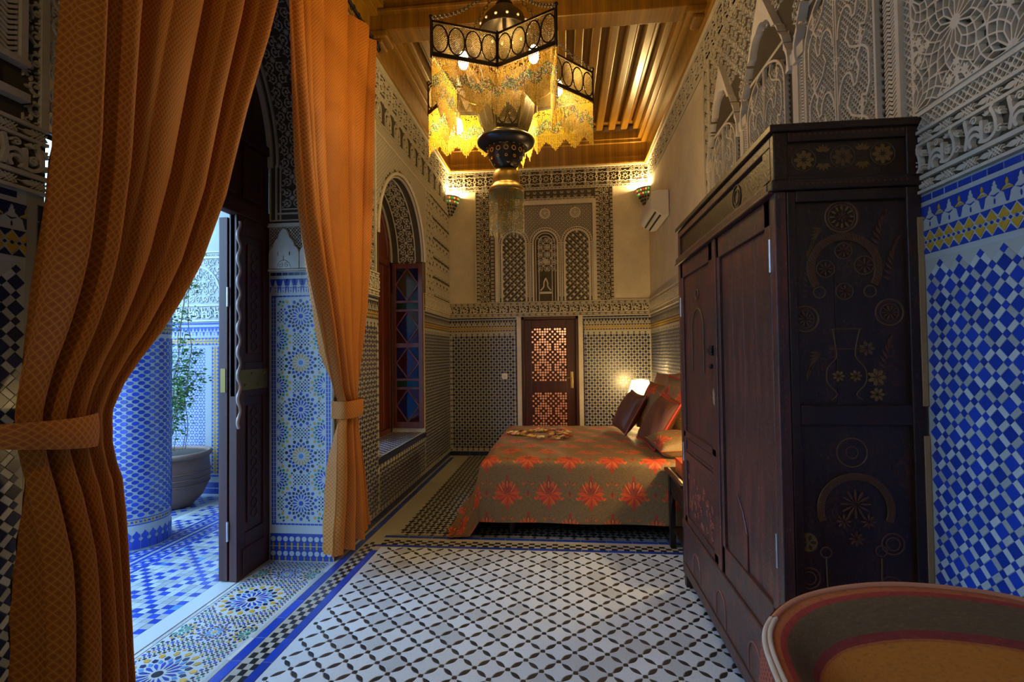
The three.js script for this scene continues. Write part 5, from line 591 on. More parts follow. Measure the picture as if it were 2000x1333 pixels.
const tieback = (pts, h0, h1, rx, k) => grid(k, 10, (u, v) => { const c = new THREE.CatmullRomCurve3(pts).getPoint(u), t = Math.min(1, u * 1.7), h = h0 + (h1 - h0) * Math.pow(t, 0.8); return V3(c.x + 0.006 * Math.cos((v - 0.5) * 3) , c.y + (0.5 - v) * h, c.z); }, (u, v) => [u * 0.75, v * h1]);
{ const t = thing('curtain', 'wide orange diamond-patterned curtain gathered toward the left edge by a flat tieback', 'curtain', [0, 0, 0], 0); 
  const g = curtainGeo({ top: 4.07, bottom: 0.02, tie: 1.285, n: 5.2, warp: 1, amp: 0.21, x: -1.47, cloth: 2.3, L: [[2.592, -1.3], [2.271, -1.285], [2.113, -1.28], [1.802, -1.255], [1.621, -1.23], [1.474, -1.205], [1.36, -1.195], [1.274, -1.2], [1.136, -1.225], [0.944, -1.245], [0.629, -1.25], [0.02, -1.24]], R: [[3.338, -2.401], [3.043, -2.314], [2.609, -2.158], [2.185, -2.022], [1.868, -1.873], [1.712, -1.768], [1.591, -1.674], [1.499, -1.588], [1.415, -1.52], [1.335, -1.479], [1.236, -1.476], [1.16, -1.492], [1.115, -1.51], [0.992, -1.52], [0.761, -1.53], [0.546, -1.54], [0.393, -1.55], [0.02, -1.58]] });
  part(t, 'drape', g, CLOTH);
  part(t, 'tieback', tieback([V3(-1.67, 1.31, -1.03), V3(-1.5, 1.312, -1.06), V3(-1.36, 1.305, -1.14), V3(-1.34, 1.295, -1.24), V3(-1.365, 1.29, -1.335), V3(-1.45, 1.285, -1.425), V3(-1.56, 1.285, -1.5), V3(-1.65, 1.285, -1.48)], 0.03, 0.098, 0, 60), CLOTH, 'flat band of the same cloth');
  part(t, 'tieback_hook', [cyl(0.012, 0.012, 0.03, -1.672, 1.295, -1.03, 10).rotateZ(0)], METAL.oldbrass);
  const s = thing('curtain', 'narrow orange curtain tied at its waist against the tiled wall by the window', 'curtain', [0, 0, 0]);
  const h = curtainGeo({ top: 4.07, bottom: 0.17, tie: 1.13, n: 4.6, warp: 1, amp: 0.16, x: -1.56, cloth: 2.0, L: [[3.541, -2.68], [3.109, -2.705], [2.679, -2.747], [2.334, -2.803], [2.047, -2.902], [1.805, -2.995], [1.515, -3.108], [1.274, -3.236], [1.181, -3.312], [1.084, -3.327], [0.99, -3.29], [0.792, -3.247], [0.461, -3.214], [0.334, -3.191], [0.17, -3.18]], R: [[4.429, -3.927], [3.996, -3.92], [3.335, -3.868], [2.701, -3.837], [2.285, -3.811], [1.874, -3.764], [1.515, -3.681], [1.169, -3.629], [1.047, -3.628], [0.897, -3.654], [0.572, -3.727], [0.285, -3.772], [0.17, -3.801]] });
  part(s, 'drape', h, CLOTH); part(s, 'tieback', tieback([V3(-1.66, 1.15, -3.7), V3(-1.55, 1.14, -3.66), V3(-1.47, 1.13, -3.55), V3(-1.455, 1.125, -3.44), V3(-1.5, 1.12, -3.32), V3(-1.6, 1.125, -3.31)], 0.06, 0.12, 0, 50), CLOTH, 'gathered band of the same cloth');
  const r = thing('curtain_rod', 'dark iron curtain rod with scrolled end above the great doorway', 'curtain rod', [-1.54, 4.12, 0]); part(r, 'pole', rod(V3(0, 0, -4.0), V3(0, 0, -1.0), 0.014, 12), METAL.iron); part(r, 'finial', [new THREE.SphereGeometry(0.028, 12, 10).translate(0, 0, -4.03), tube([V3(0, 0, -4.03), V3(0, 0.05, -4.08), V3(0, 0.02, -4.13), V3(0, -0.02, -4.1), V3(0, 0.0, -4.07)], 0.009, 24, 6)], METAL.iron); for (const z of [-3.95, -1.05]) part(r, 'bracket', rod(V3(-0.14, 0, z), V3(0, 0, z), 0.01), METAL.iron); const rg = []; for (let i = 0; i < 14; i++) for (const [a, b] of [[-1.3, -2.5], [-2.75, -3.93]]) rg.push(new THREE.TorusGeometry(0.02, 0.003, 6, 14).translate(0, -0.004, a + ((b - a) * i) / 13)); rg.forEach((g) => part(r, 'ring', g, METAL.iron));
}
// ================= bed =================
const damask = canvasTex(680, 1180, (c, W, H) => {
  seed = 31; c.fillStyle = '#77603c'; c.fillRect(0, 0, W, H); for (let i = 0; i < 5200; i++) { const q = rnd(); c.fillStyle = q < 0.4 ? 'rgba(60,52,28,0.22)' : q < 0.75 ? 'rgba(150,134,84,0.2)' : 'rgba(165,70,35,0.22)'; c.beginPath(); c.ellipse(rnd() * W, rnd() * H, R(2, 11), R(2, 9), rnd() * 3, 0, TAU); c.fill(); }
  const petal = (x, y, l, w, a, col) => { c.save(); c.translate(x, y); c.rotate(a); c.fillStyle = col; c.beginPath(); c.moveTo(0, 0); c.bezierCurveTo(l * 0.3, w, l * 0.8, w, l, 0); c.bezierCurveTo(l * 0.8, -w, l * 0.3, -w, 0, 0); c.fill(); c.restore(); };
  const motif = (x, y, s) => { c.globalAlpha = 0.88; for (let k = -5; k <= 5; k++) petal(x, y + s * 20, s * (150 - Math.abs(k) * 3), s * 24, -Math.PI / 2 + k * 0.36, ['#c8401a', '#d8571c', '#b93218'][Math.abs(k) % 3]); for (let k = -4; k <= 4; k++) petal(x, y + s * 30, s * 110, s * 17, Math.PI / 2 + k * 0.3, ['#b02b1a', '#cf4a1c', '#d9641f'][Math.abs(k) % 3]); for (let k = -3; k <= 3; k++) petal(x, y + s * 20, s * 96, s * 15, -Math.PI / 2 + k * 0.34, ['#8e1f1c', '#a3281f'][Math.abs(k) % 2]); petal(x, y - s * 20, s * 120, s * 26, -Math.PI / 2, '#7d1a1a'); petal(x, y - s * 40, s * 80, s * 12, -Math.PI / 2, '#d98a3a'); for (const q of [-1, 1]) { petal(x + q * s * 30, y + s * 10, s * 120, s * 8, -Math.PI / 2 + q * 0.5, '#e58a3a'); } c.strokeStyle = 'rgba(120,104,60,0.8)'; c.lineWidth = 3 * s; for (let k = -4; k <= 4; k++) { c.beginPath(); c.moveTo(x, y + s * 20); c.quadraticCurveTo(x + k * 18 * s, y - s * 40, x + k * 26 * s, y - s * 100 + Math.abs(k) * 16 * s); c.stroke(); } for (let k = 0; k < 90; k++) { c.fillStyle = k % 2 ? 'rgba(111,101,64,0.5)' : 'rgba(150,40,24,0.45)'; c.beginPath(); c.ellipse(x + R(-150, 150) * s, y + R(-130, 130) * s, R(2, 9), R(2, 9), 0, 0, TAU); c.fill(); } petal(x, y + s * 96, s * 80, s * 22, Math.PI / 2, '#b5351a'); petal(x, y - s * 118, s * 60, s * 20, -Math.PI / 2, '#a02a1c'); c.globalAlpha = 1; };
  const sprig = (x, y, s) => { petal(x, y, s * 60, s * 16, -Math.PI / 2, '#8f2a24'); for (const q of [-1, 1]) { petal(x, y + s * 10, s * 56, s * 12, -Math.PI / 2 + q * 0.9, '#a8502c'); petal(x + q * s * 90, y + s * 40, s * 60, s * 18, -Math.PI / 2 + q * 0.5, '#cf4f1e'); petal(x + q * s * 90, y + s * 40, s * 44, s * 14, -Math.PI / 2 - q * 0.6, '#d9601f'); c.strokeStyle = 'rgba(90,78,44,0.7)'; c.lineWidth = 4 * s; c.beginPath(); c.moveTo(x, y + s * 20); c.bezierCurveTo(x + q * s * 30, y + s * 90, x + q * s * 90, y + s * 80, x + q * s * 92, y + s * 40); c.stroke(); } };
  for (const dy of [-H, 0, H]) for (const dx of [-W, 0, W]) { motif(W / 2 + dx, H * 0.25 + dy, 1.62); motif(dx + W, H * 0.75 + dy, 1.56); sprig(dx, H * 0.3 + dy, 1.5); sprig(W / 2 + dx, H * 0.8 + dy, 1.5); sprig(dx, H * 0.12 + dy, 0.8); sprig(W / 2 + dx, H * 0.6 + dy, 0.8); }
  for (let i = 0; i < 26000; i++) { c.fillStyle = rnd() < 0.5 ? 'rgba(30,24,12,0.16)' : 'rgba(180,160,110,0.13)'; c.fillRect(rnd() * W, rnd() * H, 3, 1.5); }
});
damask.repeat.set(1 / 0.335, 1 / 0.58);
const DAMASK = phys([0.95, 0.92, 0.88], 0.6, { map: damask, bumpMap: weave, bumpScale: 0.0006, sheen: 0.3, sheenColor: new THREE.Color().setRGB(0.6, 0.4, 0.2), side: THREE.DoubleSide });
{ const t = thing('bed', 'low wide bed under the floral bedspread with its head at the right wall', 'bed', [0, 0, 0]);
  part(t, 'base', rbox(1.72, 0.24, 1.82, 0.33, 0.23, -5.02, 0.02), std([0.03, 0.07, 0.045], 0.8)); part(t, 'mattress', rbox(1.78, 0.26, 1.86, 0.33, 0.48, -5.02, 0.06), std([0.7, 0.68, 0.62], 0.9)); for (const x of [-0.45, 1.12]) for (const z of [-4.2, -5.85]) part(t, 'leg', cyl(0.03, 0.035, 0.115, x, 0, z, 12), WOOD.dark);
  
  // the spread: cloth coordinates run over the top and down three sides
  const x0 = -0.62, x1 = 1.14, zn = -4.06, zf = -5.98, top = 0.64, dropN = 0.545, dropF = 0.66, LX = x1 - x0, WZ = zn - zf, rr = 0.07;
  const fall = (d) => d <= 0 ? [0, 0] : d < rr * 1.57 ? [rr * Math.sin(d / rr), rr * (1 - Math.cos(d / rr))] : [rr, rr + d - rr * 1.57];   // [outward, down]
  const g = grid(220, 240, (a, b) => { const s = -dropF - 0.08 + a * (LX + dropF + 0.08), w = -dropN + b * (WZ + 2 * dropN); // s along the bed from foot to head, w across from near to far
      const df = Math.max(0, -s), dn = Math.max(0, -w), dr = Math.max(0, w - WZ); const [of, yf] = fall(df), [on, yn] = fall(dn), [or_, yr] = fall(dr); let x = x0 + rr + Math.max(0, s) - of, z = zn - rr - Math.min(WZ, Math.max(0, w)) * ((WZ - 2 * rr) / WZ) + on - or_; x = x0 + Math.max(0, s) - of + 0; let y = top - Math.max(yf, yn, yr, Math.hypot(yf, Math.max(yn, yr)) * 0.98);
      if (df > 0) x -= 0.27 * (df / dropF) * (df / dropF) * 0.75 + 0.03 * df; if (dn > 0) z += 0.02 * dn + 0.012 * Math.sin(s * 9 + 1) * dn * 1.6 + (df > 0 ? 0.1 * df * (1 - dn) : 0); if (df > 0) x += 0.02 * Math.sin(w * 7) * df;
      if (y < 0.02) { const o = 0.02 - y; y = 0.02 + 0.02 * Math.sin(o * 18) ** 2; if (df > 0) x -= o * 0.25; if (dn > 0 && df > 0) x += o * 0.5; }
      if (df === 0 && dn === 0 && dr === 0) y += 0.006 * Math.sin(s * 6) * Math.sin(w * 5) + 0.004 * Math.sin(s * 23 + w * 11); return V3(x, y, z); }, (a, b) => [-dropF - 0.08 + a * (LX + dropF + 0.08) + 0.02, -(-dropN + b * (WZ + 2 * dropN)) * -1 + 0.16]);
  solo('bedspread', g, DAMASK, 'red and olive floral damask bedspread hanging to the floor over the bed', 'bedspread');
  // cushions
  const cush = (w, h, th, name, label, mat, pos, rot, group, trim) => { const o = thing(name, label, 'pillow', pos); o.rotation.order = 'YXZ'; o.rotation.set(...rot); const pts = []; const f = (a, b) => Math.pow(Math.max(0, (1 - a ** 4) * (1 - b ** 4)), 0.55); const side = (q) => grid(26, 26, (u, v) => { const a = u * 2 - 1, b = v * 2 - 1, k = f(a, b), pin = 1 - 0.07 * (1 - a * a) * (Math.abs(b) ** 3) , pin2 = 1 - 0.07 * (1 - b * b) * (Math.abs(a) ** 3); return V3((a * w) / 2 * pin2, (b * h) / 2 * pin, q * (th / 2) * k + 0.006 * Math.sin(a * 7 + b * 5) * k); }, (u, v) => [u * w, v * h]); const B = side(-1); const ix = B.index.array; for (let i = 0; i < ix.length; i += 3) { const t2 = ix[i]; ix[i] = ix[i + 1]; ix[i + 1] = t2; } B.computeVertexNormals(); part(o, 'cover', [side(1), B], mat); const e = []; for (let i = 0; i < 80; i++) { const q = i / 80 * 4, s = Math.floor(q), r = (q - s) * 2 - 1; const [a, b] = [[r, -1], [1, r], [-r, 1], [-1, -r]][s]; const pin = 1 - 0.07 * (1 - a * a) * (Math.abs(b) ** 3), pin2 = 1 - 0.07 * (1 - b * b) * (Math.abs(a) ** 3); e.push(V3((a * w) / 2 * pin2, (b * h) / 2 * pin, 0)); } part(o, 'piping', tube(e, trim ? 0.011 : 0.005, 240, 6, true), trim ?? mat, trim ? 'bright red piping' : undefined); return o; };
  const stripe = canvasTex(256, 256, (c, w) => { c.fillStyle = '#6a3a22'; c.fillRect(0, 0, w, w); for (let i = 0; i < 32; i++) { c.fillStyle = i % 2 ? 'rgba(120,70,40,0.8)' : 'rgba(60,30,20,0.8)'; c.fillRect(i * 8, 0, R(2, 5), w); } for (let i = 0; i < 3000; i++) { c.fillStyle = 'rgba(20,8,4,0.2)'; c.fillRect(rnd() * w, rnd() * w, 1, 4); } }, { rx: 3, ry: 3 });
  const BR = phys([0.8, 0.72, 0.7], 0.55, { map: stripe, sheen: 0.4, sheenColor: new THREE.Color().setRGB(0.5, 0.25, 0.12) }), OL = phys([0.85, 0.75, 0.55], 0.6, { map: damask, sheen: 0.3 }), RED = std([0.45, 0.03, 0.015], 0.55), TAN = phys([0.3, 0.13, 0.05], 0.6, { sheen: 0.4 });
  const P = 'pillows at the head of the bed';
  cush(0.44, 0.44, 0.15, 'pillow', 'brown striped cushion nearest the lamp, its left corner on the bedspread', BR, [0.68, 0.86, -5.46], [-0.5, -1.32, -0.1], P, std([0.2, 0.05, 0.03], 0.6));
  cush(0.5, 0.5, 0.16, 'pillow', 'olive floral cushion standing right behind the brown striped cushion by the lamp', OL, [0.92, 0.925, -5.26], [-0.32, -1.25, -0.05], P);
  cush(0.66, 0.62, 0.16, 'pillow', 'large plain tan-brown pillow upright at the back below the right wall', TAN, [1.07, 0.965, -5.5], [-0.2, -1.35, 0.05], P);
  cush(0.66, 0.6, 0.18, 'pillow', 'large floral pillow with red lower edge beside the wardrobe corner', DAMASK, [1.06, 0.955, -4.8], [-0.22, -1.32, 0.0], P, RED);
  cush(0.46, 0.46, 0.15, 'pillow', 'brown striped cushion with bright red piping leaning in front of the floral pillow', BR, [0.83, 0.872, -4.6], [-0.52, -1.36, -0.1], P, RED);
  cush(0.5, 0.4, 0.17, 'pillow', 'floral pillow lying flat at the near corner of the bed head', DAMASK, [0.965, 0.738, -4.27], [-1.45, 0.1, 0.05], P);
  // petals laid in a heart
  const pg = grid(6, 6, (u, v) => { const a = u * 2 - 1, b = v * 2 - 1, r = Math.hypot(a, b); const k = r > 1 ? 1 / r : 1; return V3(a * k * 0.021 * (1 + 0.3 * b), 0.006 * (a * a + 0.6 * b * b), b * k * 0.026); });
  const pm = [[0.78, 0.55, 0.12], [0.85, 0.6, 0.3], [0.75, 0.35, 0.2], [0.4, 0.05, 0.06], [0.7, 0.62, 0.2]].map((c) => phys(c, 0.55, { side: THREE.DoubleSide, sheen: 0.3 }));
  const pf = thing('flower_petals', 'heart outline of loose yellow, pink and dark red flower petals strewn on the bedspread', 'petals', [-0.225, 0.65, -5.24]); pf.userData.kind = 'stuff';
  seed = 77; const pl = pm.map(() => []); for (let i = 0; i < 170; i++) { const q = (i / 170) * TAU, hx = 16 * Math.sin(q) ** 3, hz = 13 * Math.cos(q) - 5 * Math.cos(2 * q) - 2 * Math.cos(3 * q) - Math.cos(4 * q), k = Math.floor(rnd() * 4.99); const m = new THREE.Matrix4().compose(V3(hz * 0.0205 + R(-0.035, 0.035), 0.004 + R(0, 0.012), hx * 0.0165 + R(-0.04, 0.04)), new THREE.Quaternion().setFromEuler(new THREE.Euler(R(-0.4, 0.4), R(0, 6.3), R(-0.4, 0.4))), V3(1, 1, 1).multiplyScalar(R(0.8, 1.25))); pl[k].push(pg.clone().applyMatrix4(m)); } pl.forEach((l, k) => part(pf, ['pale_yellow_petal', 'cream_petal', 'pink_petal', 'dark_red_petal', 'yellow_green_petal'][k], l, pm[k]).userData.kind = 'stuff');
}
// ================= wardrobe =================
const lacquer = (base, blots, s) => canvasTex(512, 1024, (c, W, H) => { seed = s; c.fillStyle = base; c.fillRect(0, 0, W, H); for (let i = 0; i < 700; i++) { c.fillStyle = blots[Math.floor(rnd() * blots.length)]; c.globalAlpha = R(0.06, 0.34); c.beginPath(); c.ellipse(rnd() * W, rnd() * H, R(2, 26), R(10, 120), 0, 0, TAU); c.fill(); } c.globalAlpha = 1; for (let i = 0; i < 900; i++) { c.strokeStyle = `rgba(10,5,4,${R(0.1, 0.4)})`; c.lineWidth = R(0.5, 1.6); const x = rnd() * W, y = rnd() * H; c.beginPath(); c.moveTo(x, y); c.lineTo(x + R(-3, 3), y + R(20, 160)); c.stroke(); } for (let i = 0; i < 260; i++) { const x = rnd() * W, y = rnd() * H, r = R(5, 26), a = rnd() * 6; c.strokeStyle = ['rgba(150,92,38,0.34)', 'rgba(132,58,34,0.34)', 'rgba(96,66,34,0.4)'][i % 3]; c.lineWidth = R(1, 2.6); c.beginPath(); for (let k = 0; k < 18; k++) { const q = a + k * 0.38, s = r * (1 - k / 20); c.lineTo(x + Math.cos(q) * s, y + Math.sin(q) * s * 2); } c.stroke(); if (i % 4 === 0) for (let k = 0; k < 6; k++) { c.beginPath(); c.ellipse(x + Math.cos(k * 1.05) * r * 0.7, y + Math.sin(k * 1.05) * r * 1.4, r * 0.16, r * 0.4, k, 0, TAU); c.stroke(); } } for (let i = 0; i < 420; i++) { c.fillStyle = rnd() < 0.6 ? 'rgba(150,110,80,0.35)' : 'rgba(190,180,170,0.3)'; c.beginPath(); c.ellipse(rnd() * W, rnd() * H, R(0.5, 2), R(1, 6), 0, 0, TAU); c.fill(); } }, { rx: 1.4, ry: 0.7 });
{ const side = lacquer('#2c1710', ['#3d2214', '#1a0d08', '#4a2a12', '#33160e', '#20120c'], 5), front = lacquer('#482c26', ['#6a2e24', '#2a1a1c', '#3a2626', '#7a4426', '#241616', '#84342a', '#3c3038'], 9);
  const MS = phys([0.68, 0.56, 0.46], 0.42, { map: side, clearcoat: 0.25, clearcoatRoughness: 0.4, bumpMap: grainBump, bumpScale: 0.0015 }), MF = phys([1, 0.95, 1], 0.46, { map: front, clearcoat: 0.25, clearcoatRoughness: 0.38, bumpMap: grainBump, bumpScale: 0.0018 }), OCHRE = std([0.1, 0.052, 0.018], 0.55), GOLD = std([0.16, 0.085, 0.02], 0.5), RAW = std([0.3, 0.2, 0.1], 0.8), RUST = std([0.1, 0.036, 0.02], 0.6), DK = std([0.025, 0.016, 0.014], 0.6);
  const D = 0.482, L = 1.5, H = 2.285, t = thing('wardrobe', 'tall old dark painted wardrobe with panelled doors and carved side by the right wall', 'wardrobe', [0.75, 0, -1.85]);
  // carcass. local x runs from the front (0) to the wall (D), z from the near side (0) to the far side (-L)
  part(t, 'carcass', [span(0.03, D, 0.1, 2.2, -L + 0.03, -0.025), span(0.05, D, 2.2, H - 0.02, -L + 0.03, -0.03)], MS);
  for (const x of [0, D - 0.05]) for (const z of [-0.06, -L]) part(t, 'leg', span(x, x + 0.05, 0, 0.12, z, z + 0.05, 0.004), MS);
  // near side
  for (const [a, b] of [[0.041, 0.072], [0.435, D]]) part(t, 'side_stile', span(a, b, 0.1, 2.06, -0.03, 0, 0.005), MS); part(t, 'side_rail', [span(0.072, 0.435, 2.02, 2.06, -0.03, 0, 0.004), span(0.072, 0.435, 1.235, 1.305, -0.03, 0, 0.005), span(0.072, 0.435, 0.1, 0.36, -0.03, 0, 0.005)], MS);
  for (const [a, b] of [[0.06, 0.2], [0.2015, 0.44]]) part(t, 'side_panel', span(a, b, 1.3, 2.03, -0.03, -0.017, 0.002), MS, 'carved upper side panel board'); part(t, 'side_panel', span(0.06, 0.44, 0.35, 1.24, -0.03, -0.018, 0.002), MS, 'carved lower side panel');
  part(t, 'side_cornice', [span(-0.012, D + 0.002, 2.06, 2.1, -0.03, 0.012, 0.006), span(0, 0.05, 2.1, H, -0.03, 0, 0.005), span(0.44, D, 2.1, H, -0.03, 0, 0.005), span(0.05, 0.44, 2.235, H, -0.03, 0, 0.005), span(0.05, 0.44, 2.1, 2.115, -0.03, 0.0, 0.003), span(0.04, 0.45, 2.1, 2.25, -0.03, -0.014)], MS);
  part(t, 'top_edge', span(-0.014, D + 0.002, H - 0.015, H + 0.012, -L - 0.01, 0.014, 0.005), MS);
  for (const [a, b] of [[1.3, 1.95], [0.62, 1.2]]) part(t, 'worn_edge', span(D - 0.016, D + 0.003, a, b, -0.02, 0.003, 0.002), RAW, 'bare wood where the paint has worn off');
  const zc = -0.0165, ring = (x, y, r, w = 0.004, m = OCHRE) => part(t, 'carved_ring', new THREE.TorusGeometry(r, w, 6, 36).scale(1, 1, 0.6).translate(x, y, zc), m);
  const petals = (x, y, r0, r1, n, w, m, z = zc) => part(t, 'carved_rosette', Array.from({ length: n }, (_, k) => { const a = (k * TAU) / n; const g = poly([[r0, 0], [(r0 + r1) / 2, w], [r1, w * 0.5], [r1, -w * 0.5], [(r0 + r1) / 2, -w]], 0.004, 0.001); return g.rotateZ(a).translate(x, y, z); }), m);
  const horseshoe = (x, y, r, w, a0) => { const s = new THREE.Shape(); s.absarc(0, 0, r, -a0, Math.PI + a0, false); s.absarc(0, 0, r - w, Math.PI + a0, -a0, true); s.closePath(); part(t, 'carved_arch', new THREE.ExtrudeGeometry(s, { depth: 0.004, bevelEnabled: true, bevelThickness: 0.001, bevelSize: 0.001, bevelSegments: 1, curveSegments: 40 }).translate(x, y, zc), OCHRE); const l = []; for (let i = 0; i < 44; i++) { const a = -a0 + ((Math.PI + 2 * a0) * (i + 0.5)) / 44; for (const d of [-1, 1]) l.push(box(w * 1.05, 0.0022, 0.003, 0, 0, 0).rotateZ(a + d * 0.6).translate(x + Math.cos(a) * (r - w / 2), y + Math.sin(a) * (r - w / 2), zc + 0.0055)); } part(t, 'arch_hatching', l, RUST); };
  ring(0.23, 1.965, 0.054, 0.005); ring(0.23, 1.965, 0.044, 0.003, RUST); petals(0.23, 1.965, 0.022, 0.04, 12, 0.004, GOLD); petals(0.23, 1.965, 0.002, 0.016, 8, 0.003, RUST);
  horseshoe(0.234, 1.783, 0.124, 0.024, 0.55); for (const x of [0.15, 0.318]) ring(x, 1.7, 0.02, 0.003); for (const [x, y, r] of [[0.234, 1.845, 0.028], [0.301, 1.792, 0.032], [0.172, 1.783, 0.03], [0.234, 1.702, 0.028]]) { ring(x, y, r, 0.0025); petals(x, y, 0.004, r * 0.8, 8, 0.003, RUST); }
  for (const [x, y] of [[0.1, 1.607], [0.379, 1.625]]) { ring(x, y, 0.045, 0.004); ring(x, y, 0.03, 0.0025, RUST); petals(x, y, 0.006, 0.026, 10, 0.003, OCHRE); }
  // vase with stems, and feather-like sprays
  part(t, 'carved_vase', [tube([V3(0.19, 1.57, 0), V3(0.2, 1.5, 0), V3(0.2, 1.47, 0), V3(0.17, 1.43, 0), V3(0.17, 1.38, 0), V3(0.2, 1.34, 0), V3(0.18, 1.32, 0)], 0.003, 40, 5), tube([V3(0.28, 1.57, 0), V3(0.265, 1.5, 0), V3(0.265, 1.47, 0), V3(0.295, 1.43, 0), V3(0.295, 1.38, 0), V3(0.265, 1.34, 0), V3(0.285, 1.32, 0)], 0.003, 40, 5), box(0.11, 0.004, 0.003, 0.234, 1.57, 0), box(0.11, 0.004, 0.003, 0.234, 1.5, 0)].map((g) => g.translate(0, 0, zc)), OCHRE);
  for (const [x, y, s] of [[0.205, 1.405, 1], [0.262, 1.405, 1], [0.3, 1.5, 1.3], [0.33, 1.4, 1.5], [0.33, 1.34, 1.2]]) petals(x, y, 0.004, 0.02 * s, 7, 0.005 * s, y > 1.45 ? OCHRE : GOLD);
  const spray = (x, y, d, n, l, m) => part(t, 'carved_spray', Array.from({ length: n }, (_, k) => { const a = d + (k - n / 2) * 0.22; return poly([[0.01, 0], [l * 0.6, 0.0045], [l, 0], [l * 0.6, -0.0045]], 0.003).rotateZ(a).translate(x, y - k * 0.016, zc); }), m);
  spray(0.115, 1.93, 0.9, 9, 0.05, OCHRE); spray(0.36, 1.95, 2.2, 10, 0.05, RUST); spray(0.395, 1.86, 1.9, 9, 0.045, RUST); spray(0.1, 1.49, 0.8, 8, 0.05, OCHRE); spray(0.37, 1.5, 2.3, 9, 0.05, RUST); spray(0.12, 1.8, 2.6, 8, 0.03, RUST);
  ring(0.243, 1.138, 0.05, 0.003); ring(0.243, 1.138, 0.02, 0.0025, RUST); horseshoe(0.249, 0.941, 0.126, 0.022, 0.35); petals(0.249, 0.96, 0.006, 0.05, 12, 0.004, RUST); for (const [x, y] of [[0.21, 0.9], [0.29, 0.9], [0.249, 0.84]]) petals(x, y, 0.004, 0.024, 8, 0.004, RUST);
  part(t, 'painted_disc', cyl(0.032, 0.032, 0.003, 0, 0, 0, 28).rotateX(Math.PI / 2).translate(0.089, 0.825, zc), GOLD); petals(0.089, 0.825, 0.006, 0.026, 5, 0.006, DK, zc + 0.002); ring(0.089, 0.825, 0.036, 0.003, DK); for (const [x, y] of [[0.092, 0.7], [0.368, 0.825], [0.357, 0.677]]) { ring(x, y, 0.036, 0.003, RUST); ring(x, y, 0.022, 0.0025, RUST); } ring(0.149, 0.79, 0.018, 0.0025, RUST); ring(0.33, 0.8, 0.018, 0.0025, RUST);
  part(t, 'carved_base', [rod(V3(0.149, 0.775, zc), V3(0.152, 0.64, zc), 0.003), rod(V3(0.33, 0.775, zc), V3(0.327, 0.64, zc), 0.003), rod(V3(0.152, 0.64, zc), V3(0.327, 0.63, zc), 0.003)], OCHRE);
  // painted frieze of the near cornice
  for (const [x, y] of [[0.108, 2.173], [0.238, 2.178], [0.37, 2.182]]) { part(t, 'painted_flower', Array.from({ length: 8 }, (_, k) => poly([[0.006, 0], [0.02, 0.009], [0.034, 0.004], [0.034, -0.004], [0.02, -0.009]], 0.002).rotateZ(k * 0.785).translate(x, y, -0.014)), x > 0.2 && x < 0.3 ? OCHRE : GOLD); part(t, 'carved_ring', new THREE.TorusGeometry(0.04, 0.002, 5, 30).translate(x, y, -0.013), OCHRE); } for (const x of [0.173, 0.304]) for (const s of [1, -1]) part(t, 'painted_flower', Array.from({ length: 5 }, (_, k) => poly([[0.004, 0], [0.016, 0.006], [0.03, 0], [0.016, -0.006]], 0.002).rotateZ(s * 1.57 + (k - 2) * 0.5).translate(x, 2.178 + s * 0.018, -0.014)), GOLD);
  { const l = []; for (let x = 0.07; x < 0.44; x += 0.018) { l.push(poly([[-0.006, 0], [0, 0.006], [0.006, 0], [0, -0.006]], 0.001).translate(x, 2.26, 0)); l.push(poly([[-0.006, 0], [0, 0.005], [0.006, 0], [0, -0.005]], 0.001).translate(x, 2.08, 0.0125)); } part(t, 'edge_paint', l, RUST).userData.kind = 'stuff'; }
  // front: frieze, doors, plinth
  part(t, 'frieze_frame', [span(0, 0.03, 2.23, H - 0.016, -L, -0.0305, 0.005), span(0, 0.03, 2.1, 2.23, -0.1, -0.0305, 0.004), span(0, 0.03, 2.1, 2.23, -L, -L + 0.05, 0.004), span(0, 0.03, 2.1, 2.115, -L, -0.0305, 0.003), span(-0.014, 0.02, 2.06, 2.1, -L - 0.012, -0.0305, 0.007), span(-0.02, 0.01, 2.052, 2.066, -L - 0.014, -0.002, 0.005)], MF); part(t, 'frieze_panel', span(0.014, 0.03, 2.1, 2.24, -L + 0.03, -0.03), MS);
  part(t, 'carved_ring', [new THREE.TorusGeometry(0.05, 0.004, 6, 30), new THREE.TorusGeometry(0.03, 0.003, 6, 24)].map((g) => g.rotateY(Math.PI / 2).translate(0.012, 2.17, -0.42)), OCHRE);
  part(t, 'front_stile', [span(0, 0.04, 0.1, 2.06, -0.045, 0, 0.005), span(0, 0.04, 0.1, 2.06, -L, -L + 0.045, 0.005), span(-0.004, 0.04, 0.42, 2.055, -0.755, -0.7, 0.005)], MF);
  const dr = (z0, z1, label, mk) => { const o = new THREE.Group(); o.name = 'door'; o.userData.label = label; t.add(o); mk(o, z0, z1); };
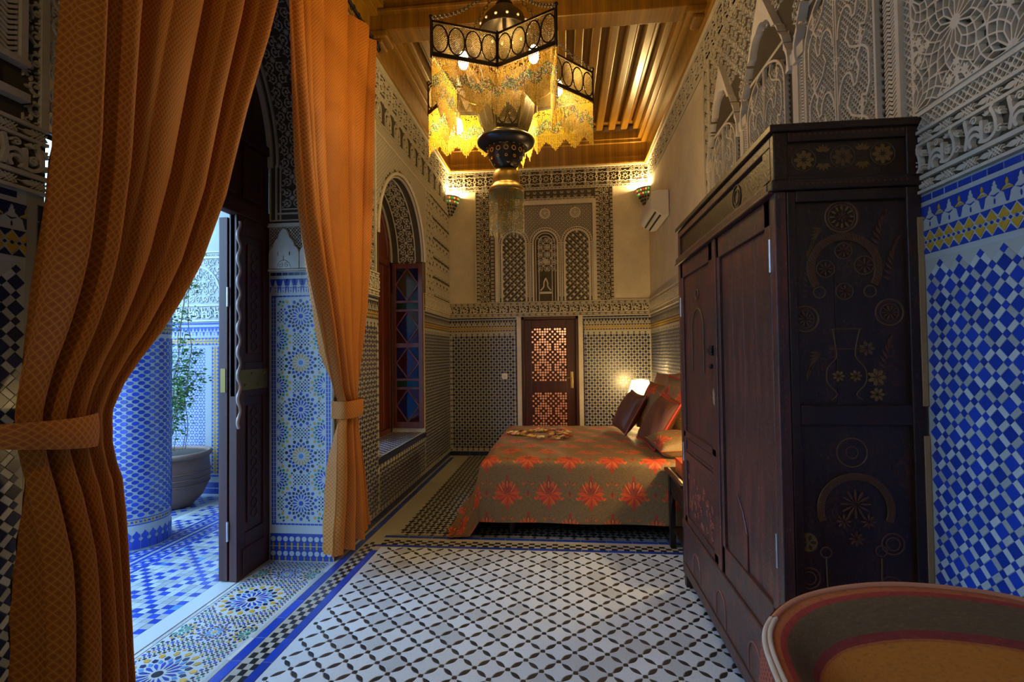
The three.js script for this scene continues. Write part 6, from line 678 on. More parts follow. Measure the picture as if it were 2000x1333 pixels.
  dr(-0.7, -0.048, 'near door with one tall plain panel', (o, a, b) => { part(o, 'door_frame', [span(0.002, 0.028, 0.425, 2.05, b - 0.055, b - 0.002, 0.004), span(0.002, 0.028, 0.425, 2.05, a + 0.002, a + 0.04, 0.004), span(0.002, 0.028, 1.95, 2.05, a, b - 0.002, 0.004), span(0.002, 0.028, 0.425, 0.56, a, b - 0.002, 0.004)], MF); for (let i = 0; i < 4; i++) { const w = (b - a - 0.1) / 4; part(o, 'door_panel', span(0.016, 0.03, 0.56, 1.95, a + 0.042 + i * w, a + 0.042 + (i + 1) * w - 0.0016, 0.002), MF); } part(o, 'arched_inset', [poly([[0, 0.56], [0.24, 0.56], [0.24, 0.7], [0.19, 0.8], [0.12, 0.86], [0.05, 0.8], [0, 0.72]], 0.006, 0.002).rotateY(Math.PI / 2).translate(0.011, 0, a + 0.32)], MF); for (const y of [0.72, 1.78]) part(o, 'hinge', cyl(0.006, 0.006, 0.12, 0, y, b - 0.001, 8), METAL.steel); });
  dr(-L + 0.048, -0.755, 'far door with stacked carved panels', (o, a, b) => { part(o, 'door_frame', [span(0.002, 0.028, 0.425, 2.05, b - 0.075, b - 0.002, 0.004), span(0.002, 0.028, 0.425, 2.05, a + 0.002, a + 0.055, 0.004), span(0.002, 0.028, 1.96, 2.05, a, b, 0.004), span(0.002, 0.028, 0.96, 1.0, a, b, 0.004), span(0.0, 0.028, 0.82, 0.87, a, b, 0.005), span(0.002, 0.028, 0.425, 0.47, a, b, 0.004)], MF); part(o, 'door_panel', span(0.014, 0.03, 1.0, 1.96, a, b), MF); part(o, 'door_panel', span(0.01, 0.03, 0.87, 0.96, a, b), MF); part(o, 'door_panel', span(0.012, 0.03, 0.47, 0.82, a, b), MF);
    part(o, 'panel_moulding', [span(0.004, 0.02, 0.875, 0.89, a + 0.05, b - 0.07, 0.003), span(0.004, 0.02, 0.945, 0.957, a + 0.05, b - 0.07, 0.003)], MF); const zc2 = (a + b) / 2; part(o, 'carving', [new THREE.TorusGeometry(0.12, 0.006, 6, 30, Math.PI).rotateY(Math.PI / 2).translate(0.012, 1.62, zc2), rod(V3(0.012, 1.38, zc2 - 0.12), V3(0.012, 1.62, zc2 - 0.12), 0.005), rod(V3(0.012, 1.38, zc2 + 0.12), V3(0.012, 1.62, zc2 + 0.12), 0.005)], OCHRE); part(o, 'carved_ring', new THREE.TorusGeometry(0.03, 0.005, 6, 20).rotateY(Math.PI / 2).translate(0.012, 1.82, zc2), OCHRE);
    seed = 12; const fl = []; for (let i = 0; i < 44; i++) { const y = R(0.5, 0.79), z = R(a + 0.08, b - 0.1); for (let k = 0; k < 5; k++) fl.push(poly([[0.002, 0], [0.012, 0.005], [0.02, 0], [0.012, -0.005]], 0.002).rotateZ(k * 1.257 + i).rotateY(-Math.PI / 2).translate(0.011, y, z)); } part(o, 'flower_carving', fl, std([0.3, 0.09, 0.06], 0.6));
    part(o, 'latch', [rbox(0.02, 0.05, 0.045, -0.004, 1.5, b - 0.03, 0.006), rbox(0.014, 0.02, 0.07, -0.012, 1.5, b - 0.03, 0.004)], METAL.iron, 'dark iron latch'); part(o, 'knob', new THREE.SphereGeometry(0.013, 10, 8).translate(-0.006, 1.42, b - 0.04), METAL.iron); part(o, 'worn_patch', poly([[0, 0], [0.03, 0.01], [0.034, 0.07], [0.012, 0.09], [-0.006, 0.04]], 0.001).rotateY(Math.PI / 2).translate(0.0005, 1.22, b - 0.01), RAW, 'chipped bare wood'); for (const y of [0.8, 1.72]) part(o, 'hinge', cyl(0.006, 0.006, 0.12, 0, y, a + 0.001, 8), METAL.steel); });
  part(t, 'plinth', [span(0.004, 0.03, 0.1, 0.4, -L + 0.01, -0.01, 0.003), span(-0.008, 0.03, 0.37, 0.425, -L, 0, 0.006), span(-0.004, 0.03, 0.085, 0.15, -L, 0, 0.005)], MF); part(t, 'plinth_carving', [-0.3, -0.75, -1.2].map((z) => [new THREE.TorusGeometry(0.075, 0.005, 6, 24, Math.PI).rotateY(Math.PI / 2).translate(0.003, 0.23, z), rod(V3(0.003, 0.16, z - 0.075), V3(0.003, 0.23, z - 0.075), 0.005), rod(V3(0.003, 0.16, z + 0.075), V3(0.003, 0.23, z + 0.075), 0.005)]), std([0.2, 0.07, 0.055], 0.6));
}
// ================= armchair in the corner of the view =================
{ const bands = canvasTex(64, 512, (c, w, h) => { const rows = [['#b06030', 16], ['#9c3328', 10], ['#6a5230', 66], ['#8a2d24', 15], ['#b5642a', 5], ['#c9791a', 84], ['#b5642a', 6], ['#8a2d24', 30], ['#4a3a1e', 90], ['#8a2d24', 24], ['#c9791a', 80], ['#8a2d24', 30], ['#4a3a1e', 60]]; let y = 0; for (const [k, q] of rows) { c.fillStyle = k; c.fillRect(0, y, w, q); y += q; } for (let i = 0; i < 5000; i++) { c.fillStyle = rnd() < 0.5 ? 'rgba(0,0,0,0.08)' : 'rgba(255,220,160,0.06)'; c.fillRect(rnd() * w, rnd() * h, 1, 3); } }); bands.wrapT = THREE.ClampToEdgeWrapping;
  const ST = phys([0.9, 0.86, 0.82], 0.75, { map: bands, bumpMap: weave, bumpScale: 0.0008, sheen: 0.25, side: THREE.DoubleSide }), NET = canvasTex(128, 128, (c, w) => { c.fillStyle = '#b3573c'; c.fillRect(0, 0, w, w); for (let i = 0; i < 8; i++) for (let j = 0; j < 8; j++) { c.fillStyle = '#4a1d12'; c.beginPath(); c.ellipse((i + (j % 2 ? 0.5 : 0)) * 16 + 4, j * 16 + 8, 5, 4.2, 0, 0, TAU); c.fill(); c.strokeStyle = 'rgba(215,130,95,0.6)'; c.lineWidth = 1.5; c.stroke(); } }, { rx: 9, ry: 9 });
  const NT = phys([0.9, 0.85, 0.85], 0.85, { map: NET, side: THREE.DoubleSide, bumpMap: weave, bumpScale: 0.002 }), t = thing('armchair', 'rounded armchair under an orange, brown and red striped cover with rust crochet side', 'armchair', [0, 0, 0]);
  // plan of the rim: up the left arm, round the back, down the right arm
  const plan = new THREE.CatmullRomCurve3([V3(0.37, 0.845, -0.35), V3(0.385, 0.85, -0.7), V3(0.405, 0.855, -1.0), V3(0.45, 0.868, -1.2), V3(0.55, 0.895, -1.285), V3(0.72, 0.922, -1.315), V3(0.9, 0.925, -1.31), V3(1.08, 0.905, -1.28), V3(1.17, 0.87, -1.2), V3(1.2, 0.85, -1.0), V3(1.21, 0.845, -0.7), V3(1.215, 0.84, -0.35)]);
  const N = 90, inn = (u, d) => { const p = plan.getPoint(u), q = plan.getTangent(u), n = V3(-q.z, 0, q.x).normalize().multiplyScalar(1), c = V3(0.79, 0, -0.6).sub(p); if (n.dot(c) < 0) n.negate(); return [p, n]; };
  part(t, 'striped_cover', grid(N, 40, (u, v) => { const [p, n] = inn(u); const s = v * 0.62, o = s < 0.05 ? 0.05 * Math.sin((s / 0.05) * 1.4) : 0.05 + (s - 0.05) * 0.6, dn = s < 0.05 ? 0.02 * (1 - Math.cos((s / 0.05) * 1.4)) : 0.0166 + (s - 0.05) * 0.72; return V3(p.x + n.x * o, p.y - dn, p.z + n.z * o); }, (u, v) => [u * 6, 1 - v]), ST);
  part(t, 'woven_side', grid(N, 24, (u, v) => { const [p, n] = inn(u); const s = v * 0.6; return V3(p.x - n.x * (0.012 + 0.11 * v * v + 0.03 * v), p.y - s, p.z - n.z * (0.012 + 0.06 * v * v)); }, (u, v) => [u * 2.2, v * 0.6]), NT, 'rust crochet panel');
  { const l = []; for (let i = 0; i < 300; i++) { const [p, n] = inn(0.001 + (i / 300) * 0.3); l.push(new THREE.SphereGeometry(0.0062, 7, 5).scale(1, 0.8, 1).translate(p.x + n.x * (i % 2 ? 0.006 : -0.006), p.y + 0.002, p.z)); } part(t, 'braid_trim', l, std([0.62, 0.5, 0.38], 0.8), 'cream braided trim'); }
  part(t, 'rim_piping', tube(Array.from({ length: 60 }, (_, i) => { const p = plan.getPoint(0.3 + (i / 59) * 0.7); return V3(p.x, p.y + 0.001, p.z); }), 0.007, 120, 6), std([0.5, 0.2, 0.1], 0.7));
  part(t, 'seat', rbox(0.62, 0.14, 0.72, 0.79, 0.39, -0.72, 0.05), ST); part(t, 'frame', rbox(0.6, 0.2, 0.7, 0.79, 0.22, -0.72, 0.03), std([0.08, 0.05, 0.03], 0.7)); for (const [x, z] of [[0.55, -0.45], [1.03, -0.45], [0.55, -1.0], [1.03, -1.0]]) part(t, 'leg', cyl(0.02, 0.026, 0.13, x, 0, z, 12), WOOD.dark);
}
// ================= bedside tables =================
function nightstand(pos, label, turned) { const t = thing('nightstand', label, 'bedside table', pos, turned), w = WOOD.dark, W = 0.42, Dp = 0.5, H = 0.6;
  part(t, 'table_top', [rbox(W + 0.05, 0.024, Dp + 0.05, W / 2, H - 0.012, -Dp / 2, 0.006), rbox(W + 0.02, 0.014, Dp + 0.02, W / 2, H - 0.031, -Dp / 2, 0.005)], w); part(t, 'top_inlay', [span(0.0, W, H, H + 0.002, -0.012, 0.0), span(0, 0.012, H, H + 0.002, -Dp, 0)], std([0.45, 0.36, 0.22], 0.5));
  for (const [x, z] of [[0.022, -0.022], [W - 0.022, -0.022], [0.022, -Dp + 0.022], [W - 0.022, -Dp + 0.022]]) part(t, 'leg', [span(x - 0.022, x + 0.022, 0, H - 0.03, z - 0.022, z + 0.022, 0.004)], w);
  const net = (len) => carve(len, 0.15, (c, a, b) => { c.fillRect(0, 0, a, b); black(c, () => { for (let i = 0; i < 40; i++) for (let j = 0; j < 7; j++) { const x = 0.012 + i * 0.018 + (j % 2) * 0.009, y = 0.02 + j * 0.019; if (x < a - 0.01) fillp(c, Array.from({ length: 6 }, (_, k) => [x + Math.cos(k * 1.047) * 0.0058, y + Math.sin(k * 1.047) * 0.0058])); } }); }, { res: 900, depth: 0.014 });
  part(t, 'pierced_apron', [net(Dp - 0.09).rotateY(-Math.PI / 2).translate(0.028, 0.4, -Dp + 0.045), net(W - 0.09).translate(0.045, 0.4, -0.03)], w); for (const z of [-0.1, -Dp + 0.1]) part(t, 'arched_bracket', poly([[0, 0], [0.07, 0], [0.07, -0.02], [0.03, -0.06], [0.012, -0.14], [0, -0.14]], 0.012).rotateY(z > -0.2 ? Math.PI / 2 : -Math.PI / 2).translate(0.02, 0.4, z > -0.2 ? -0.044 : -Dp + 0.044), w);
  part(t, 'lower_shelf', rbox(W - 0.04, 0.02, Dp - 0.04, W / 2, 0.14, -Dp / 2, 0.004), w); return t; }
nightstand([0.785, 0, -3.5], 'dark carved bedside table with pierced apron between the wardrobe and the bed', 0);
{ const t = nightstand([0.68, 0, -6.2], 'dark carved bedside table beyond the bed carrying the lit lamp', 0); part(t, 'scrolled_rail', [tube([V3(-0.02, 0.6, -0.1), V3(-0.05, 0.64, -0.1), V3(-0.09, 0.72, -0.1), V3(-0.11, 0.73, -0.1)], 0.016, 20, 8), rbox(0.12, 0.04, 0.03, 0.02, 0.615, -0.1, 0.008)], WOOD.dark); }
{ const t = thing('tissue_box', 'small orange-brown wooden box with a white tissue on the near bedside table', 'tissue box', [0.885, 0.602, -3.74]); const w = phys([0.55, 0.22, 0.06], 0.35, { map: woodMap([0.55, 0.28, 0.1], [0.9, 0.55, 0.25], 8, 2, 4, 2), clearcoat: 0.4 }); part(t, 'box_body', rbox(0.15, 0.1, 0.2, 0, 0.05, 0, 0.005), w); part(t, 'box_lid', [rbox(0.156, 0.012, 0.055, 0, 0.104, 0.075, 0.003), rbox(0.156, 0.012, 0.055, 0, 0.104, -0.075, 0.003), rbox(0.045, 0.012, 0.1, -0.055, 0.104, 0, 0.003), rbox(0.045, 0.012, 0.1, 0.055, 0.104, 0, 0.003)], w); part(t, 'tissue', grid(12, 12, (u, v) => V3((u - 0.5) * 0.07, 0.112 + 0.02 * Math.sin(u * 5) * Math.cos(v * 4) + 0.012, (v - 0.5) * 0.1)), std([0.85, 0.85, 0.85], 0.9, { side: THREE.DoubleSide })); }
// ================= lamps =================
function lampLight(parent, pos, cd, color = WARM, r = 2) { const l = new THREE.PointLight(color, cd); l.position.set(...pos); l.castShadow = true; l.shadow.radius = r; parent.add(l); return l; }
function tableLamp(pos, label, shadeM, cd, tiltZ = 0) { const t = thing('table_lamp', label, 'lamp', pos); t.rotation.z = tiltZ;
  part(t, 'lamp_foot', lathe([[0, 0], [0.07, 0], [0.07, 0.012], [0.03, 0.03], [0.018, 0.06], [0.035, 0.11], [0.04, 0.16], [0.02, 0.22], [0.01, 0.25], [0.01, 0.36], [0, 0.36]], 28), METAL.oldbrass); part(t, 'lamp_shade', new THREE.CylinderGeometry(0.1, 0.155, 0.19, 36, 1, true).translate(0, 0.455, 0), shadeM); part(t, 'shade_trim', [new THREE.TorusGeometry(0.1, 0.005, 6, 36).rotateX(Math.PI / 2).translate(0, 0.55, 0), new THREE.TorusGeometry(0.155, 0.005, 6, 36).rotateX(Math.PI / 2).translate(0, 0.36, 0)], std([0.06, 0.04, 0.03], 0.6), 'dark trim'); part(t, 'bulb', new THREE.SphereGeometry(0.028, 16, 12).scale(1, 1.3, 1).translate(0, 0.43, 0), glow([1, 0.8, 0.5], 12)); lampLight(t, [0, 0.43, 0], cd); return t; }
const SHADE = phys([0.85, 0.8, 0.7], 0.9, { transmission: 0.45, thickness: 0, side: THREE.DoubleSide, emissive: new THREE.Color().setRGB(1, 0.9, 0.72), emissiveIntensity: 0.55 });
tableLamp([0.945, 0.602, -6.42], 'lit white-shaded table lamp behind the brown cushions at the bed head', SHADE, LAMP_CD);
tableLamp([1.08, 0.602, -3.62], 'lit table lamp on the near bedside table hidden behind the wardrobe', SHADE, LAMP_CD);
// corner sconces: quarter cones of pierced metal with coloured glass
for (const [s, front] of [[-1, 0], [1, 0]]) { const x = s < 0 ? XL : XR, t = thing('wall_sconce', s < 0 ? 'pierced metal corner sconce with green and amber glass at the left back corner' : 'pierced metal corner sconce with coloured glass beside the air conditioner', 'wall lamp', [x, 3.52, front ? ZF : ZB]); t.scale.z = 1; const zd = front ? -1 : 1;
  const a0 = front ? (s < 0 ? Math.PI / 2 : Math.PI) : s < 0 ? 0 : Math.PI * 1.5; const shellG = (r) => new THREE.LatheGeometry([[0.012, 0], [0.05, 0.05], [0.1, 0.13], [0.15, 0.22], [0.185, 0.29], [0.19, 0.3]].map((q) => V2(q[0] * r, q[1])), 20, a0, Math.PI / 2); const sh = part(t, 'pierced_shell', shellG(1), std([0.3, 0.25, 0.18], 0.45, { metalness: 0.6, side: THREE.DoubleSide }));
  const holes = [], jew = [[], [], [], []]; for (let j = 0; j < 6; j++) for (let i = 0; i < 2 + j; i++) { const h = 0.04 + j * 0.045, r = 0.045 + (h / 0.3) * 0.145, a = a0 + ((i + 0.6) / (2 + j)) * (Math.PI / 2) * 0.96, p = V3(Math.sin(a) * r, h, Math.cos(a) * r); if (j > 3) jew[(i * 3 + j * 2) % 4].push(new THREE.SphereGeometry(0.0145, 10, 8).translate(p.x, p.y, p.z)); else holes.push(new THREE.SphereGeometry(0.012, 8, 6).scale(1, 1.4, 1).translate(p.x, p.y, p.z)); } part(t, 'dark_hole', holes, std([0.02, 0.015, 0.01], 0.8)); [[0.02, 0.5, 0.06], [0.8, 0.45, 0.05], [0.55, 0.06, 0.03], [0.7, 0.6, 0.2]].forEach((c, i) => { if (jew[i].length) part(t, 'glass_jewel', jew[i], phys(c, 0.1, { clearcoat: 1, emissive: new THREE.Color().setRGB(...c), emissiveIntensity: 0.7 }), ['green glass', 'amber glass', 'red glass', 'yellow glass'][i]); });
  part(t, 'bulb', new THREE.SphereGeometry(0.03, 16, 12).translate(-s * 0.085, 0.29, 0.085 * zd), glow([1, 0.85, 0.6], 14)); lampLight(t, [-s * 0.085, 0.29, 0.085 * zd], SCONCE_CD);
}
// ================= chandelier =================
{ const C = V3(-0.375, 0, -3.39), t = thing('chandelier', 'pierced brass star chandelier with gold bead fringes hanging from the wooden ceiling', 'chandelier', [C.x, 0, C.z]);
  const Y1 = 3.5, Y0 = 3.28, RO = 0.635, RI = 0.335, P = []; for (let k = 0; k < 10; k++) { const a = ((55.4 + 36 * k) * Math.PI) / 180, r = k % 2 ? RI : RO; P.push(V2(Math.cos(a) * r, Math.sin(a) * r)); }
  const len = P[0].distanceTo(P[1]), fret = carve(len, Y1 - Y0, (c, W, H) => { c.fillRect(0, 0, W, 0.026); c.fillRect(0, H - 0.014, W, 0.014); c.fillRect(0, 0, 0.012, H); c.fillRect(W - 0.012, 0, 0.012, H); const y = 0.112; for (let i = 0; i < 4; i++) { const x = (W * (i + 0.5)) / 4; c.lineWidth = 0.0085; c.beginPath(); c.ellipse(x, y, W / 8 - 0.002, 0.082, 0, 0, TAU); c.stroke(); } }, { res: 700, depth: 0.004, tol: 0.25 });
  const mesh = carve(len, Y1 - Y0, (c, W, H) => { const p = 0.0125; for (let x = -H; x < W + H; x += p) { ln(c, 0.0017, x, 0.02, x + H, H + 0.02); ln(c, 0.0017, x + H, 0.02, x, H + 0.02); } }, { res: 900, depth: 0.0015, tol: 0.25 });
  const FRET = std([0.06, 0.045, 0.025], 0.45, { metalness: 0.85, side: THREE.DoubleSide }), MESH = std([0.22, 0.16, 0.06], 0.45, { metalness: 0.8, side: THREE.DoubleSide });
  for (let k = 0; k < 10; k++) { const B = P[k], A = P[(k + 1) % 10], m = new THREE.Matrix4(), U = V3(B.x - A.x, 0, B.y - A.y).normalize(), N = U.clone().cross(V3(0, 1, 0)), m2 = new THREE.Matrix4(); m.makeBasis(U, V3(0, 1, 0), N).setPosition(A.x, Y0, A.y); m2.copy(m).setPosition(A.x - N.x * 0.004, Y0, A.y - N.z * 0.004); const pn = new THREE.Group(); pn.name = 'star_panel'; t.add(pn); part(pn, 'fretwork', fret.clone().applyMatrix4(m), FRET); part(pn, 'wire_mesh', mesh.clone().applyMatrix4(m2), MESH); part(pn, 'corner_post', cyl(0.007, 0.007, Y1 - Y0 + 0.02, A.x, Y0 - 0.01, A.y, 8), FRET); const bd = []; for (let i = 0; i < 44; i++) { const q = (i + 0.5) / 44; bd.push(new THREE.SphereGeometry(0.0042, 6, 5).translate(A.x + (B.x - A.x) * q, Y0 - 0.004, A.y + (B.y - A.y) * q)); } part(pn, 'beading', bd, METAL.brass); }
  // bead fringe: strings hanging from the star, colours in a zigzag band
  const bead = new THREE.IcosahedronGeometry(0.0033, 0); const cols = { gold: [0.78, 0.6, 0.02], amber: [0.6, 0.38, 0.01], green: [0.04, 0.32, 0.08], red: [0.4, 0.03, 0.03], pearl: [0.75, 0.7, 0.55], teal: [0.05, 0.3, 0.3] }, bm = Object.fromEntries(Object.entries(cols).map(([k, c]) => [k, phys(c, 0.55, { transmission: 0.35, thickness: 0 })])), lists = Object.fromEntries(Object.keys(cols).map((k) => [k, []])); seed = 1001;
  for (let k = 0; k < 10; k++) { const A = P[k], B = P[(k + 1) % 10], n = 50; for (let i = 0; i < n; i++) { const q = (i + 0.5) / n, x = A.x + (B.x - A.x) * q, z = A.y + (B.y - A.y) * q, zig = Math.abs(((q * 3 + 0.5) % 1) - 0.5) * 2, L = 0.235 + 0.085 * (1 - zig) + R(-0.008, 0.008), b0 = 0.07 + 0.05 * (1 - zig), b1 = b0 + 0.075; for (let d = 0.008; d < L; d += 0.0064) { let c = 'gold'; if (d > b0 && d < b1) { const w = rnd(); c = w < 0.3 ? 'green' : w < 0.45 ? 'red' : w < 0.65 ? 'pearl' : w < 0.78 ? 'teal' : 'gold'; } else if (rnd() < 0.25) c = 'amber'; else if (d < b0 * 0.5 && rnd() < 0.3) continue; lists[c].push(new THREE.Matrix4().makeTranslation(x + R(-0.001, 0.001), Y0 - d, z + R(-0.001, 0.001))); } } }
  const fr = new THREE.Group(); fr.name = 'bead_fringe'; t.add(fr); for (const [k, l] of Object.entries(lists)) many(fr, k + '_bead', bead, bm[k], l);
  // stem, dome, lantern, bowl and tassel
  part(t, 'stem', [cyl(0.014, 0.014, 1.0, 0, 3.75, 0, 12), cyl(0.03, 0.022, 0.08, 0, 3.96, 0, 16), cyl(0.05, 0.05, 0.03, 0, 4.62, 0, 20), cyl(0.01, 0.01, 0.6, 0, 3.2, 0, 10)], METAL.bronze);
  part(t, 'dome', lathe([[0.175, 3.7], [0.18, 3.705], [0.17, 3.74], [0.14, 3.81], [0.09, 3.865], [0.055, 3.89], [0.06, 3.91], [0.035, 3.94], [0.03, 3.99], [0, 4.0]], 40), std([0.07, 0.055, 0.04], 0.35, { metalness: 0.8, side: THREE.DoubleSide })); part(t, 'dome_jewel', Array.from({ length: 14 }, (_, k) => new THREE.SphereGeometry(0.011, 8, 6).translate(Math.cos(k * 0.449) * 0.168, 3.745, Math.sin(k * 0.449) * 0.168)), phys([0.8, 0.7, 0.5], 0.1, { clearcoat: 1 }));
  { const w = 0.2, h = 0.22, fp = carve(w, h, (c, W, H) => { c.fillRect(0, 0, W, 0.02); c.fillRect(0, H - 0.014, W, 0.014); c.fillRect(0, 0, 0.012, H); c.fillRect(W - 0.012, 0, 0.012, H); for (const x of [W / 4 + 0.006, (3 * W) / 4 - 0.006]) { c.lineWidth = 0.009; c.beginPath(); c.ellipse(x, H / 2, 0.04, 0.085, 0, 0, TAU); c.stroke(); } for (let x = -H; x < W + H; x += 0.013) { ln(c, 0.0028, x, 0, x + H, H); ln(c, 0.0028, x + H, 0, x, H); } }, { res: 700, depth: 0.003 });
    for (let k = 0; k < 6; k++) { const g = fp.clone().translate(-w / 2, 0, 0), p = g.attributes.position; for (let i = 0; i < p.count; i++) { const y = p.getY(i), f = 0.74 + 0.26 * (y / h), rr = 0.173 * (0.7 + 0.32 * Math.sin((y / h) * 1.9)); p.setXYZ(i, p.getX(i) * f, y, rr + p.getZ(i)); } g.computeVertexNormals(); g.rotateY((k * Math.PI) / 3 + 0.2).translate(0, 3.0, 0); part(t, 'lantern_panel', g, k % 2 ? std([0.09, 0.06, 0.015], 0.65, { metalness: 0.5, side: THREE.DoubleSide }) : FRET); } }
  part(t, 'lantern_disc', lathe([[0.12, 3.0], [0.19, 2.965], [0.2, 2.95], [0.192, 2.93], [0.15, 2.9], [0.125, 2.9], [0.125, 2.92], [0.1, 2.96]], 48), std([0.05, 0.045, 0.045], 0.3, { metalness: 0.85, side: THREE.DoubleSide }));
  const bowl = []; part(t, 'bowl', lathe([[0.128, 2.91], [0.12, 2.85], [0.09, 2.79], [0.06, 2.765], [0.05, 2.75]], 40), std([0.06, 0.05, 0.04], 0.35, { metalness: 0.8, side: THREE.DoubleSide })); for (let j = 0; j < 4; j++) for (let i = 0; i < 18 - j * 3; i++) { const r = [0.132, 0.127, 0.11, 0.084][j], a = (i / (18 - j * 3)) * TAU + j * 0.2; bowl.push(new THREE.TorusGeometry(j === 1 ? 0.014 : 0.008, 0.003, 5, 10).rotateY(Math.PI / 2 - a).translate(Math.cos(a) * r, [2.905, 2.865, 2.82, 2.788][j], Math.sin(a) * r)); } part(t, 'bowl_piercing', bowl, METAL.brass);
  part(t, 'neck', lathe([[0.05, 2.76], [0.075, 2.75], [0.092, 2.72], [0.096, 2.68], [0.092, 2.66], [0.1, 2.645], [0.118, 2.63], [0.122, 2.61], [0.12, 2.59], [0, 2.6]], 40), METAL.oldbrass);
  const tl = { gold: [], amber: [], teal: [], pearl: [] }; for (let i = 0; i < 72; i++) { const a = (i / 72) * TAU, r = 0.118, L = 0.27 + 0.02 * Math.sin(i * 2.1); for (let d = 0; d < L; d += 0.0064) { const w = rnd(), c = d < 0.07 ? (w < 0.7 ? 'amber' : 'teal') : w < 0.5 ? 'gold' : w < 0.75 ? 'amber' : w < 0.9 ? 'teal' : 'pearl'; tl[c].push(new THREE.Matrix4().makeTranslation(Math.cos(a) * r, 2.595 - d, Math.sin(a) * r)); } } const ts = new THREE.Group(); ts.name = 'tassel'; t.add(ts); const TM = { gold: phys([0.42, 0.27, 0.04], 0.25, { clearcoat: 0.5 }), amber: phys([0.3, 0.16, 0.02], 0.25, { clearcoat: 0.5 }), teal: bm.teal, pearl: bm.pearl }; for (const [k, l] of Object.entries(tl)) many(ts, k + '_bead', bead, TM[k], l); part(ts, 'tassel_core', cyl(0.06, 0.06, 0.12, 0, 2.48, 0, 20), METAL.oldbrass);
  // arms, chains and bulbs
  for (let k = 0; k < 5; k++) { const a = ((55.4 + 72 * k) * Math.PI) / 180, dx = Math.cos(a), dz = Math.sin(a); const ar = []; ar.push(tube([V3(dx * 0.02, 3.3, dz * 0.02), V3(dx * 0.12, 3.24, dz * 0.12), V3(dx * 0.26, 3.28, dz * 0.26), V3(dx * 0.36, 3.36, dz * 0.36)], 0.006, 24, 6)); part(t, 'lamp_arm', ar, METAL.oldbrass);
    const ch = [], A = V3(dx * RO, Y1 + 0.01, dz * RO), B = V3(dx * 0.05, 4.05, dz * 0.05), n = 34; for (let i = 0; i < n; i++) { const g = new THREE.TorusGeometry(0.012, 0.0022, 5, 10).scale(1, 1.35, 1).rotateY(i % 2 ? 1.57 : 0); const d = B.clone().sub(A).normalize(); g.applyQuaternion(new THREE.Quaternion().setFromUnitVectors(V3(0, 1, 0), d)); const p = A.clone().lerp(B, (i + 0.5) / n); g.translate(p.x, p.y - 0.06 * Math.sin(((i + 0.5) / n) * Math.PI), p.z); ch.push(g); } part(t, 'chain', ch, METAL.bronze); part(t, 'chain_hook', new THREE.SphereGeometry(0.013, 10, 8).translate(dx * RO, Y1 + 0.018, dz * RO), METAL.bronze);
    const bx = dx * 0.38, bz = dz * 0.38, b = new THREE.Group(); b.name = 'bulb_holder'; t.add(b); const by = k === 2 || k === 3 ? 3.14 : 3.36; part(b, 'socket', cyl(0.018, 0.016, 0.05, bx, by + 0.045, bz, 14), METAL.oldbrass); part(b, 'bulb', lathe([[0, -0.055], [0.02, -0.05], [0.031, -0.03], [0.034, 0], [0.028, 0.03], [0.018, 0.05], [0, 0.05]], 20).translate(bx, by, bz), glow([1, 0.86, 0.58], 14)); lampLight(b, [bx, by, bz], BULB_CD); }
}
// an added lantern, out of view behind the viewer, for warm light nearby
{ const t = thing('added_lantern', 'added unseen lantern behind the viewer that warms the near half of the room', 'lamp', [-0.25, 3.1, 1.0]); part(t, 'chain', cyl(0.006, 0.006, 1.6, 0, 0.06, 0, 8), METAL.bronze); part(t, 'cap', lathe([[0.12, 0.0], [0.1, 0.05], [0.03, 0.09], [0, 0.1]], 24), METAL.oldbrass); part(t, 'bulb', new THREE.SphereGeometry(0.06, 20, 14).translate(0, -0.07, 0), glow([1, 0.85, 0.58], 8)); lampLight(t, [0, -0.07, 0], FRONT_CD); }
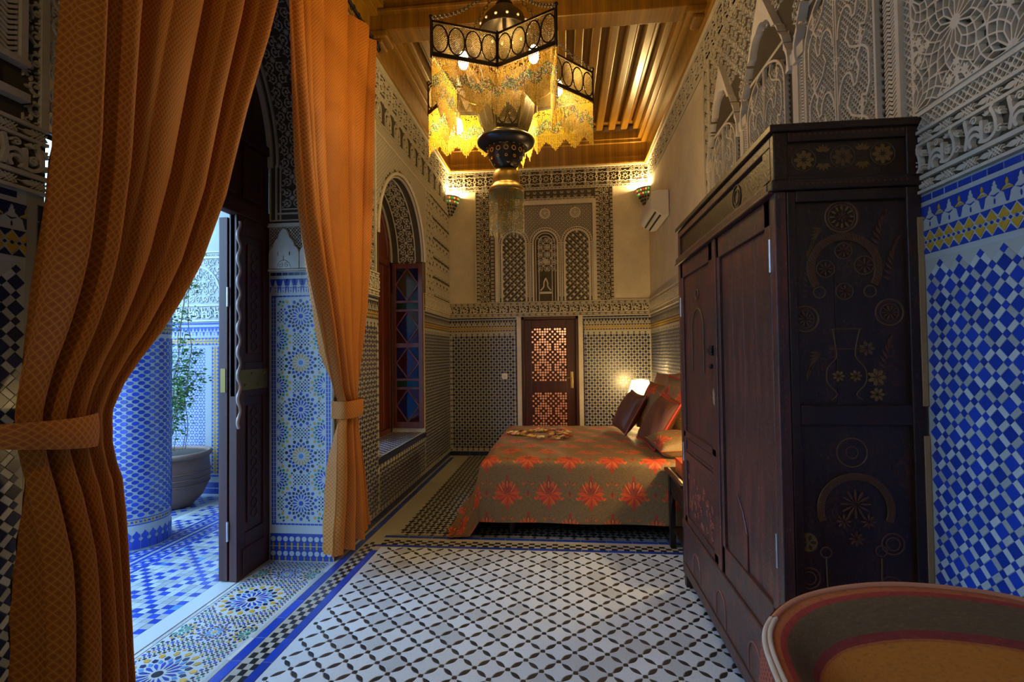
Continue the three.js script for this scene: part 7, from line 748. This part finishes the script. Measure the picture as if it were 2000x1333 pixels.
// ================= fittings =================
{ const t = thing('air_conditioner', 'white wall-mounted split air conditioner high on the right wall', 'air conditioner', [XR - 0.006, 3.08, -5.92]); const w = std([0.62, 0.6, 0.58], 0.45);
  const pr = new THREE.Shape(); pr.moveTo(0, 0); pr.lineTo(-0.07, -0.008); pr.lineTo(-0.185, 0.07); pr.quadraticCurveTo(-0.205, 0.09, -0.205, 0.13); pr.lineTo(-0.195, 0.25); pr.quadraticCurveTo(-0.18, 0.29, -0.13, 0.295); pr.lineTo(0, 0.295); pr.closePath(); part(t, 'case', new THREE.ExtrudeGeometry(pr, { depth: 0.8, bevelEnabled: true, bevelThickness: 0.008, bevelSize: 0.006, bevelOffset: -0.006, bevelSegments: 2, curveSegments: 10 }).translate(0, 0, -0.8), w);
  part(t, 'louvre', [[-0.118, 0.021]].map(([x, y]) => box(0.03, 0.008, 0.74, 0, 0, 0).rotateZ(-0.595).translate(x - 0.001, y, -0.4)), std([0.6, 0.57, 0.54], 0.5)); for (const g of [[-0.092, 0.0065], [-0.146, 0.0435]].map(([x, y]) => box(0.02, 0.009, 0.75, 0, 0, 0).rotateZ(-0.595).translate(x, y, -0.4))) part(t, 'air_slot', g, std([0.02, 0.02, 0.02], 0.8)); part(t, 'end_cap', [span(-0.2, -0.07, 0.1, 0.28, 0.006, 0.01, 0.002)], w); }
{ const w = std([0.75, 0.73, 0.68], 0.4); const t = thing('wall_socket', 'small white socket plate on the tiled back wall left of the door', 'socket', [-0.865, 1.164, ZB + W0 + 0.003]); part(t, 'plate', rbox(0.082, 0.082, 0.012, 0, 0, 0.005, 0.006), w); part(t, 'socket_face', cyl(0.022, 0.022, 0.003, 0, 0, 0, 20).rotateX(Math.PI / 2).translate(0, 0, 0.011), std([0.6, 0.58, 0.54], 0.4));
  for (const [y, l] of [[1.47, 'upper white light switch on the left wall at the edge of the narrow curtain'], [1.39, 'lower white light switch on the left wall at the edge of the narrow curtain']]) { const s = thing('light_switch', l, 'switch', [XL + W0 + 0.003, y, -3.93], Math.PI / 2); part(s, 'plate', rbox(0.08, 0.074, 0.012, 0, 0, 0.005, 0.006), w); part(s, 'rocker', rbox(0.03, 0.045, 0.006, 0, 0, 0.012, 0.003), w); } }
renderer.render(scene, camera);
